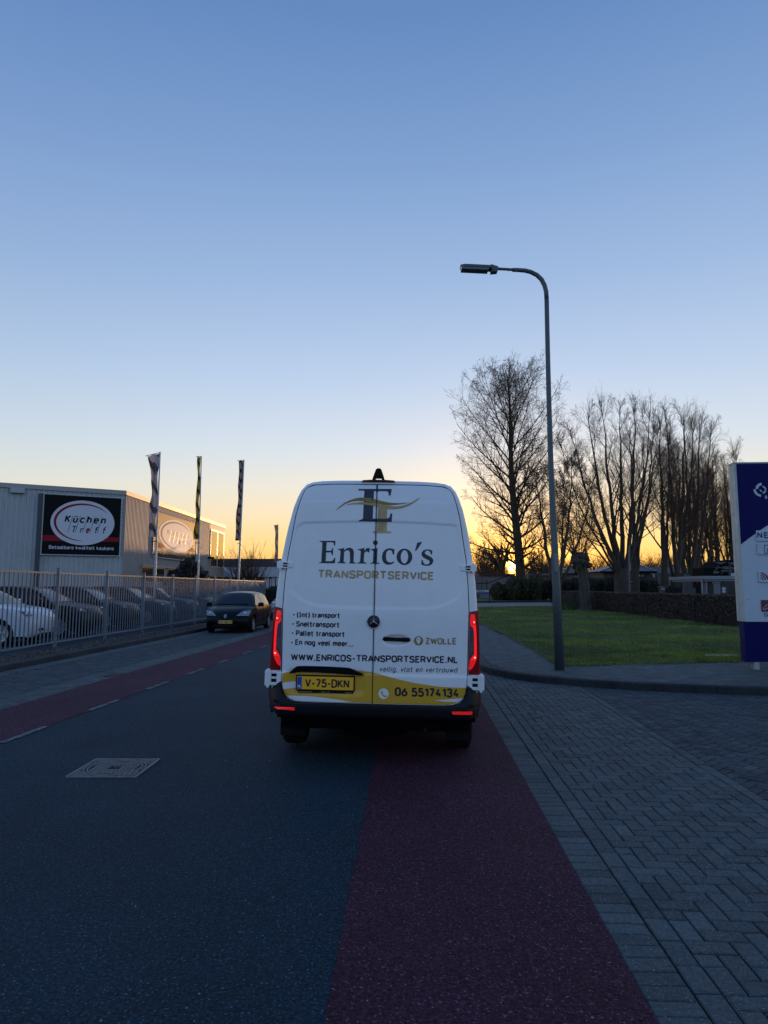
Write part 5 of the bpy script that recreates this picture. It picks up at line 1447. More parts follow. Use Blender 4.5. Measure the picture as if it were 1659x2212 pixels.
# ground floor windows, side door panels, upper glazed corner
def window(a, b, z0, z1, panes, name='window', solid=()):
    p = wbox(C0, C1, a, b, .02, .07, z0, z1, name, M_wframe)
    n = panes; w = (b - a) / n
    for i in range(n):
        if i in solid: continue
        wbox(C0, C1, a + w * i + .07, a + w * (i + 1) - .07, .068, .076, z0 + .08, z1 - .08, 'pane', M_wglass, p)
    return p
s1_, zt_ = onside(304, 1223); s2_, _ = onside(351, 1229)
window(s1_, s1_ + 1.9, 1.9, zt_, 1); window(s1_ + 2.0, s1_ + 3.9, 1.9, zt_, 1); window(s1_ + 4.5, s1_ + 6.3, 1.9, zt_, 1)
wbox(C0, C1, s1_ + 6.35, s1_ + 9.6, .02, .10, 1.9, zt_, 'pale_panel', M_wframe)
wbox(C0, C1, s1_ - .1, s1_ + 9.7, .04, .16, zt_, zt_ + .07, 'window_hood', M_fascia)
a0 = LW; a1 = LS_
wbox(C0, C1, a0, a1, -.02, .03, 0, HB - .24, 'corner_panel', M_clad2)
s5, z5 = onside(461, 1172); s6, z6 = onside(478, 1172); _, z7 = onside(470, 1226)
ww = (a1 - a0 - .4) / 2
for i in range(2):
    p = wbox(C0, C1, a0 + .2 + i * ww, a0 + .2 + (i + 1) * ww - .08, .03, .08, 3.25, 6.35 if HB > 6.8 else HB - .8, 'tall_window', M_wframe)
    wbox(C0, C1, a0 + .32 + i * ww, a0 + .2 + (i + 1) * ww - .2, .079, .088, 3.37, (6.35 if HB > 6.8 else HB - .8) - .12, 'pane', M_wglass, p)
    p = wbox(C0, C1, a0 + .2 + i * ww, a0 + .2 + (i + 1) * ww - .08, .03, .08, .9, 2.6, 'lower_window', M_wframe)
    wbox(C0, C1, a0 + .32 + i * ww, a0 + .2 + (i + 1) * ww - .2, .079, .088, 1.0, 2.5, 'pane', M_wglass, p)
wbox(C0, C1, a0 - .4, a0 - .15, .05, .5, 3.9, 4.05, 'wall_lamp', M_seal)

# ------------------------------------------------------------------ flagpoles
M_pole = mat('white flagpole', (.50, .53, .56), .4, noise=(4, .05))
def flag_mat(name, ca, cb, sc, ang):
    m = bpy.data.materials.new(name); m.use_nodes = True; N, Lk = m.node_tree.nodes, m.node_tree.links; b = N['Principled BSDF']; b.inputs['Roughness'].default_value = .8
    tc = N.new('ShaderNodeTexCoord'); mp = N.new('ShaderNodeMapping'); mp.inputs['Rotation'].default_value = (0, ang, 0); Lk.new(tc.outputs['UV'], mp.inputs[0])
    w_ = N.new('ShaderNodeTexWave'); w_.inputs['Scale'].default_value = sc; w_.inputs['Distortion'].default_value = 1.2; w_.inputs['Detail'].default_value = 1; Lk.new(tc.outputs['Object'], w_.inputs[0]); w_.bands_direction = 'DIAGONAL'
    r_ = N.new('ShaderNodeValToRGB'); r_.color_ramp.interpolation = 'CONSTANT'; r_.color_ramp.elements[0].color = (*ca, 1); r_.color_ramp.elements[1].position = .72; r_.color_ramp.elements[1].color = (*cb, 1)
    Lk.new(w_.outputs['Fac'], r_.inputs[0]); Lk.new(r_.outputs[0], b.inputs['Base Color'])
    tr = N.new('ShaderNodeBsdfTranslucent'); Lk.new(r_.outputs[0], tr.inputs[0]); mx = N.new('ShaderNodeMixShader'); mx.inputs[0].default_value = .35
    Lk.new(b.outputs[0], mx.inputs[1]); Lk.new(tr.outputs[0], mx.inputs[2]); Lk.new(mx.outputs[0], N['Material Output'].inputs[0]); return m
def flagpole(label, px_b, py_t, px_t, Y, wtop, wmid, wbot, fl_h, m, lean_arm, group='flagpoles behind the fence', side=-1, pole_r=.05, tw=0.0):
    top_ = at(px_t, py_t, Y); bx = at(px_b, 1240, Y).x; bx -= (top_.x - bx) * .2
    t = thing('flagpole', label, 'flagpole', (bx, Y, 0), (0, 0, 0), group)
    tx_ = top_.x - bx
    m_ = MB(); H0 = top_.z; m_.tube([(tx_ * z / H0, 0, z) for z in (0, H0 * .3, H0 * .6, H0)], [pole_r * 1.25, pole_r, pole_r * .8, pole_r * .55], 12); m_.build('pole', M_pole, t, smooth=True)
    m_ = MB(); n = 60
    zb = H0 - fl_h
    def w_(f): return wtop * (1 - f / .28) + wmid * (f / .28) if f < .28 else wmid + (wbot - wmid) * (f - .28) / .72
    def fn(a, b):
        f = a; z = H0 - .06 - fl_h * f - (lean_arm * b if f < .12 else lean_arm * b * max(0, 1 - (f - .12) / .2)); wd = w_(f)
        ph = 7 * f + tw
        x = tx_ * z / H0 + side * (.02 + wd * b) * 1.0 + .04 * math.sin(ph * 2.1) * b
        y = -.06 + .10 * math.sin(b * 9 + ph * 2) * (1 - b * .2) + .05 * math.sin(f * 21 + b * 4)
        return (x, y, z)
    m_.grid(fn, n, 16); fo = m_.build('flag', m, t, smooth=True)
    m_ = MB(); m_.tube([(tx_, 0, H0 - .03), (tx_ + side * (wtop + .12), -.03, H0 - .03 - lean_arm * 1.05)], .018, 6); m_.build('flag_arm', M_pole, t)
    m_ = MB(); zr = zb - .25; m_.tube([(tx_ * zr / H0 + .13 * math.cos(a * PI / 8) - .08, .13 * math.sin(a * PI / 8), zr) for a in range(16)], .012, 5, closed=True); m_.build('pole_ring', M_seal, t)
    m_ = MB(); m_.tube([(tx_ * zr / H0 - .02, -.05, zr), (tx_ * (zb) / H0 - .03, -.05, zb + .1)], .006, 4); m_.build('halyard', M_seal, t)
    return t
MF1 = flag_mat('grey flag print', (.30, .32, .38), (.06, .06, .09), .7, .6)
MF2 = flag_mat('yellow green flag print', (.40, .33, .03), (.03, .035, .02), .8, .5)
MF3 = flag_mat('dark striped flag print', (.20, .20, .22), (.02, .018, .022), 1.0, .4)
FX = -10.1
def Yp(px): return -FX * CAM_F / (829.5 - px)
flagpole('leftmost flagpole, with a grey and black flag spreading from a slanted arm', 335, 976, 346, Yp(337), .52, .28, .34, at(340, 976, Yp(337)).z - at(340, 1157, Yp(337)).z, MF1, .16)
flagpole('middle flagpole, with a narrow yellow and green striped flag', 428, 985, 435, Yp(428), .16, .16, .24, at(430, 985, Yp(428)).z - at(430, 1163, Yp(428)).z, MF2, .0, tw=1.5)
flagpole('third flagpole, by the end of the fence, with a narrow dark striped flag', 515, 993, 527, Yp(515), .34, .26, .34, at(520, 993, Yp(515)).z - at(520, 1166, Yp(515)).z, MF3, .03, pole_r=.07, tw=3)
flagpole('distant faded red and grey flag just left of the van', 600, 1133, 601, 82, .42, .32, .34, 4.6, flag_mat('faded flag print', (.22, .15, .14), (.32, .32, .34), .5, .3), .05, group=None, side=-1, tw=2)

# ------------------------------------------------------------------ office beyond the fence end
M_dband = mat('dark roof band', (.045, .05, .055), .7, noise=(3, .1))
M_wfas = mat('white fascia', (.42, .45, .50), .6, noise=(.5, .08))
M_dark = mat('dark window wall', (.008, .009, .011), .2)
YO = 84
pA, pB = at(478, 1207, YO), at(640, 1207, YO); z1_, z2_ = at(500, 1225, YO).z, at(500, 1246, YO).z
off = thing('office_building', 'low office with dark roof band and white fascia beyond the fence end', 'building', (pA.x, YO, 0))
wx = pB.x - pA.x + 6
m_ = MB(); m_.box(0, wx, 0, 14, z1_, pA.z); m_.build('roof_band', M_dband, off)
m_ = MB(); m_.box(0, wx, -.12, 13, z2_, z1_ - .002); m_.build('fascia', M_wfas, off)
m_ = MB(); m_.box(0, wx, .3, 12, 0, z2_ - .002); m_.build('glazed_front', M_dark, off)
for k in range(12):
    x = at(566 + k * 4.2, 1250, YO).x - pA.x; m_ = MB(); m_.box(x, x + .13 + .05 * (k % 3), .22, .27, 0.5, z2_ - .25 * (k % 4 == 0)); m_.build('blind', M_wfas if k % 3 else M_clad, off)
for k in range(4):
    x = at(488 + k * 16, 1250, YO).x - pA.x; m_ = MB(); m_.box(x, x + .1, .2, .28, 0.3, z2_); m_.build('mullion', M_clad, off)
# ------------------------------------------------------------------ street lamp on the pavement corner
M_lpost = mat('grey green lamp post', (.095, .115, .12), .5, .3, noise=[(1.5, .08), (20, .1)], stain=(4, .6, .8, (.08, .09, .09)))
M_lhead = mat('lamp head grey', (.085, .10, .105), .5, .2)
LY = gnd(1214, 1449, ZP).y
lb = gnd(1213.5, 1447, ZP)
lamp_t = thing('street_lamp', 'tall grey street lamp with curved arm on the pavement corner right of the van', 'street lamp', (lb.x, lb.y, ZP))
def lp(px, py, dy=0.0): q = at(px, py, LY + dy); return (q.x - lb.x, dy, q.z - ZP)
axis = [(1213.5, 1450), (1206, 1265), (1198, 1100), (1193.8, 1000), (1189.5, 860), (1187, 760), (1185.3, 680), (1184.5, 640)]
pts = [lp(*p) for p in axis]; rad = [.093, .072, .060, .053, .048, .046, .045, .045]
pts2 = []; n_ = 0
m_ = MB(); m_.tube(pts, rad, 20); m_.build('pole', M_lpost, lamp_t, smooth=True)
arm = [(1184.5, 641), (1183.5, 624), (1180, 610), (1173.5, 597), (1163, 587), (1150, 580.5), (1137, 577.3), (1123, 576.3), (1110, 575.8)]
m_ = MB(); m_.tube([lp(*p) for p in arm], [.045, .045, .045, .045, .044, .043, .042, .041, .040], 16); m_.build('curved_arm', M_lpost, lamp_t, smooth=True)
m_ = MB(); m_.tube([lp(1112, 575.8), lp(1095, 574.5), lp(1072, 573.2)], [.029, .028, .028], 12); m_.build('arm_end', M_lpost, lamp_t, smooth=True)
# head: flat shell above, glass tray below, hinge block
hA, hB = lp(1078, 574), lp(996, 570)
ang = math.atan2(hB[2] - hA[2], hB[0] - hA[0])
def hd_(u, v, w): # u along the head from the joint outwards, w up, v depth
    c_, s_ = math.cos(ang), math.sin(ang); return (hA[0] + c_ * u + s_ * w * -1 * -1 * (1 if c_ > 0 else 1) * 0 - 0 * w + (-s_ if c_ < 0 else s_) * w * -1 * 0, v, hA[2] + s_ * u + w)
Lh = math.hypot(hB[0] - hA[0], hB[2] - hA[2])
m_ = MB()
def shell(a, b):
    u = Lh * (.16 + .84 * a); pr = [(-.10, -.02), (-.09, .03), (-.05, .055), (0, .06), (.05, .055), (.09, .03), (.10, -.02)]
    i = min(int(b * 6), 5); t = b * 6 - i; v = pr[i][0] + (pr[i + 1][0] - pr[i][0]) * t; w = pr[i][1] + (pr[i + 1][1] - pr[i][1]) * t
    e = 1 - max(0, (a - .8) / .2) ** 2 * .45 if w > 0 else 1
    return hd_(u, v * (1 - max(0, (a - .9) / .1) * .15), w * e)
m_.grid(shell, 14, 12); m_.add([hd_(Lh * .16, v, w) for v, w in ((-.10, -.02), (-.09, .03), (-.05, .055), (0, .06), (.05, .055), (.09, .03), (.10, -.02))], [tuple(range(7))]); m_.add([hd_(Lh, v * .85, w * (.55 if w > 0 else 1)) for v, w in ((-.10, -.02), (-.09, .03), (-.05, .055), (0, .06), (.05, .055), (.09, .03), (.10, -.02))], [tuple(reversed(range(7)))])
head = m_.build('lamp_head', M_lhead, lamp_t, smooth=True, auto=40)
m_ = MB()
for (u0, u1, v0, v1, w0, w1) in ((Lh * .24, Lh * .99, -.088, .088, -.06, -.022), ):
    v = [hd_(u0 + .02, v0 * .9, w0), hd_(u1 - .02, v0 * .9, w0), hd_(u1 - .02, v1 * .9, w0), hd_(u0 + .02, v1 * .9, w0), hd_(u0, v0, w1), hd_(u1, v0, w1), hd_(u1, v1, w1), hd_(u0, v1, w1)]
    m_.add(v, [(0, 3, 2, 1), (4, 5, 6, 7), (0, 1, 5, 4), (1, 2, 6, 5), (2, 3, 7, 6), (3, 0, 4, 7)])
m_.build('glass_tray', mat('lamp tray glass', (.07, .065, .085), .12, coat=1), head)
m_ = MB(); v = [hd_(u, v_, w) for u, v_, w in ((Lh * .27, -.092, -.061), (Lh * .98, -.092, -.061), (Lh * .98, .092, -.061), (Lh * .27, .092, -.061), (Lh * .27, -.092, -.070), (Lh * .98, -.092, -.070), (Lh * .98, .092, -.070), (Lh * .27, .092, -.070))]
m_.add(v, [(0, 1, 2, 3), (7, 6, 5, 4), (0, 4, 5, 1), (1, 5, 6, 2), (2, 6, 7, 3), (3, 7, 4, 0)]); m_.build('tray_rim', M_lpost, head)
m_ = MB()
v = [hd_(0, -.05, -.03), hd_(Lh * .18, -.10, -.06), hd_(Lh * .20, -.10, .05), hd_(0, -.05, .035), hd_(0, .05, -.03), hd_(Lh * .18, .10, -.06), hd_(Lh * .20, .10, .05), hd_(0, .05, .035)]
m_.add(v, [(0, 1, 2, 3), (7, 6, 5, 4), (0, 4, 5, 1), (1, 5, 6, 2), (2, 6, 7, 3), (3, 7, 4, 0)])
v = [hd_(.02, -.06, -.08), hd_(Lh * .20, -.08, -.088), hd_(Lh * .18, -.08, -.05), hd_(.0, -.06, -.035), hd_(.02, .06, -.08), hd_(Lh * .20, .08, -.088), hd_(Lh * .18, .08, -.05), hd_(.0, .06, -.035)]
m_.add(v, [(0, 1, 2, 3), (7, 6, 5, 4), (0, 4, 5, 1), (1, 5, 6, 2), (2, 6, 7, 3), (3, 7, 4, 0)])
m_.build('head_joint', M_lhead, lamp_t)
m_ = MB(); hx_, _, hz3 = lp(1203, 1215); m_.cbox(hx_ - .035, hx_ + .03, -.10, -.085, hz3 - .18, hz3 + .18, .004); m_.build('service_door', mat('service door paint', (.17, .19, .20), .5), lamp_t)

# ------------------------------------------------------------------ business sign at the right edge
M_sblue = mat('dark blue sign panel', (.002, .003, .085), .5, spec=.15)
M_swhite = mat('white sign panel', (.50, .56, .62), .4, noise=(2, .04))
M_sside = mat('weathered pale side panel', (.50, .50, .45), .5, noise=(3, .12), stain=(7, .56, .75, (.20, .21, .19)))
M_sprint = mat('navy sign print', (.012, .012, .13), .4)
M_sred = mat('dark red sign print', (.20, .012, .022), .4)
sg = gnd(1610, 1447, ZP)
SYAW = R(-4)
sign = thing('business_sign', 'tall blue and white business directory sign at the right edge', 'sign', (sg.x + .02, sg.y, ZP), (0, 0, SYAW))
def sz(py): return at(1610, py, sg.y).z - ZP
zb0, zb1, zt_ = sz(1430), sz(1343), sz(1002); WS = 2.1; DS = .24
m_ = MB(); m_.box(.012, WS - .01, .02, DS - .02, zb0, zb1); m_.build('blue_plinth', M_sblue, sign)
m_ = MB(); m_.box(.03, WS, 0, DS, zb1 + .001, zt_); core = m_.build('core_panel', M_swhite, sign)
m_ = MB(); m_.cbox(-.012, .029, -.006, DS * .48, zb1 + .002, zt_ + .004, .004); m_.cbox(-.012, .029, DS * .52, DS + .006, zb1 + .002, zt_ + .004, .004); m_.build('side_panel', M_sside, sign)
# blue head panel with its curved lower edge
m_ = MB(); zc0, zc1 = sz(1176), sz(1128)
arc_ = [(.033 + (WS - .04) * i / 24, zc0 + (zc1 - zc0 + .30) * math.sin(min(1, (i / 24) * 1.5) * PI / 2) ** 1.0 * .9) for i in range(25)]
P = arc_ + [(WS - .008, zt_ - .004), (.033, zt_ - .004)]
m_.prism(P, lambda u, v, d: (u, -.005 + d, v), 0, .004); hp = m_.build('head_panel', M_sblue, sign)
m_ = MB(); m_.cbox(-.02, WS + .01, -.01, DS + .01, zt_ + .005, zt_ + .03, .004); m_.build('top_cap', M_sside, sign)
fs = lambda u, v, off: (u, -.006 - off, v)
def sp(px, py):     # photo pixel -> sign face
    r = ray(px, py); A = Vector((sign.location.x, sign.location.y)); d = Vector((math.cos(SYAW), math.sin(SYAW)))
    det = r[0] * (-d.y) + r[1] * d.x; t = (A.x * (-d.y) + A.y * d.x) / det
    u = Vector((r[0] * t - A.x, r[1] * t - A.y)).dot(d); return (u, CAM_H + r[2] * t - ZP)
# emblem: broken concentric arcs
def arcs(cx, cy, r0, r1, a0, a1, name, m, par, off=.002):
    m_ = MB(); n = 16; cu, cv = sp(cx, cy); k_ = sp(cx + 1, cy)[0] - cu
    o_ = [(cu + k_ * r1 * math.cos(R(a0 + (a1 - a0) * i / n)), cv + k_ * r1 * math.sin(R(a0 + (a1 - a0) * i / n))) for i in range(n + 1)]
    i_ = [(cu + k_ * r0 * math.cos(R(a0 + (a1 - a0) * i / n)), cv + k_ * r0 * math.sin(R(a0 + (a1 - a0) * i / n))) for i in range(n + 1)]
    m_.add([fs(u, v, off) for u, v in o_] + [fs(u, v, off) for u, v in i_], [(i, i + 1, i + n + 2, i + n + 1) for i in range(n)]); return m_.build(name, m, par)
arcs(1644, 1057, 12.0, 17.0, 180, 265, 'emblem_arc', M_swhite, hp); arcs(1646, 1057, 8.8, 14.5, 92, 176, 'emblem_arc', M_swhite, hp)
arcs(1646, 1058, 5.6, 9.0, 0, 80, 'emblem_arc', M_swhite, hp); arcs(1646, 1058, 5.6, 9.0, 275, 350, 'emblem_arc', M_swhite, hp); arcs(1646, 1057, 3.6, 6.0, 188, 262, 'emblem_arc', M_swhite, hp)
m_ = MB(); text(m_, 'B', sp(1652.5, 1077.5), sp(1656.8, 1077.5), .062, .012, fs, .002); m_.build('emblem_letter', M_swhite, hp)
def tenant(px0, py0, py1, nm='tenant_board', m=M_swhite):
    (u0, v1), (_, v0) = sp(px0, py0), sp(px0, py1); m_ = MB(); m_.cbox(u0, WS - .12, -.026, -.008, v0, v1, .003); p = m_.build(nm, m, sign)
    m_ = MB()
    for v in (v0 + .02, v1 - .02): m_.lathe([(.006, -.004), (.001, -.006)], (u0 + .03, -.024, v), 'y', 8)
    m_.build('screw', M_seal, p); return p
fb = lambda u, v, off: (u, -.0265 - off, v)
b = tenant(1632, 1146, 1169); m_ = MB(); text(m_, 'NE', sp(1634.5, 1163), sp(1659, 1163), .118, .024, fb, .001, gap=.22); m_.build('board_lettering', M_sprint, b)
b = tenant(1634, 1175, 1198); m_ = MB(); q = [sp(*p) for p in ((1650, 1195.5), (1650, 1178), (1666, 1178), (1666, 1195.5))]; ribbon(m_, q, .014, fb, .001, True); q = [sp(*p) for p in ((1656, 1184), (1656, 1195))]; ribbon(m_, q, .014, fb, .0014); m_.build('board_lettering', M_sprint, b)
b = tenant(1637, 1234, 1258)
for k_ in range(3): 
    o = arcs(1641, 1254, 5 + k_ * 5.0, 7.4 + k_ * 5.4, 8, 82, 'board_arc', M_sred if k_ else M_sprint, b, .024)
m_ = MB(); text(m_, 'I', sp(1657.5, 1252), sp(1657.6, 1252), .11, .03, fb, .001, fit=False); m_.build('board_lettering', M_sprint, b)
b = tenant(1643.5, 1296, 1321, m=mat('maroon board', (.13, .02, .025), .4))
m_ = MB()
for a_, c_ in (((1646, 1315), (1655, 1306)), ((1647, 1317), (1659, 1312)), ((1650, 1311), (1661, 1303)), ((1652, 1317), (1662, 1309)), ((1646, 1314), (1650, 1318))): ribbon(m_, [sp(*a_), sp(*c_)], .006, fb, .001)
m_.build('board_sketch', M_swhite, b)
m_ = MB(); text(m_, 'Dor', sp(1651, 1332), sp(1666, 1332), .062, .009, fs, .001); m_.build('panel_lettering', M_sprint, core)
m_ = MB()
for py in (1166, 1197, 1230, 1262, 1295, 1325):
    u, v = sp(1606 + (py - 1166) * .055, py); m_.lathe([(.007, -.004), (.001, -.006)], (u + .03, 0, v), 'y', 8)
m_.build('panel_screws', M_seal, core)
m_ = MB()
for x in (.16, WS - .3): m_.box(x, x + .10, .04, .06, 0, zb0); m_.box(x, x + .012, .06, .16, 0, zb0)
m_.build('foot', mat('aluminium foot', (.40, .43, .46), .4, .6), sign)

# ------------------------------------------------------------------ trees
M_bark = mat('dark bark', (.065, .047, .032), .9, noise=[(2, .3), (14, .3)], bump=(10, .8, .05))
M_twig = mat('twig bark', (.13, .078, .048), .85, spec=.2)
M_bud = mat('buds and catkins', (.11, .08, .045), .8)
M_moss = mat('mossy bark', (.055, .050, .030), .9, noise=[(2, .3), (14, .3)], bump=(10, .8, .05))
class Wood:
    def __init__(s): s.v = []; s.f = []
    def tube(s, pts, rs, n):
        o = len(s.v); m = len(pts)
        d0 = pts[1] - pts[0]; a = d0.cross(Vector((.3, .9, .1)))
        if a.length < 1e-6: a = Vector((1, 0, 0))
        a.normalize()
        for i in range(m):
            d = (pts[min(i + 1, m - 1)] - pts[max(i - 1, 0)]).normalized(); a = (a - d * a.dot(d)).normalized(); b = d.cross(a); p = pts[i]; r = rs[i]
            for k in range(n):
                t = 6.2832 * k / n; c_, s_ = math.cos(t) * r, math.sin(t) * r
                s.v.append((p.x + a.x * c_ + b.x * s_, p.y + a.y * c_ + b.y * s_, p.z + a.z * c_ + b.z * s_))
        for i in range(m - 1):
            for k in range(n):
                k2 = (k + 1) % n; s.f.append((o + i * n + k, o + i * n + k2, o + (i + 1) * n + k2, o + (i + 1) * n + k))
    def build(s, name, m, parent):
        me = bpy.data.meshes.new(name); me.from_pydata(s.v, [], s.f); me.materials.append(m); me.polygons.foreach_set('use_smooth', [True] * len(s.f))
        o = bpy.data.objects.new(name, me); C.objects.link(o); o.parent = parent; return o
def rvec(rg): return Vector((rg.gauss(0, 1), rg.gauss(0, 1), rg.gauss(0, 1))).normalized()
def grow(rg, W, p, d, L, r, lvl, cfg, buds, W2=None):
    """one branch and everything on it"""
    c_ = cfg[lvl]; n = c_['n']; pts = [p]; rs = [r]; q = p.copy(); dd = d.normalized()
    for i in range(n):
        dd = (dd + rvec(rg) * c_['wig'] + Vector((0, 0, c_['up'])) * (1 if i else .4)).normalized(); q = q + dd * (L / n); pts.append(q.copy()); rs.append(max(c_['rmin'], r * (1 - c_['tap'] * (i + 1) / n)))
    (W if lvl <= 1 or W2 is None else W2).tube(pts, rs, c_['k'])
    if lvl + 1 >= len(cfg):
        if buds is not None and rg.random() < buds[1]: buds[0].append((pts[-1].copy(), dd.copy())); buds[0].append((pts[-2].copy(), dd.copy()))
        return
    nc = c_['kids']; 
    for i in range(nc):
        f = c_['f0'] + (1 - c_['f0']) * (i + rg.random()) / nc; x = f * n; j = min(int(x), n - 1); t = x - j
        b = pts[j].lerp(pts[j + 1], t); ax = (pts[j + 1] - pts[j]).normalized()
        side = ax.cross(rvec(rg)).normalized(); an = R(c_['ang'] * rg.uniform(.75, 1.25)); nd_ = ax * math.cos(an) + side * math.sin(an)
        cl = L * c_['len'] * (1 - c_['lf'] * f) * rg.uniform(.75, 1.2); rr2 = max(cfg[lvl + 1]['rmin'], (rs[j] + (rs[j + 1] - rs[j]) * t) * c_['rk'])
        grow(rg, W, b, nd_, cl, rr2, lvl + 1, cfg, buds, W2)
def budmesh(buds, name, parent, rg, s=.12):
    mb = MB()
    for p, d in buds:
        for _ in range(2):
            o = rvec(rg) * .10; c_ = p + o; a = rvec(rg) * s * rg.uniform(.5, 1.1); b = rvec(rg) * s * .45
            mb.add([c_ - a, c_ + b, c_ + a, c_ - b], [(0, 1, 2, 3)])
    return mb.build(name, M_bud, parent)

# big poplar with a straight leader
pb = at(1127, 1290, 80); PX = pb.x
pop = thing('poplar_tree', 'tallest tree, a budding poplar with one straight trunk beside the setting sun', 'tree', (PX, 80, .1))
rg = random.Random(2); Wt, Wc = Wood(), Wood(); HT = at(1101, 806, 80).z
lead = []; nl = 24
for i in range(nl + 1):
    f = i / nl; lead.append(Vector((-1.25 * f ** .8 + .15 * math.sin(f * 9), .1 * math.sin(f * 7), HT * f)))
lr = [.60 * (1 - f_) ** .9 + .03 for f_ in [i / nl for i in range(nl + 1)]]; lr[0] = .80; lr[1] = .68
Wt.tube(lead, lr, 10)
bl_ = []
cfgP = [dict(n=9, wig=.05, up=.06, rmin=.03, tap=.86, k=6, kids=13, f0=.10, ang=38, len=.40, lf=.45, rk=.55),
        dict(n=6, wig=.09, up=.07, rmin=.013, tap=.8, k=4, kids=6, f0=.15, ang=42, len=.5, lf=.3, rk=.5),
        dict(n=3, wig=.14, up=.06, rmin=.008, tap=.6, k=3, kids=3, f0=.25, ang=44, len=.62, lf=.2, rk=.6),
        dict(n=2, wig=.2, up=.03, rmin=.008, tap=.4, k=3)]
cfgP2 = [dict(cfgP[0], kids=6), dict(cfgP[1], kids=4), dict(cfgP[2], kids=2), cfgP[3]]
nb = 56
for i in range(nb):
    f = .13 + .84 * (i / nb) ** .95; j = int(f * nl); b = lead[j].lerp(lead[min(j + 1, nl)], f * nl - j)
    a = i * 2.4 + rg.uniform(-.3, .3)
    el = R(24 + 42 * f + rg.uniform(-8, 8)) if f > .25 else R(rg.uniform(5, 26))
    # crown profile: widest about 45 % up
    rad = 7.4 * (max(0, 1 - ((f - .40) / .62) ** 2)) ** .75 * rg.uniform(.70, 1.12); L_ = max(1.4, rad / max(.35, math.cos(el)))
    L_ = min(L_, 10.0, (HT * 1.0 - b.z) / max(.3, math.sin(el)) * .80 + 1.0)
    grow(rg, Wt, b, Vector((math.cos(a) * math.cos(el), math.sin(a) * math.cos(el), math.sin(el))), L_, max(.03, .17 * (1 - f) + .03), 0, cfgP if L_ > 4.5 else cfgP2, (bl_, .9), Wc)
Wt.build('trunk', M_bark, pop); Wc.build('crown', M_twig, pop); budmesh(bl_, 'buds', pop, rg, .06)
# second thin stem by the poplar
cfgS = [dict(n=12, wig=.03, up=.05, rmin=.03, tap=.85, k=7, kids=16, f0=.22, ang=36, len=.34, lf=.35, rk=.42),
        dict(n=6, wig=.09, up=.08, rmin=.018, tap=.8, k=4, kids=8, f0=.15, ang=38, len=.48, lf=.3, rk=.5),
        dict(n=3, wig=.13, up=.05, rmin=.011, tap=.6, k=3, kids=4, f0=.2, ang=42, len=.6, lf=.2, rk=.6),
        dict(n=2, wig=.2, up=.03, rmin=.008, tap=.4, k=3)]
st = thing('slim_tree', 'slim dark stem rising close against the left side of the poplar', 'tree', (at(1119, 1290, 82).x, 82, .1)); Wt, Wc = Wood(), Wood()
grow(rg, Wt, Vector((0, 0, 0)), Vector((-.01, 0, 1)), 15, .24, 0, cfgS, None, Wc); Wt.build('trunk', M_bark, st); Wc.build('crown', M_twig, st)

def multi(name, label, px, Y, stems, seed, cfg, trunk_h=1.0, trunk_r=.6, m=M_bark, budp=0, cat='tree', group=None):
    """several leaders from one low trunk. stems: (px_top, py_top, depth offset, radius)"""
    b = at(px, 1270, Y); t = thing(name, label, cat, (b.x, Y, .1), (0, 0, 0), group); rg = random.Random(seed); Wt, Wc = Wood(), Wood(); bl = []
    Wt.tube([Vector((0, 0, 0)), Vector((0, 0, trunk_h * .15)), Vector((0, 0, trunk_h * .6)), Vector((0, 0, trunk_h + .35))], [trunk_r * 1.3, trunk_r * 1.05, trunk_r, trunk_r * .8], 10)
    for (pxt, pyt, dy, r) in stems:
        T = at(pxt, pyt + (28 if Y < 95 and pyt < 990 else 6), Y + dy) - Vector((b.x, Y, .1)); p0 = Vector((rg.uniform(-.15, .15) + .12 * math.copysign(1, T.x), dy * .05, trunk_h * rg.uniform(.6, 1.0)))
        L_ = (T - p0).length; d = (T - p0).normalized(); side = Vector((d.x, d.y, 0)); d0 = (d + side * .9).normalized()
        n = 14; pts = []; rs = []
        for i in range(n + 1):
            f = i / n; p = p0 + (T - p0) * f + side * L_ * .16 * math.sin(f * PI) * (1 - f * .3) + Vector((rg.uniform(-.1, .1), rg.uniform(-.1, .1), 0)) * (f > 0); pts.append(p); rs.append(max(.03, r * .84 * (1 - f) ** .85))
        Wt.tube(pts, rs, 8); nbr = cfg['nb']
        for _ in range(4):
            grow(rg, Wt, pts[-2], (d + rvec(rg) * .30 + Vector((0, 0, .1))).normalized(), L_ * rg.uniform(.10, .16), .028, 1, cfg['tip'], None, Wc)
        for i in range(nbr):
            f = cfg['f0'] + (1 - cfg['f0']) * ((i + rg.random()) / nbr) ** .9 * .99; x = f * n; j = min(int(x), n - 1); bb = pts[j].lerp(pts[j + 1], x - j); ax = (pts[j + 1] - pts[j]).normalized()
            sd_ = ax.cross(rvec(rg)).normalized(); an = R(rg.uniform(24, 56)); nd_ = (ax * math.cos(an) + sd_ * math.sin(an) + Vector((0, 0, .15))).normalized()
            grow(rg, Wt, bb, nd_, L_ * cfg['bl'] * (1.15 - .93 * f) * rg.uniform(.6, 1.2), max(.03, rs[j] * .42), 1, cfg['cfg'], (bl, budp) if budp else None, Wc)
    Wt.build('trunk', m, t); Wc.build('crown', M_twig, t)
    if bl: budmesh(bl, 'buds', t, rg, .06)
    return t
tipc = [None, dict(n=4, wig=.08, up=.06, rmin=.014, tap=.7, k=3, kids=5, f0=.15, ang=30, len=.55, lf=.3, rk=.6), dict(n=3, wig=.12, up=.05, rmin=.006, tap=.5, k=3, kids=3, f0=.25, ang=34, len=.6, lf=.2, rk=.6), dict(n=2, wig=.2, up=0, rmin=.005, tap=.4, k=3)]
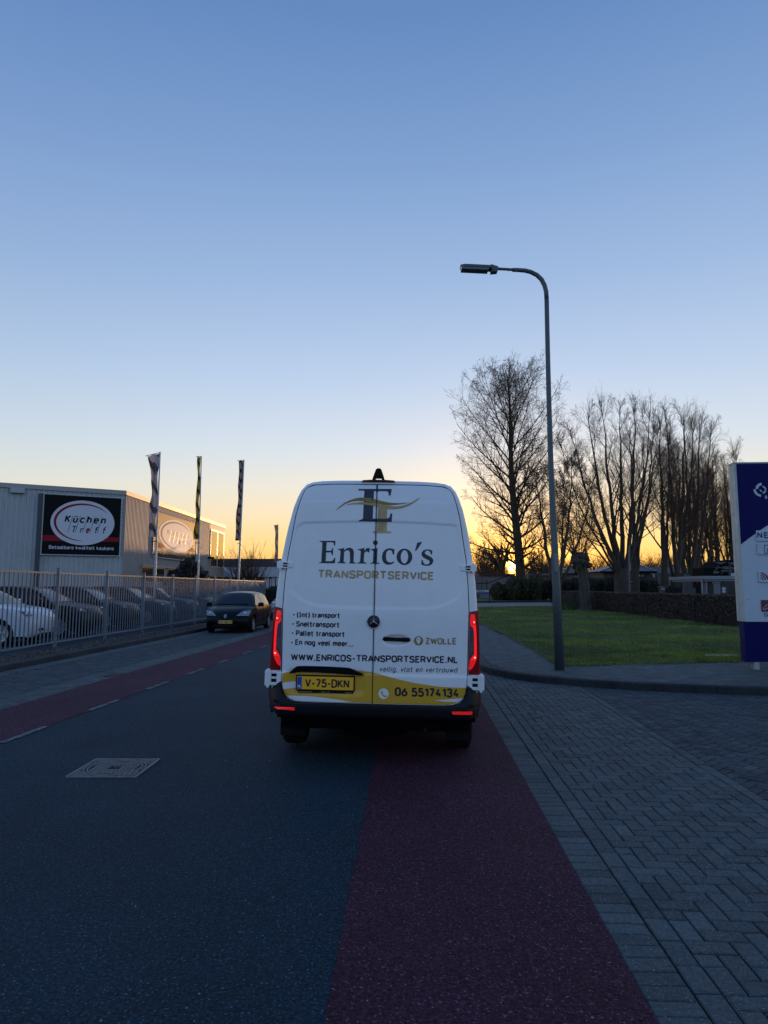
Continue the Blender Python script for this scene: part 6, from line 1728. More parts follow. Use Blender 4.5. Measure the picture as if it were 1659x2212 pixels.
cM = dict(tip=tipc, nb=11, f0=.16, bl=.42, cfg=[None,
    dict(n=7, wig=.05, up=.07, rmin=.017, tap=.85, k=5, kids=9, f0=.15, ang=32, len=.46, lf=.35, rk=.5),
    dict(n=4, wig=.09, up=.06, rmin=.008, tap=.7, k=3, kids=6, f0=.2, ang=36, len=.52, lf=.25, rk=.6),
    dict(n=3, wig=.12, up=.05, rmin=.006, tap=.5, k=3, kids=3, f0=.25, ang=38, len=.6, lf=.2, rk=.6), dict(n=2, wig=.2, up=0, rmin=.005, tap=.4, k=3)])
multi('forked_tree', 'low forked tree directly behind the street lamp pole, stems spreading left and right', 1203, 62, [(1158, 985, 0, .26), (1185, 1010, 2, .18), (1238, 960, -1, .24), (1282, 1020, 1, .16), (1220, 1000, 2, .15)], 11, cM, 1.6, .42, budp=.35)
multi('broad_tree', 'broad bare tree with many stems from one thick trunk behind the pollard willow', 1345, 66, [(1207, 925, 0, .15), (1424, 890, 1, .18), (1216, 1040, 1, .13), (1232, 900, -2, .22), (1268, 862, 2, .28), (1300, 846, -1, .30), (1338, 850, 3, .32), (1372, 843, -2, .30), (1405, 858, 1, .26), (1255, 985, -3, .17)], 12, cM, 3.0, .78)
multi('slender_forked_tree', 'slender forked tree close to the right of the broad multi-stem tree', 1373, 72, [(1360, 900, 0, .30), (1412, 890, 1, .24), (1390, 930, -1, .18)], 13, dict(cM, nb=9), 4.6, .42)
# the row receding to the right: three kinds, then copies of them
rowg = 'bare trees in the row right of the broad tree'
ra = multi('row_tree', 'first bare tree of the long row, a leaning stem left of the thick double trunk', 1436, 74, [(1424, 880, 0, .34), (1445, 905, 1, .22)], 14, dict(cM, nb=11), 3.0, .40, group=rowg)
rb = multi('row_tree', 'thick double trunk in the row of bare trees, right of its first leaning stem', 1461, 74, [(1440, 872, -2, .34), (1478, 868, 1, .34), (1500, 880, 2, .28), (1420, 960, 3, .2)], 15, cM, 2.4, .62, group=rowg)
rc = multi('row_tree', 'third tree of the bare row, many straight stems above the grey boulder', 1492, 79, [(1478, 880, 1, .3), (1510, 878, -1, .34), (1535, 895, 2, .3), (1455, 940, 0, .2)], 16, cM, 1.8, .5, group=rowg)
kc = [(1509, 86, ra, .96, 40, 'row tree with a slim stem just left of the carport'), (1527, 88, rb, .92, 130, 'row tree standing behind the left corner of the carport'), (1544, 92, rc, .92, 60, 'row tree rising behind the dark machine, left half'),
      (1560, 96, rb, .88, 200, 'row tree rising behind the middle of the dark machine'), (1574, 100, ra, .86, 290, 'row tree rising behind the right end of the dark machine'), (1590, 104, rc, .80, 150, 'last row tree before the blue and white sign'),
       (1480, 92, ra, 1.02, 100, 'pale stem farther back in the row, behind the third tree'),  
      (1600, 90, rb, .93, 220, 'tall row tree leaning over the top left corner of the sign'), (1612, 98, rb, .80, 20, 'row tree half hidden by the blue and white sign'), (1500, 96, rb, .84, 310, 'far row tree seen between the third and fourth trunks')]
for px, Y, src, sc, rot, lab in kc:
    dup(src, lab, (at(px, 1270, Y).x, Y, .1), (0, 0, R(rot)), (sc * .92, sc * .92, sc))

# pollard willow
pw_ = gnd(1265, 1319, ZP); pol = thing('pollard_willow', 'pollard willow with thick ridged trunk and knobbly head by the hedge', 'tree', (pw_.x, pw_.y, ZP))
hp_ = at(1265, 1200, pw_.y).z; m_ = MB(); rg = random.Random(7)
def ptr(a, b):
    z = (hp_ + .1) * a; an = b * 2 * PI
    r0 = .35 - .05 * math.sin(a * 3) + .10 * max(0, (.08 - a) / .08) + .16 * sst(.72, .86, a) - .30 * sst(.93, 1.0, a)
    r = r0 * (1 + .10 * math.sin(an * 7 + a * 6) * (1 - a * .3) * 1.7 + .06 * math.sin(an * 13 - a * 9)) + (.10 * math.sin(an * 4 + a * 40) * math.sin(a * 60) if a > .74 else 0)
    return (r * math.cos(an) - .28 * a * a, r * math.sin(an), z)
m_.grid(ptr, 60, 56, flip=True); m_.build('trunk', mat('ridged willow bark', (.075, .062, .05), .9, noise=[(3, .3), (16, .35)], bump=(14, 1.0, .04)), pol, smooth=True)
m_ = MB()
for i in range(34):
    a = rg.uniform(0, 6.28); z = hp_ * rg.uniform(.76, 1.0); r = rg.uniform(.10, .27); c_ = Vector((-.26 + rg.uniform(.40, .58) * math.cos(a), .44 * math.sin(a), z))
    m_.grid(lambda u, v: (c_.x + r * math.sin(u * PI) * math.cos(v * 2 * PI) * rg.uniform(.7, 1.2), c_.y + r * math.sin(u * PI) * math.sin(v * 2 * PI) * rg.uniform(.7, 1.2), c_.z + r * .8 * math.cos(u * PI)), 5, 7)
m_.build('knobs', M_bark, pol)
Wd = Wood(); cfgW = [dict(n=5, wig=.05, up=.05, rmin=.011, tap=.7, k=3, kids=4, f0=.3, ang=22, len=.4, lf=.3, rk=.7), dict(n=3, wig=.08, up=.03, rmin=.009, tap=.5, k=3)]
for i in range(70):
    a = rg.uniform(0, 6.28); el = R(rg.uniform(35, 86)); grow(rg, Wd, Vector((-.28 + .35 * math.cos(a), .35 * math.sin(a), hp_ - rg.uniform(0, .3))), Vector((math.cos(a) * math.cos(el), math.sin(a) * math.cos(el), math.sin(el))), rg.uniform(1.3, 3.8), .02, 0, cfgW, None)
Wd.build('shoots', M_twig, pol)

# weeping willow and thin trees low around the sun
ww_ = at(1085, 1262, 105); wil = thing('weeping_willow', 'golden weeping willow in front of the low sun, left of the poplar trunk', 'tree', (ww_.x, 105, .1)); rg = random.Random(8); Wt, Wc = Wood(), Wood()
Wt.tube([Vector((0, 0, 0)), Vector((.2, 0, 2)), Vector((0, 0, 4))], [.5, .42, .3], 8)
for i in range(16):
    a = rg.uniform(0, 6.28); rr_ = rg.uniform(1.2, 5.2); top_z = 8.6 - .10 * rr_ ** 2 * .6 + rg.uniform(-.5, .5)
    pts = [Vector((0, 0, 3.6)), Vector((rr_ * .35 * math.cos(a), rr_ * .35 * math.sin(a), 5.8)), Vector((rr_ * .75 * math.cos(a), rr_ * .75 * math.sin(a), top_z * .92)), Vector((rr_ * math.cos(a), rr_ * math.sin(a), top_z))]
    Wt.tube(pts, [.2, .14, .08, .04], 5)
    for k in range(34):
        j = rg.uniform(.45, 1.0); b = pts[2].lerp(pts[3], rg.random()) if j > .7 else pts[1].lerp(pts[2], rg.random()); q = [b]; d = Vector((math.cos(a + rg.uniform(-1, 1)), math.sin(a + rg.uniform(-1, 1)), .3)) * .5; Ld = rg.uniform(2.5, 5.0)
        for s in range(6): d = d * .55 + Vector((rg.uniform(-.08, .08), rg.uniform(-.08, .08), -Ld / 6)); q.append(q[-1] + d)
        if any(1095 < 829.5 + CAM_F * (ww_.x + p_.x) / 105 < 1112 and p_.z < 4.6 for p_ in q): continue
        Wc.tube(q, [.022, .02, .018, .016, .014, .012, .01], 3)
Wt.build('trunk', M_bark, wil); Wc.build('crown', mat('golden willow twigs', (.16, .09, .02), .8), wil)
cB = dict(cM, nb=10, f0=.1, bl=.5)
multi('bare_bush_tree', 'small bare vase shaped tree between the van and the weeping willow', 1046, 98, [(1036, 1180, 0, .10), (1046, 1172, 1, .10), (1056, 1180, -1, .10), (1064, 1190, 1, .08), (1029, 1196, 0, .08)], 21, dict(cB, nb=6), .5, .16)
multi('thin_bare_tree', 'thin bare tree low between the poplar trunk and the street lamp', 1158, 96, [(1152, 1190, 0, .10), (1163, 1185, 1, .10), (1172, 1196, -1, .10), (1144, 1204, 1, .08)], 22, dict(cB, nb=6), 1.0, .16)
bbp = at(533, 1262, 58); bb_ = thing('bare_bush', 'round bare bush in front of the low office by the third flagpole', 'bush', (bbp.x, 58, .1)); rg = random.Random(23); Wb = Wood()
cfgB = [dict(n=6, wig=.05, up=.05, rmin=.012, tap=.75, k=3, kids=5, f0=.25, ang=24, len=.42, lf=.3, rk=.7), dict(n=3, wig=.08, up=.03, rmin=.009, tap=.5, k=3, kids=2, f0=.3, ang=24, len=.5, lf=.3, rk=.8), dict(n=2, wig=.08, up=.03, rmin=.007, tap=.5, k=3)]
for i in range(95):
    a = rg.uniform(0, 6.28); el = R(rg.uniform(42, 88)); grow(rg, Wb, Vector((.15 * math.cos(a), .15 * math.sin(a), .5)), Vector((math.cos(a) * math.cos(el), math.sin(a) * math.cos(el), math.sin(el))), rg.uniform(2.2, 4.1), .03, 0, cfgB, None)
Wb.tube([Vector((0, 0, 0)), Vector((0, 0, .7))], [.2, .25], 8); Wb.build('branches', M_twig, bb_)

# ------------------------------------------------------------------ hedges, shrubs
def leafy(name, label, cat, boxes, n, s, m, seed, core=None, loc=(0, 0, 0), tone=True, skin=.5):
    """leaf faces spread through a volume; boxes: (cx,cy,cz,rx,ry,rz,kind)"""
    rg = random.Random(seed); t = thing(name, label, cat, loc); mb = MB(); tot = sum(b[3] * b[4] * b[5] for b in boxes)
    for (cx, cy, cz, rx_, ry, rz_, kd) in boxes:
        k = int(n * rx_ * ry * rz_ / tot)
        for _ in range(k):
            if kd == 'box':
                u, v, w = rg.uniform(-1, 1), rg.uniform(-1, 1), rg.uniform(-1, 1)
                if rg.random() < skin:
                    q = rg.choice((0, 1, 2, 2)); e = rg.choice((-1, 1)) * rg.uniform(.92, 1.03)
                    if q == 0: u = e
                    elif q == 1: v = e
                    else: w = abs(e)
            else:
                d = rvec(rg); r = rg.uniform(.55, 1.0) ** .6 * (1 + .12 * math.sin(d.x * 7 + seed) * math.cos(d.z * 6)); u, v, w = d.x * r, d.y * r, d.z * r
            p = Vector((cx + u * rx_, cy + v * ry, max(.02, cz + w * rz_))); a = rvec(rg) * s * rg.uniform(.5, 1.2); b = rvec(rg) * s * .6
            mb.add([p - a, p + b, p + a, p - b], [(0, 1, 2, 3)], 0, min(1, max(0, rg.gauss(.5, .28))))
    mb.build('foliage', m, t, tone=True)
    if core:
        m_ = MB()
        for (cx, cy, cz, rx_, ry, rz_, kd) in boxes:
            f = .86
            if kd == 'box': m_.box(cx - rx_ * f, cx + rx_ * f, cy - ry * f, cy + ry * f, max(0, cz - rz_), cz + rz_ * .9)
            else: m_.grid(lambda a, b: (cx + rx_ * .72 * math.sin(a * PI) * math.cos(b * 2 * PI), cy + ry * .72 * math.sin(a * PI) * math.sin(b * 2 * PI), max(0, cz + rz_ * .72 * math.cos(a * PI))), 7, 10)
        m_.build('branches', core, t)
    return t
M_beech = mat('brown beech leaf', (.085, .042, .026), .55, tone=.8)
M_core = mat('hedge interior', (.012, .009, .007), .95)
M_ever = mat('dark evergreen leaf', (.022, .034, .016), .6, tone=.6)
M_olive = mat('olive shrub leaf', (.060, .062, .022), .7, tone=.6)
M_red_l = mat('reddish conifer leaf', (.035, .028, .022), .7, tone=.6)
hb = []
for i in range(15):
    y = 27 + i * 2.0; x = 14.1 + .035 * (y - 27); hb.append((x, y, .60, .55, 1.02, .60 + .0 * i, 'box'))
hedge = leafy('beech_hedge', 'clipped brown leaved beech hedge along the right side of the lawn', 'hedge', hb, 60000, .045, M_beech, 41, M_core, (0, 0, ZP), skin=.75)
hb2 = [(10.5 + i * 2.0, 54.6 - .0 * i, .35, 1.0, .5, .55, 'ball') for i in range(2)]
leafy('low_shrub', 'ragged low shrub beside the pollard willow trunk', 'shrub', [(pw_.x - 1.1, pw_.y + .8, .35, .9, .7, .7, 'ball'), (pw_.x + .8, pw_.y + .4, .25, .8, .5, .55, 'ball')], 5000, .05, M_olive, 42, None, (0, 0, ZP))
def shrubrow(name, label, px0, px1, pyt, Y, m, seed, n, cat='shrub', s=.11, dep=2.0, jag=.2):
    rg = random.Random(seed); bx = []; x0, x1 = at(px0, 1270, Y).x, at(px1, 1270, Y).x; H_ = at(px0, pyt, Y).z; x = x0; step = max(1.2, (x1 - x0) / 9)
    while x < x1: h = H_ * rg.uniform(1 - jag, 1.04); bx.append((x + step / 2, Y + rg.uniform(-.5, .5), h * .5, step * .72, dep, h * .54, 'ball')); x += step
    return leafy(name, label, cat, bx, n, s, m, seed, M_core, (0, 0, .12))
shrubrow('round_shrub', 'rounded olive shrub at the foot of the poplar by the pale shed', 1063, 1104, 1256, 78, M_olive, 51, 9000)
shrubrow('tall_shrub', 'taller yellowish shrub right in front of the poplar trunk', 1096, 1142, 1250, 77, M_olive, 52, 9000, jag=.1)
shrubrow('evergreen_hedge', 'dark hedge between the poplar and the street lamp pole', 1140, 1262, 1251, 78, M_ever, 53, 12000, 'hedge')
shrubrow('evergreen_hedge', 'long dark evergreen hedge behind the beech hedge, below the hip roofed house', 1262, 1420, 1250, 76, M_ever, 54, 15000, 'hedge', jag=.12)
shrubrow('ivy_bank', 'dark shrub bank between the evergreen hedge and the carport', 1420, 1512, 1258, 74, M_ever, 55, 9000, 'shrubs', jag=.3)
shrubrow('low_dark_hedge', 'low dark hedge closing the car park beyond the bar fence', 538, 640, 1269, 47, M_ever, 56, 8000, 'hedge', dep=.6, jag=.05, s=.07)
ev = at(402, 1250, 38.5)
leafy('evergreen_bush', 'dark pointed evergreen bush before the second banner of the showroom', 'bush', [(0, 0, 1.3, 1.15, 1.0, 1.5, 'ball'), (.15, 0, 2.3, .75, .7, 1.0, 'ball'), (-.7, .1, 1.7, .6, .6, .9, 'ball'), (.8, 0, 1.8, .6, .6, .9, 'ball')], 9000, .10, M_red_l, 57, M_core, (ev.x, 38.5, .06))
# far tree belt on the horizon, thin and bare
fbm = MB(); rg = random.Random(61)
Wf = Wood()
def belt(px0, px1, Y, h0, h1, n):
    for i in range(n):
        px = rg.uniform(px0, px1); b = at(px, 1268, Y + rg.uniform(-15, 15)); h = rg.uniform(h0, h1); b.z = 0
        Wf.tube([b, b + Vector((0, 0, h * .45))], [.22, .16], 3)
        for k in range(26):
            z = h * rg.uniform(.2, .6); p = b + Vector((0, 0, z)); d = Vector((rg.uniform(-1, 1), rg.uniform(-.4, .4), rg.uniform(.5, 1.6))).normalized(); L_ = h * rg.uniform(.25, .5)
            q = p + d * L_; Wf.tube([p, p.lerp(q, .5) + rvec(rg) * .2, q], [.07, .05, .03], 3)
            for j in range(3):
                e = p.lerp(q, rg.uniform(.4, 1)); Wf.tube([e, e + (d + rvec(rg) * .7).normalized() * L_ * .4], [.04, .025], 3)
belt(1020, 1084, 230, 8, 12, 20); belt(1128, 1190, 230, 8, 14, 22); belt(1180, 1420, 240, 7, 14, 75); belt(1400, 1600, 230, 8, 13, 50); belt(470, 620, 260, 6, 9, 30)
me = bpy.data.meshes.new('far_woods'); me.from_pydata(Wf.v, [], Wf.f); me.materials.append(M_twig); o = bpy.data.objects.new('far_woods', me); C.objects.link(o); stuff(tag(o, 'thin bare woods along the horizon behind the houses', 'woods'))

# ------------------------------------------------------------------ houses and small things behind the lawn
M_shedw = mat('pale shed cladding', (.24, .22, .22), .8, noise=(2, .1))
M_shedr = mat('rusty roof edge', (.08, .04, .032), .8)
M_slate2 = mat('slate roof', (.11, .105, .115), .55, noise=(1, .15))
M_brickw = mat('brown brick wall', (.13, .095, .07), .9, noise=[(1, .15), (14, .2)])
M_greyb = mat('grey building', (.17, .17, .19), .8)
def pbox(par, org, px0, px1, py0, py1, Y, dep, name, m, zmin=None):
    a, b = at(px0, py0, Y), at(px1, py1, Y); z0 = b.z if zmin is None else zmin; mb = MB(); mb.box(a.x - org[0], b.x - org[0], Y - org[1], Y - org[1] + dep, z0, a.z); return mb.build(name, m, par)
YS = 92
so = (at(1031, 1270, YS).x, YS); shed = thing('pale_shed', 'pale flat roofed shed with rusty roof edge by the van', 'building', (so[0], YS, 0))
pbox(shed, so, 700, 1018, 1240, 1290, YS + 1, 5, 'added_shade_wing', M_shedw, 0); pbox(shed, so, 1037, 1112, 1244, 1290, YS, 5, 'wall', M_shedw, 0); pbox(shed, so, 1036, 1113, 1239.5, 1244.1, YS - .2, 5.4, 'roof_edge', M_shedr)  # first box is added, unseen behind the van, to shade the fence from the sun
for k in range(9): pbox(shed, so, 1020, 1036.6, 1240 + k * 4.0, 1243.2 + k * 4.0, YS + .3, .1, 'slat', M_shedw)
m_ = MB(); rl = lambda px, py: tuple(at(px, py, YS - .6) - Vector((so[0], YS, 0)))
m_.tube([rl(1030, 1260.3), rl(1051.5, 1260.3), rl(1105, 1241)], .05, 6); m_.tube([rl(1051.5, 1252), rl(1051.5, 1275)], .05, 6); m_.tube([rl(1041, 1245), rl(1041, 1275)], .04, 6); m_.build('railing', M_seal, shed)
ng = at(1043, 1276, 66); nb_ = thing('street_name_board', 'low white and blue street board on posts by the van', 'sign', (ng.x, 66, .12))
m_ = MB(); a, b = at(1028, 1275, 66), at(1056, 1279, 66); m_.box(a.x - ng.x, b.x - ng.x, 0, .05, b.z - .12, a.z - .12); m_.build('white_panel', M_wfas, nb_)
m_ = MB(); a, b = at(1028, 1279, 66), at(1056, 1283, 66); m_.box(a.x - ng.x, b.x - ng.x, 0, .05, b.z - .12, a.z - .121); m_.build('blue_panel', mat('blue board', (.03, .07, .22), .5), nb_)
m_ = MB(); x = at(1056.5, 1280, 66).x - ng.x; m_.box(x, x + .07, -.01, .06, 0, at(1056, 1274, 66).z - .12); m_.box(x - 1.4, x - 1.33, .051, .1, 0, 1.0); m_.build('post', M_seal, nb_)
fnn = lambda u, v, off: (u, -.002 - off, v)
m_ = MB(); a = at(1032, 1278, 66)
for k in range(12): m_.box(a.x - ng.x + k * .06, a.x - ng.x + k * .06 + .035, -.003, .001, a.z - .12, a.z - .05)
m_.build('board_print', M_seal, nb_)
# long low building and grey block
YB = 118
lo = (at(1140, 1268, YB).x, YB); low = thing('long_low_building', 'long low brown building with ribbon windows behind the pollard willow', 'building', (lo[0], YB, 0))
pbox(low, lo, 1141, 1300, 1240, 1262, YB, 8, 'wall', M_brickw, 0); pbox(low, lo, 1140, 1200, 1238.5, 1243, YB - .3, 9, 'roof_edge', M_greyb)
pbox(low, lo, 1216, 1301, 1238.2, 1240, YB - .3, 9, 'roof_edge', M_seal)
for k in range(16): pbox(low, lo, 1239 + k * 3.8, 1241.6 + k * 3.8, 1244, 1246.2, YB - .06, .08, 'window', M_wfas)
pbox(low, lo, 1224, 1300, 1247.5, 1249, YB - .1, .1, 'white_ledge', M_shedw)
gb_ = (at(1225, 1268, 150).x, 150); gt = thing('grey_block', 'small grey block above the long low roof, left of the pollard willow', 'building', (gb_[0], 150, 0)); pbox(gt, gb_, 1224, 1242, 1228, 1262, 150, 6, 'wall', M_greyb, 0); pbox(gt, gb_, 1223.6, 1242.4, 1227, 1228.2, 149.8, 6.4, 'roof_edge', M_wfas)
# hip roofed house
YH = 100
ho = (at(1357, 1268, YH).x, YH); house = thing('hip_roofed_house', 'house with shallow grey hip roof behind the broad tree', 'house', (ho[0], YH, 0))
eL, eR, pk = at(1297, 1234, YH), at(1418, 1234, YH), at(1360, 1212, YH + 5)
L0, R0 = eL.x - ho[0], eR.x - ho[0]
m_ = MB(); v = [(L0, 0, eL.z), (R0, 0, eL.z), (R0, 10, eL.z), (L0, 10, eL.z), (-.2 * 0 + (pk.x - ho[0]), 5, pk.z)]
m_.add(v, [(0, 1, 4), (1, 2, 4), (2, 3, 4), (3, 0, 4), (3, 2, 1, 0)]); rf = m_.build('roof', M_slate2, house)
m_ = MB(); 
for a in ((L0, 0), (R0, 0), (L0 + (R0 - L0) * .15, 0)): m_.tube([(a[0], a[1], eL.z + .06), (v[4][0], v[4][1], v[4][2] + .06)], .06, 4)
m_.build('hip_ridge', M_wfas, rf)
m_ = MB(); m_.box(L0 + .6, R0 - .6, .6, 9.4, 0, eL.z - .01); m_.build('wall', mat('brown grey wall', (.13, .10, .085), .9), house)
m_ = MB(); m_.box(L0 - .05, R0 + .05, -.06, -.001, eL.z - .28, eL.z + .02); m_.build('gutter_board', M_seal, house)
for px in (1379, 1386): pbox(house, ho, px, px + 4.6, 1240.5, 1247, YH + .5, .12, 'window', M_wfas)
pbox(house, ho, 1410, 1415, 1240, 1247, YH + .5, .12, 'window', M_wglass)
r2 = (at(1440, 1268, 125).x, 125); h2 = thing('dark_roofed_house', 'long dark roof ridge right of the hip roofed house', 'house', (r2[0], 125, 0))
a, b = at(1398, 1225, 128), at(1478, 1225, 128); m_ = MB(); zE = at(1400, 1238, 125).z; m_.add([(a.x - r2[0], 3, a.z), (b.x - r2[0], 3, a.z), (b.x - r2[0] + .8, -1, zE), (a.x - r2[0] - .8, -1, zE), (b.x - r2[0] + .8, 7, zE), (a.x - r2[0] - .8, 7, zE)], [(3, 2, 1, 0), (0, 1, 4, 5), (0, 5, 3), (1, 2, 4), (3, 5, 4, 2)]); m_.build('roof', M_dband, h2)
m_ = MB(); m_.box(a.x - r2[0], b.x - r2[0], 0, 6, 0, zE); m_.build('wall', M_brickw, h2)
g3 = (at(1440, 1268, 108).x, 108); h3 = thing('pale_outbuilding', 'low pale outbuilding with dark doorways left of the row of trees', 'building', (g3[0], 108, 0))
pbox(h3, g3, 1413, 1450, 1242, 1262, 108, 4, 'wall', mat('dirty pale wall', (.26, .25, .23), .85, noise=(2, .2)), 0); pbox(h3, g3, 1411, 1452, 1238.5, 1242.2, 107.8, 4.6, 'roof_edge', M_greyb)
for px in (1416, 1427, 1440): pbox(h3, g3, px, px + 5, 1245, 1262, 107.93, .1, 'doorway', M_dark, 0)
pbox(h3, g3, 1404, 1412.6, 1241, 1250, 108.2, 2, 'brick_pier', M_brickw, 0)
# thin street lamp with name plate, and twin garden lamp
tlx = at(1359, 1268, 60); tl = thing('thin_street_lamp', 'thin distant street lamp with a small dark street name plate', 'street lamp', (tlx.x, 60, .1))
q = lambda px, py: tuple(at(px, py, 60) - Vector((tlx.x, 60, .1)))
m_ = MB(); m_.tube([(0, 0, 0), q(1359, 1200), q(1358.8, 1184), q(1360, 1179), q(1362, 1177.5)], [.075, .05, .045, .04, .04], 8); m_.build('pole', mat('pale pole', (.22, .22, .24), .5), tl, smooth=True)
m_ = MB(); a, b = Vector(q(1361, 1178.5)), Vector(q(1365.5, 1176)); m_.tube([a, a.lerp(b, .5), b], [.05, .13, .06], 8); m_.build('lamp_head', M_lhead, tl, smooth=True)
m_ = MB(); a, b = q(1353.8, 1254.2), q(1367.2, 1257.6); m_.cbox(a[0], b[0], -.10, -.07, b[2], a[2], .01); np_ = m_.build('name_plate', M_seal, tl)
m_ = MB(); 
for k in range(10): m_.box(a[0] + .06 + k * .045, a[0] + .09 + k * .045, -.104, -.099, b[2] + .045, a[2] - .045)
m_.build('plate_print', M_wfas, np_)
gx = at(1370, 1268, 84); gl_ = thing('twin_garden_lamp', 'garden lamp with two white shades before the hip roofed house', 'lamp', (gx.x, 84, .1)); q = lambda px, py: tuple(at(px, py, 84) - Vector((gx.x, 84, .1)))
m_ = MB(); m_.tube([(0, 0, 0), q(1374, 1250), q(1374, 1244)], .06, 6); m_.tube([q(1370, 1246), q(1374, 1249), q(1379, 1246)], .04, 6); m_.build('pole', M_seal, gl_)
for px in (1370.5, 1379.5):
    c_ = q(px, 1243.5); m_ = MB(); m_.lathe([(.20, -.12), (.17, .06), (.03, .15)], c_, 'z', 10); m_.build('lamp_shade', M_wfas, gl_)
# carport, bin, box with labels, machine on a lorry
YC = 50
co = (at(1560, 1270, YC).x, YC); cp = thing('white_carport', 'white flat roofed carport left of the blue sign', 'carport', (co[0], YC, .1))
M_cpw = mat('carport white', (.24, .25, .27), .6)
def cbx(px0, px1, py0, py1, dy, dep, nm, m, zmin=None): a, b = at(px0, py0, YC + dy), at(px1, py1, YC + dy); mb = MB(); mb.box(a.x - co[0], b.x - co[0], dy, dy + dep, (b.z - .1) if zmin is None else zmin, a.z - .1); return mb.build(nm, m, cp)
cbx(1518, 1640, 1244, 1251.2, 0, 6, 'roof_edge', M_cpw); cbx(1520, 1640, 1251.4, 1255.6, .15, 5.5, 'roof_soffit', M_cpw)
cbx(1516, 1519.5, 1251, 1284, .2, .16, 'post', M_cpw, 0); cbx(1526, 1528.8, 1255.5, 1284, .2, .16, 'post', M_cpw, 0); cbx(1520, 1525.5, 1254, 1284, .6, .1, 'side_panel', M_greyb, 0)
cbx(1529, 1640, 1256, 1290, 5.0, .1, 'back_panel', M_dark, 0)
m_ = MB(); a = at(1504, 1246.5, YC + 3); m_.add([(a.x - co[0], 3, a.z - .35), tuple(at(1518, 1243.5, YC) - Vector((co[0], YC, .1))), tuple(at(1518, 1251, YC) - Vector((co[0], YC, .1))), (a.x - co[0], 3, a.z - .62)], [(0, 1, 2, 3)]); m_.build('side_eave', M_cpw, cp)
gpx = at(1551, 1270, 46); gpz = thing('grey_stele', 'grey capped column in front of the carport opening', 'column', (gpx.x, 46, .1)); a, b = at(1546.5, 1260, 46), at(1557, 1290, 46); m_ = MB(); m_.cbox(a.x - gpx.x, b.x - gpx.x, 0, .4, 0, a.z - .1, .03); m_.build('shaft', M_greyb, gpz); m_ = MB(); m_.cbox(a.x - gpx.x - .04, b.x - gpx.x + .04, -.04, .44, a.z - .099, a.z, .01); m_.build('cap', M_greyb, gpz)
bx_ = at(1565, 1272, 46.5); bxx = thing('mailbox_cabinet', 'small dark cabinet with two white labels beside the grey column', 'cabinet', (bx_.x, 46.5, .1)); a, b = at(1559.5, 1266, 46.5), at(1572, 1283, 46.5); m_ = MB(); m_.cbox(a.x - bx_.x, b.x - bx_.x, 0, .3, 0, a.z - .1, .03); m_.build('box', M_dband, bxx)
for py in (1269, 1275.3): a, b = at(1561.5, py, 46.4), at(1568.5, py + 4.8, 46.4); m_ = MB(); m_.box(a.x - bx_.x, b.x - bx_.x, -.02, -.005, b.z - .1, a.z - .1); m_.build('label_plate', M_swhite, bxx)
mx_ = at(1552, 1268, 62); mach = thing('dark_machine', 'dark machine and stacked load rising above the carport roof', 'machine', (mx_.x, 62, .1)); q = lambda px, py: at(px, py, 62) - Vector((mx_.x, 62, .1))
M_mach = mat('dark machine paint', (.006, .006, .007), .8, spec=.15)
m_ = MB(); a, b = q(1520, 1226), q(1543, 1270); m_.cbox(a.x, b.x, 0, 2.4, b.z, a.z, .05); m_.build('tank', M_mach, mach)
m_ = MB(); P = [q(*p) for p in ((1543, 1270), (1543, 1228), (1551, 1213), (1562, 1210.5), (1588, 1208), (1590, 1240), (1590, 1270))]; m_.prism([(p.x, p.z) for p in P], lambda u, v, d: (u, d, v), .2, 2.6); m_.build('hood', M_mach, mach)
m_ = MB(); rg = random.Random(77)
for i in range(26):
    c_ = q(rg.uniform(1544, 1586), rg.uniform(1214, 1240)); r_ = rg.uniform(.10, .28); m_.cbox(c_.x - r_, c_.x + r_, .08 - r_ * .3, .3, c_.z - r_ * .4, c_.z + r_ * .4, .02)
m_.tube([tuple(q(1544, 1232)), tuple(q(1552, 1226)), tuple(q(1564, 1228)), tuple(q(1576, 1232)), tuple(q(1577, 1244))], .07, 6); m_.build('machine_parts', mat('machine metal', (.10, .09, .10), .5, .4), mach)
m_ = MB(); a, b = q(1578, 1239), q(1588, 1244); m_.cbox(a.x, b.x, -.1, .0, b.z, a.z, .01); m_.build('plate', M_swhite, mach)
wcr = at(1441, 1282, 44); wc2 = car('white car with only its roof showing above the beech hedge', (wcr.x - 1.9, 43.5 + 2, .1), -PI / 2 + .15, M_pwhite, SUV, name='parked_car'); wc2.scale = (1, 1.0, .98); wc2.location.z = -.32
bo = at(1482, 1245, 68); bld = thing('grey_boulder', 'upright grey stone slab leaning among the row trees', 'boulder', (bo.x - .2, 68, .1)); m_ = MB(); m_.prism([(0, 0), (1.2, 0), (1.1, 1.6), (.75, 2.6), (.35, 2.9), (.1, 1.8)], lambda u, v, d: (u, d, v), 0, .8); m_.build('slab', mat('grey stone', (.10, .095, .10), .9, noise=(3, .2)), bld, bevel=.08)
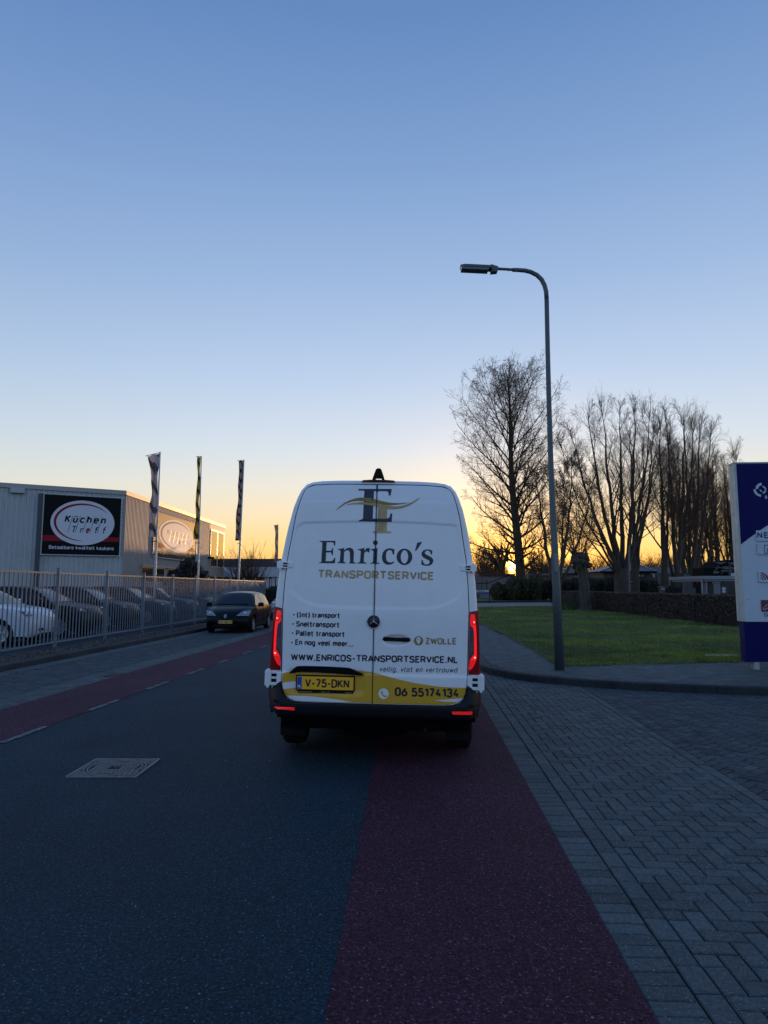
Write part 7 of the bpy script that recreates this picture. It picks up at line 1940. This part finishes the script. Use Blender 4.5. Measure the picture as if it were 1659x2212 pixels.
gpx2 = at(1486, 1265, 55); gp2 = thing('low_iron_fence', 'low black iron fence between the white car and the carport', 'fence', (gpx2.x, 55, .1)); m_ = MB()
for k in range(20): m_.box(k * .14 - 1.0, k * .14 - .98, 0, .02, 0, 1.0 + .12 * math.sin(k * .5))
m_.box(-1.0, 1.7, -.01, .03, .8, .84); m_.build('railing', M_seal, gp2)
bt = at(1433, 1268, 58); bh = thing('stone_lantern', 'small lantern shaped post with a white plate behind the white car', 'lantern', (bt.x, 58, .1)); m_ = MB(); q = lambda px, py: at(px, py, 58) - Vector((bt.x, 58, .1))
a, b = q(1427, 1269.5), q(1437.5, 1283); m_.box(a.x, b.x, 0, .4, 0, a.z); m_.add([(a.x - .1, -.1, a.z), (b.x + .1, -.1, a.z), (b.x + .1, .5, a.z), (a.x - .1, .5, a.z), ((a.x + b.x) / 2, .2, q(1432, 1265).z)], [(0, 1, 4), (1, 2, 4), (2, 3, 4), (3, 0, 4), (3, 2, 1, 0)]); m_.build('post', M_brickw, bh)
a, b = q(1428.5, 1270.5), q(1436, 1273.5); m_ = MB(); m_.box(a.x, b.x, -.03, -.005, b.z, a.z); m_.build('label_plate', M_swhite, bh)
# windscreen stickers of the yard cars
for o_ in [o for o in C.objects if o.get('category') == 'car' and 'dark blue' in o.get('label', '')]:
    m_ = MB(); m_.add([(.25, 2.86, 1.30), (.42, 2.84, 1.315), (.40, 2.70, 1.42), (.30, 2.70, 1.42)], [(0, 1, 2, 3)]); m_.add([(.25, 2.87, 1.31), (.42, 2.85, 1.325), (.40, 2.71, 1.43), (.30, 2.71, 1.43)], [(3, 2, 1, 0)]); m_.build('windscreen_sheet', M_paper, o_)
for py, px in ((1300, 1339), (1313, 1062), (1316, 1080)): pass
bl2 = gnd(1198, 1306, .16)

bo_ = at(1190, 1300, 66); bol = thing('bollard', 'small dark post in the verge left of the street lamp pole', 'post', (bo_.x, 66, .12)); m_ = MB(); m_.cbox(-.05, .05, -.05, .05, 0, .75, .01); m_.build('shaft', M_seal, bol)
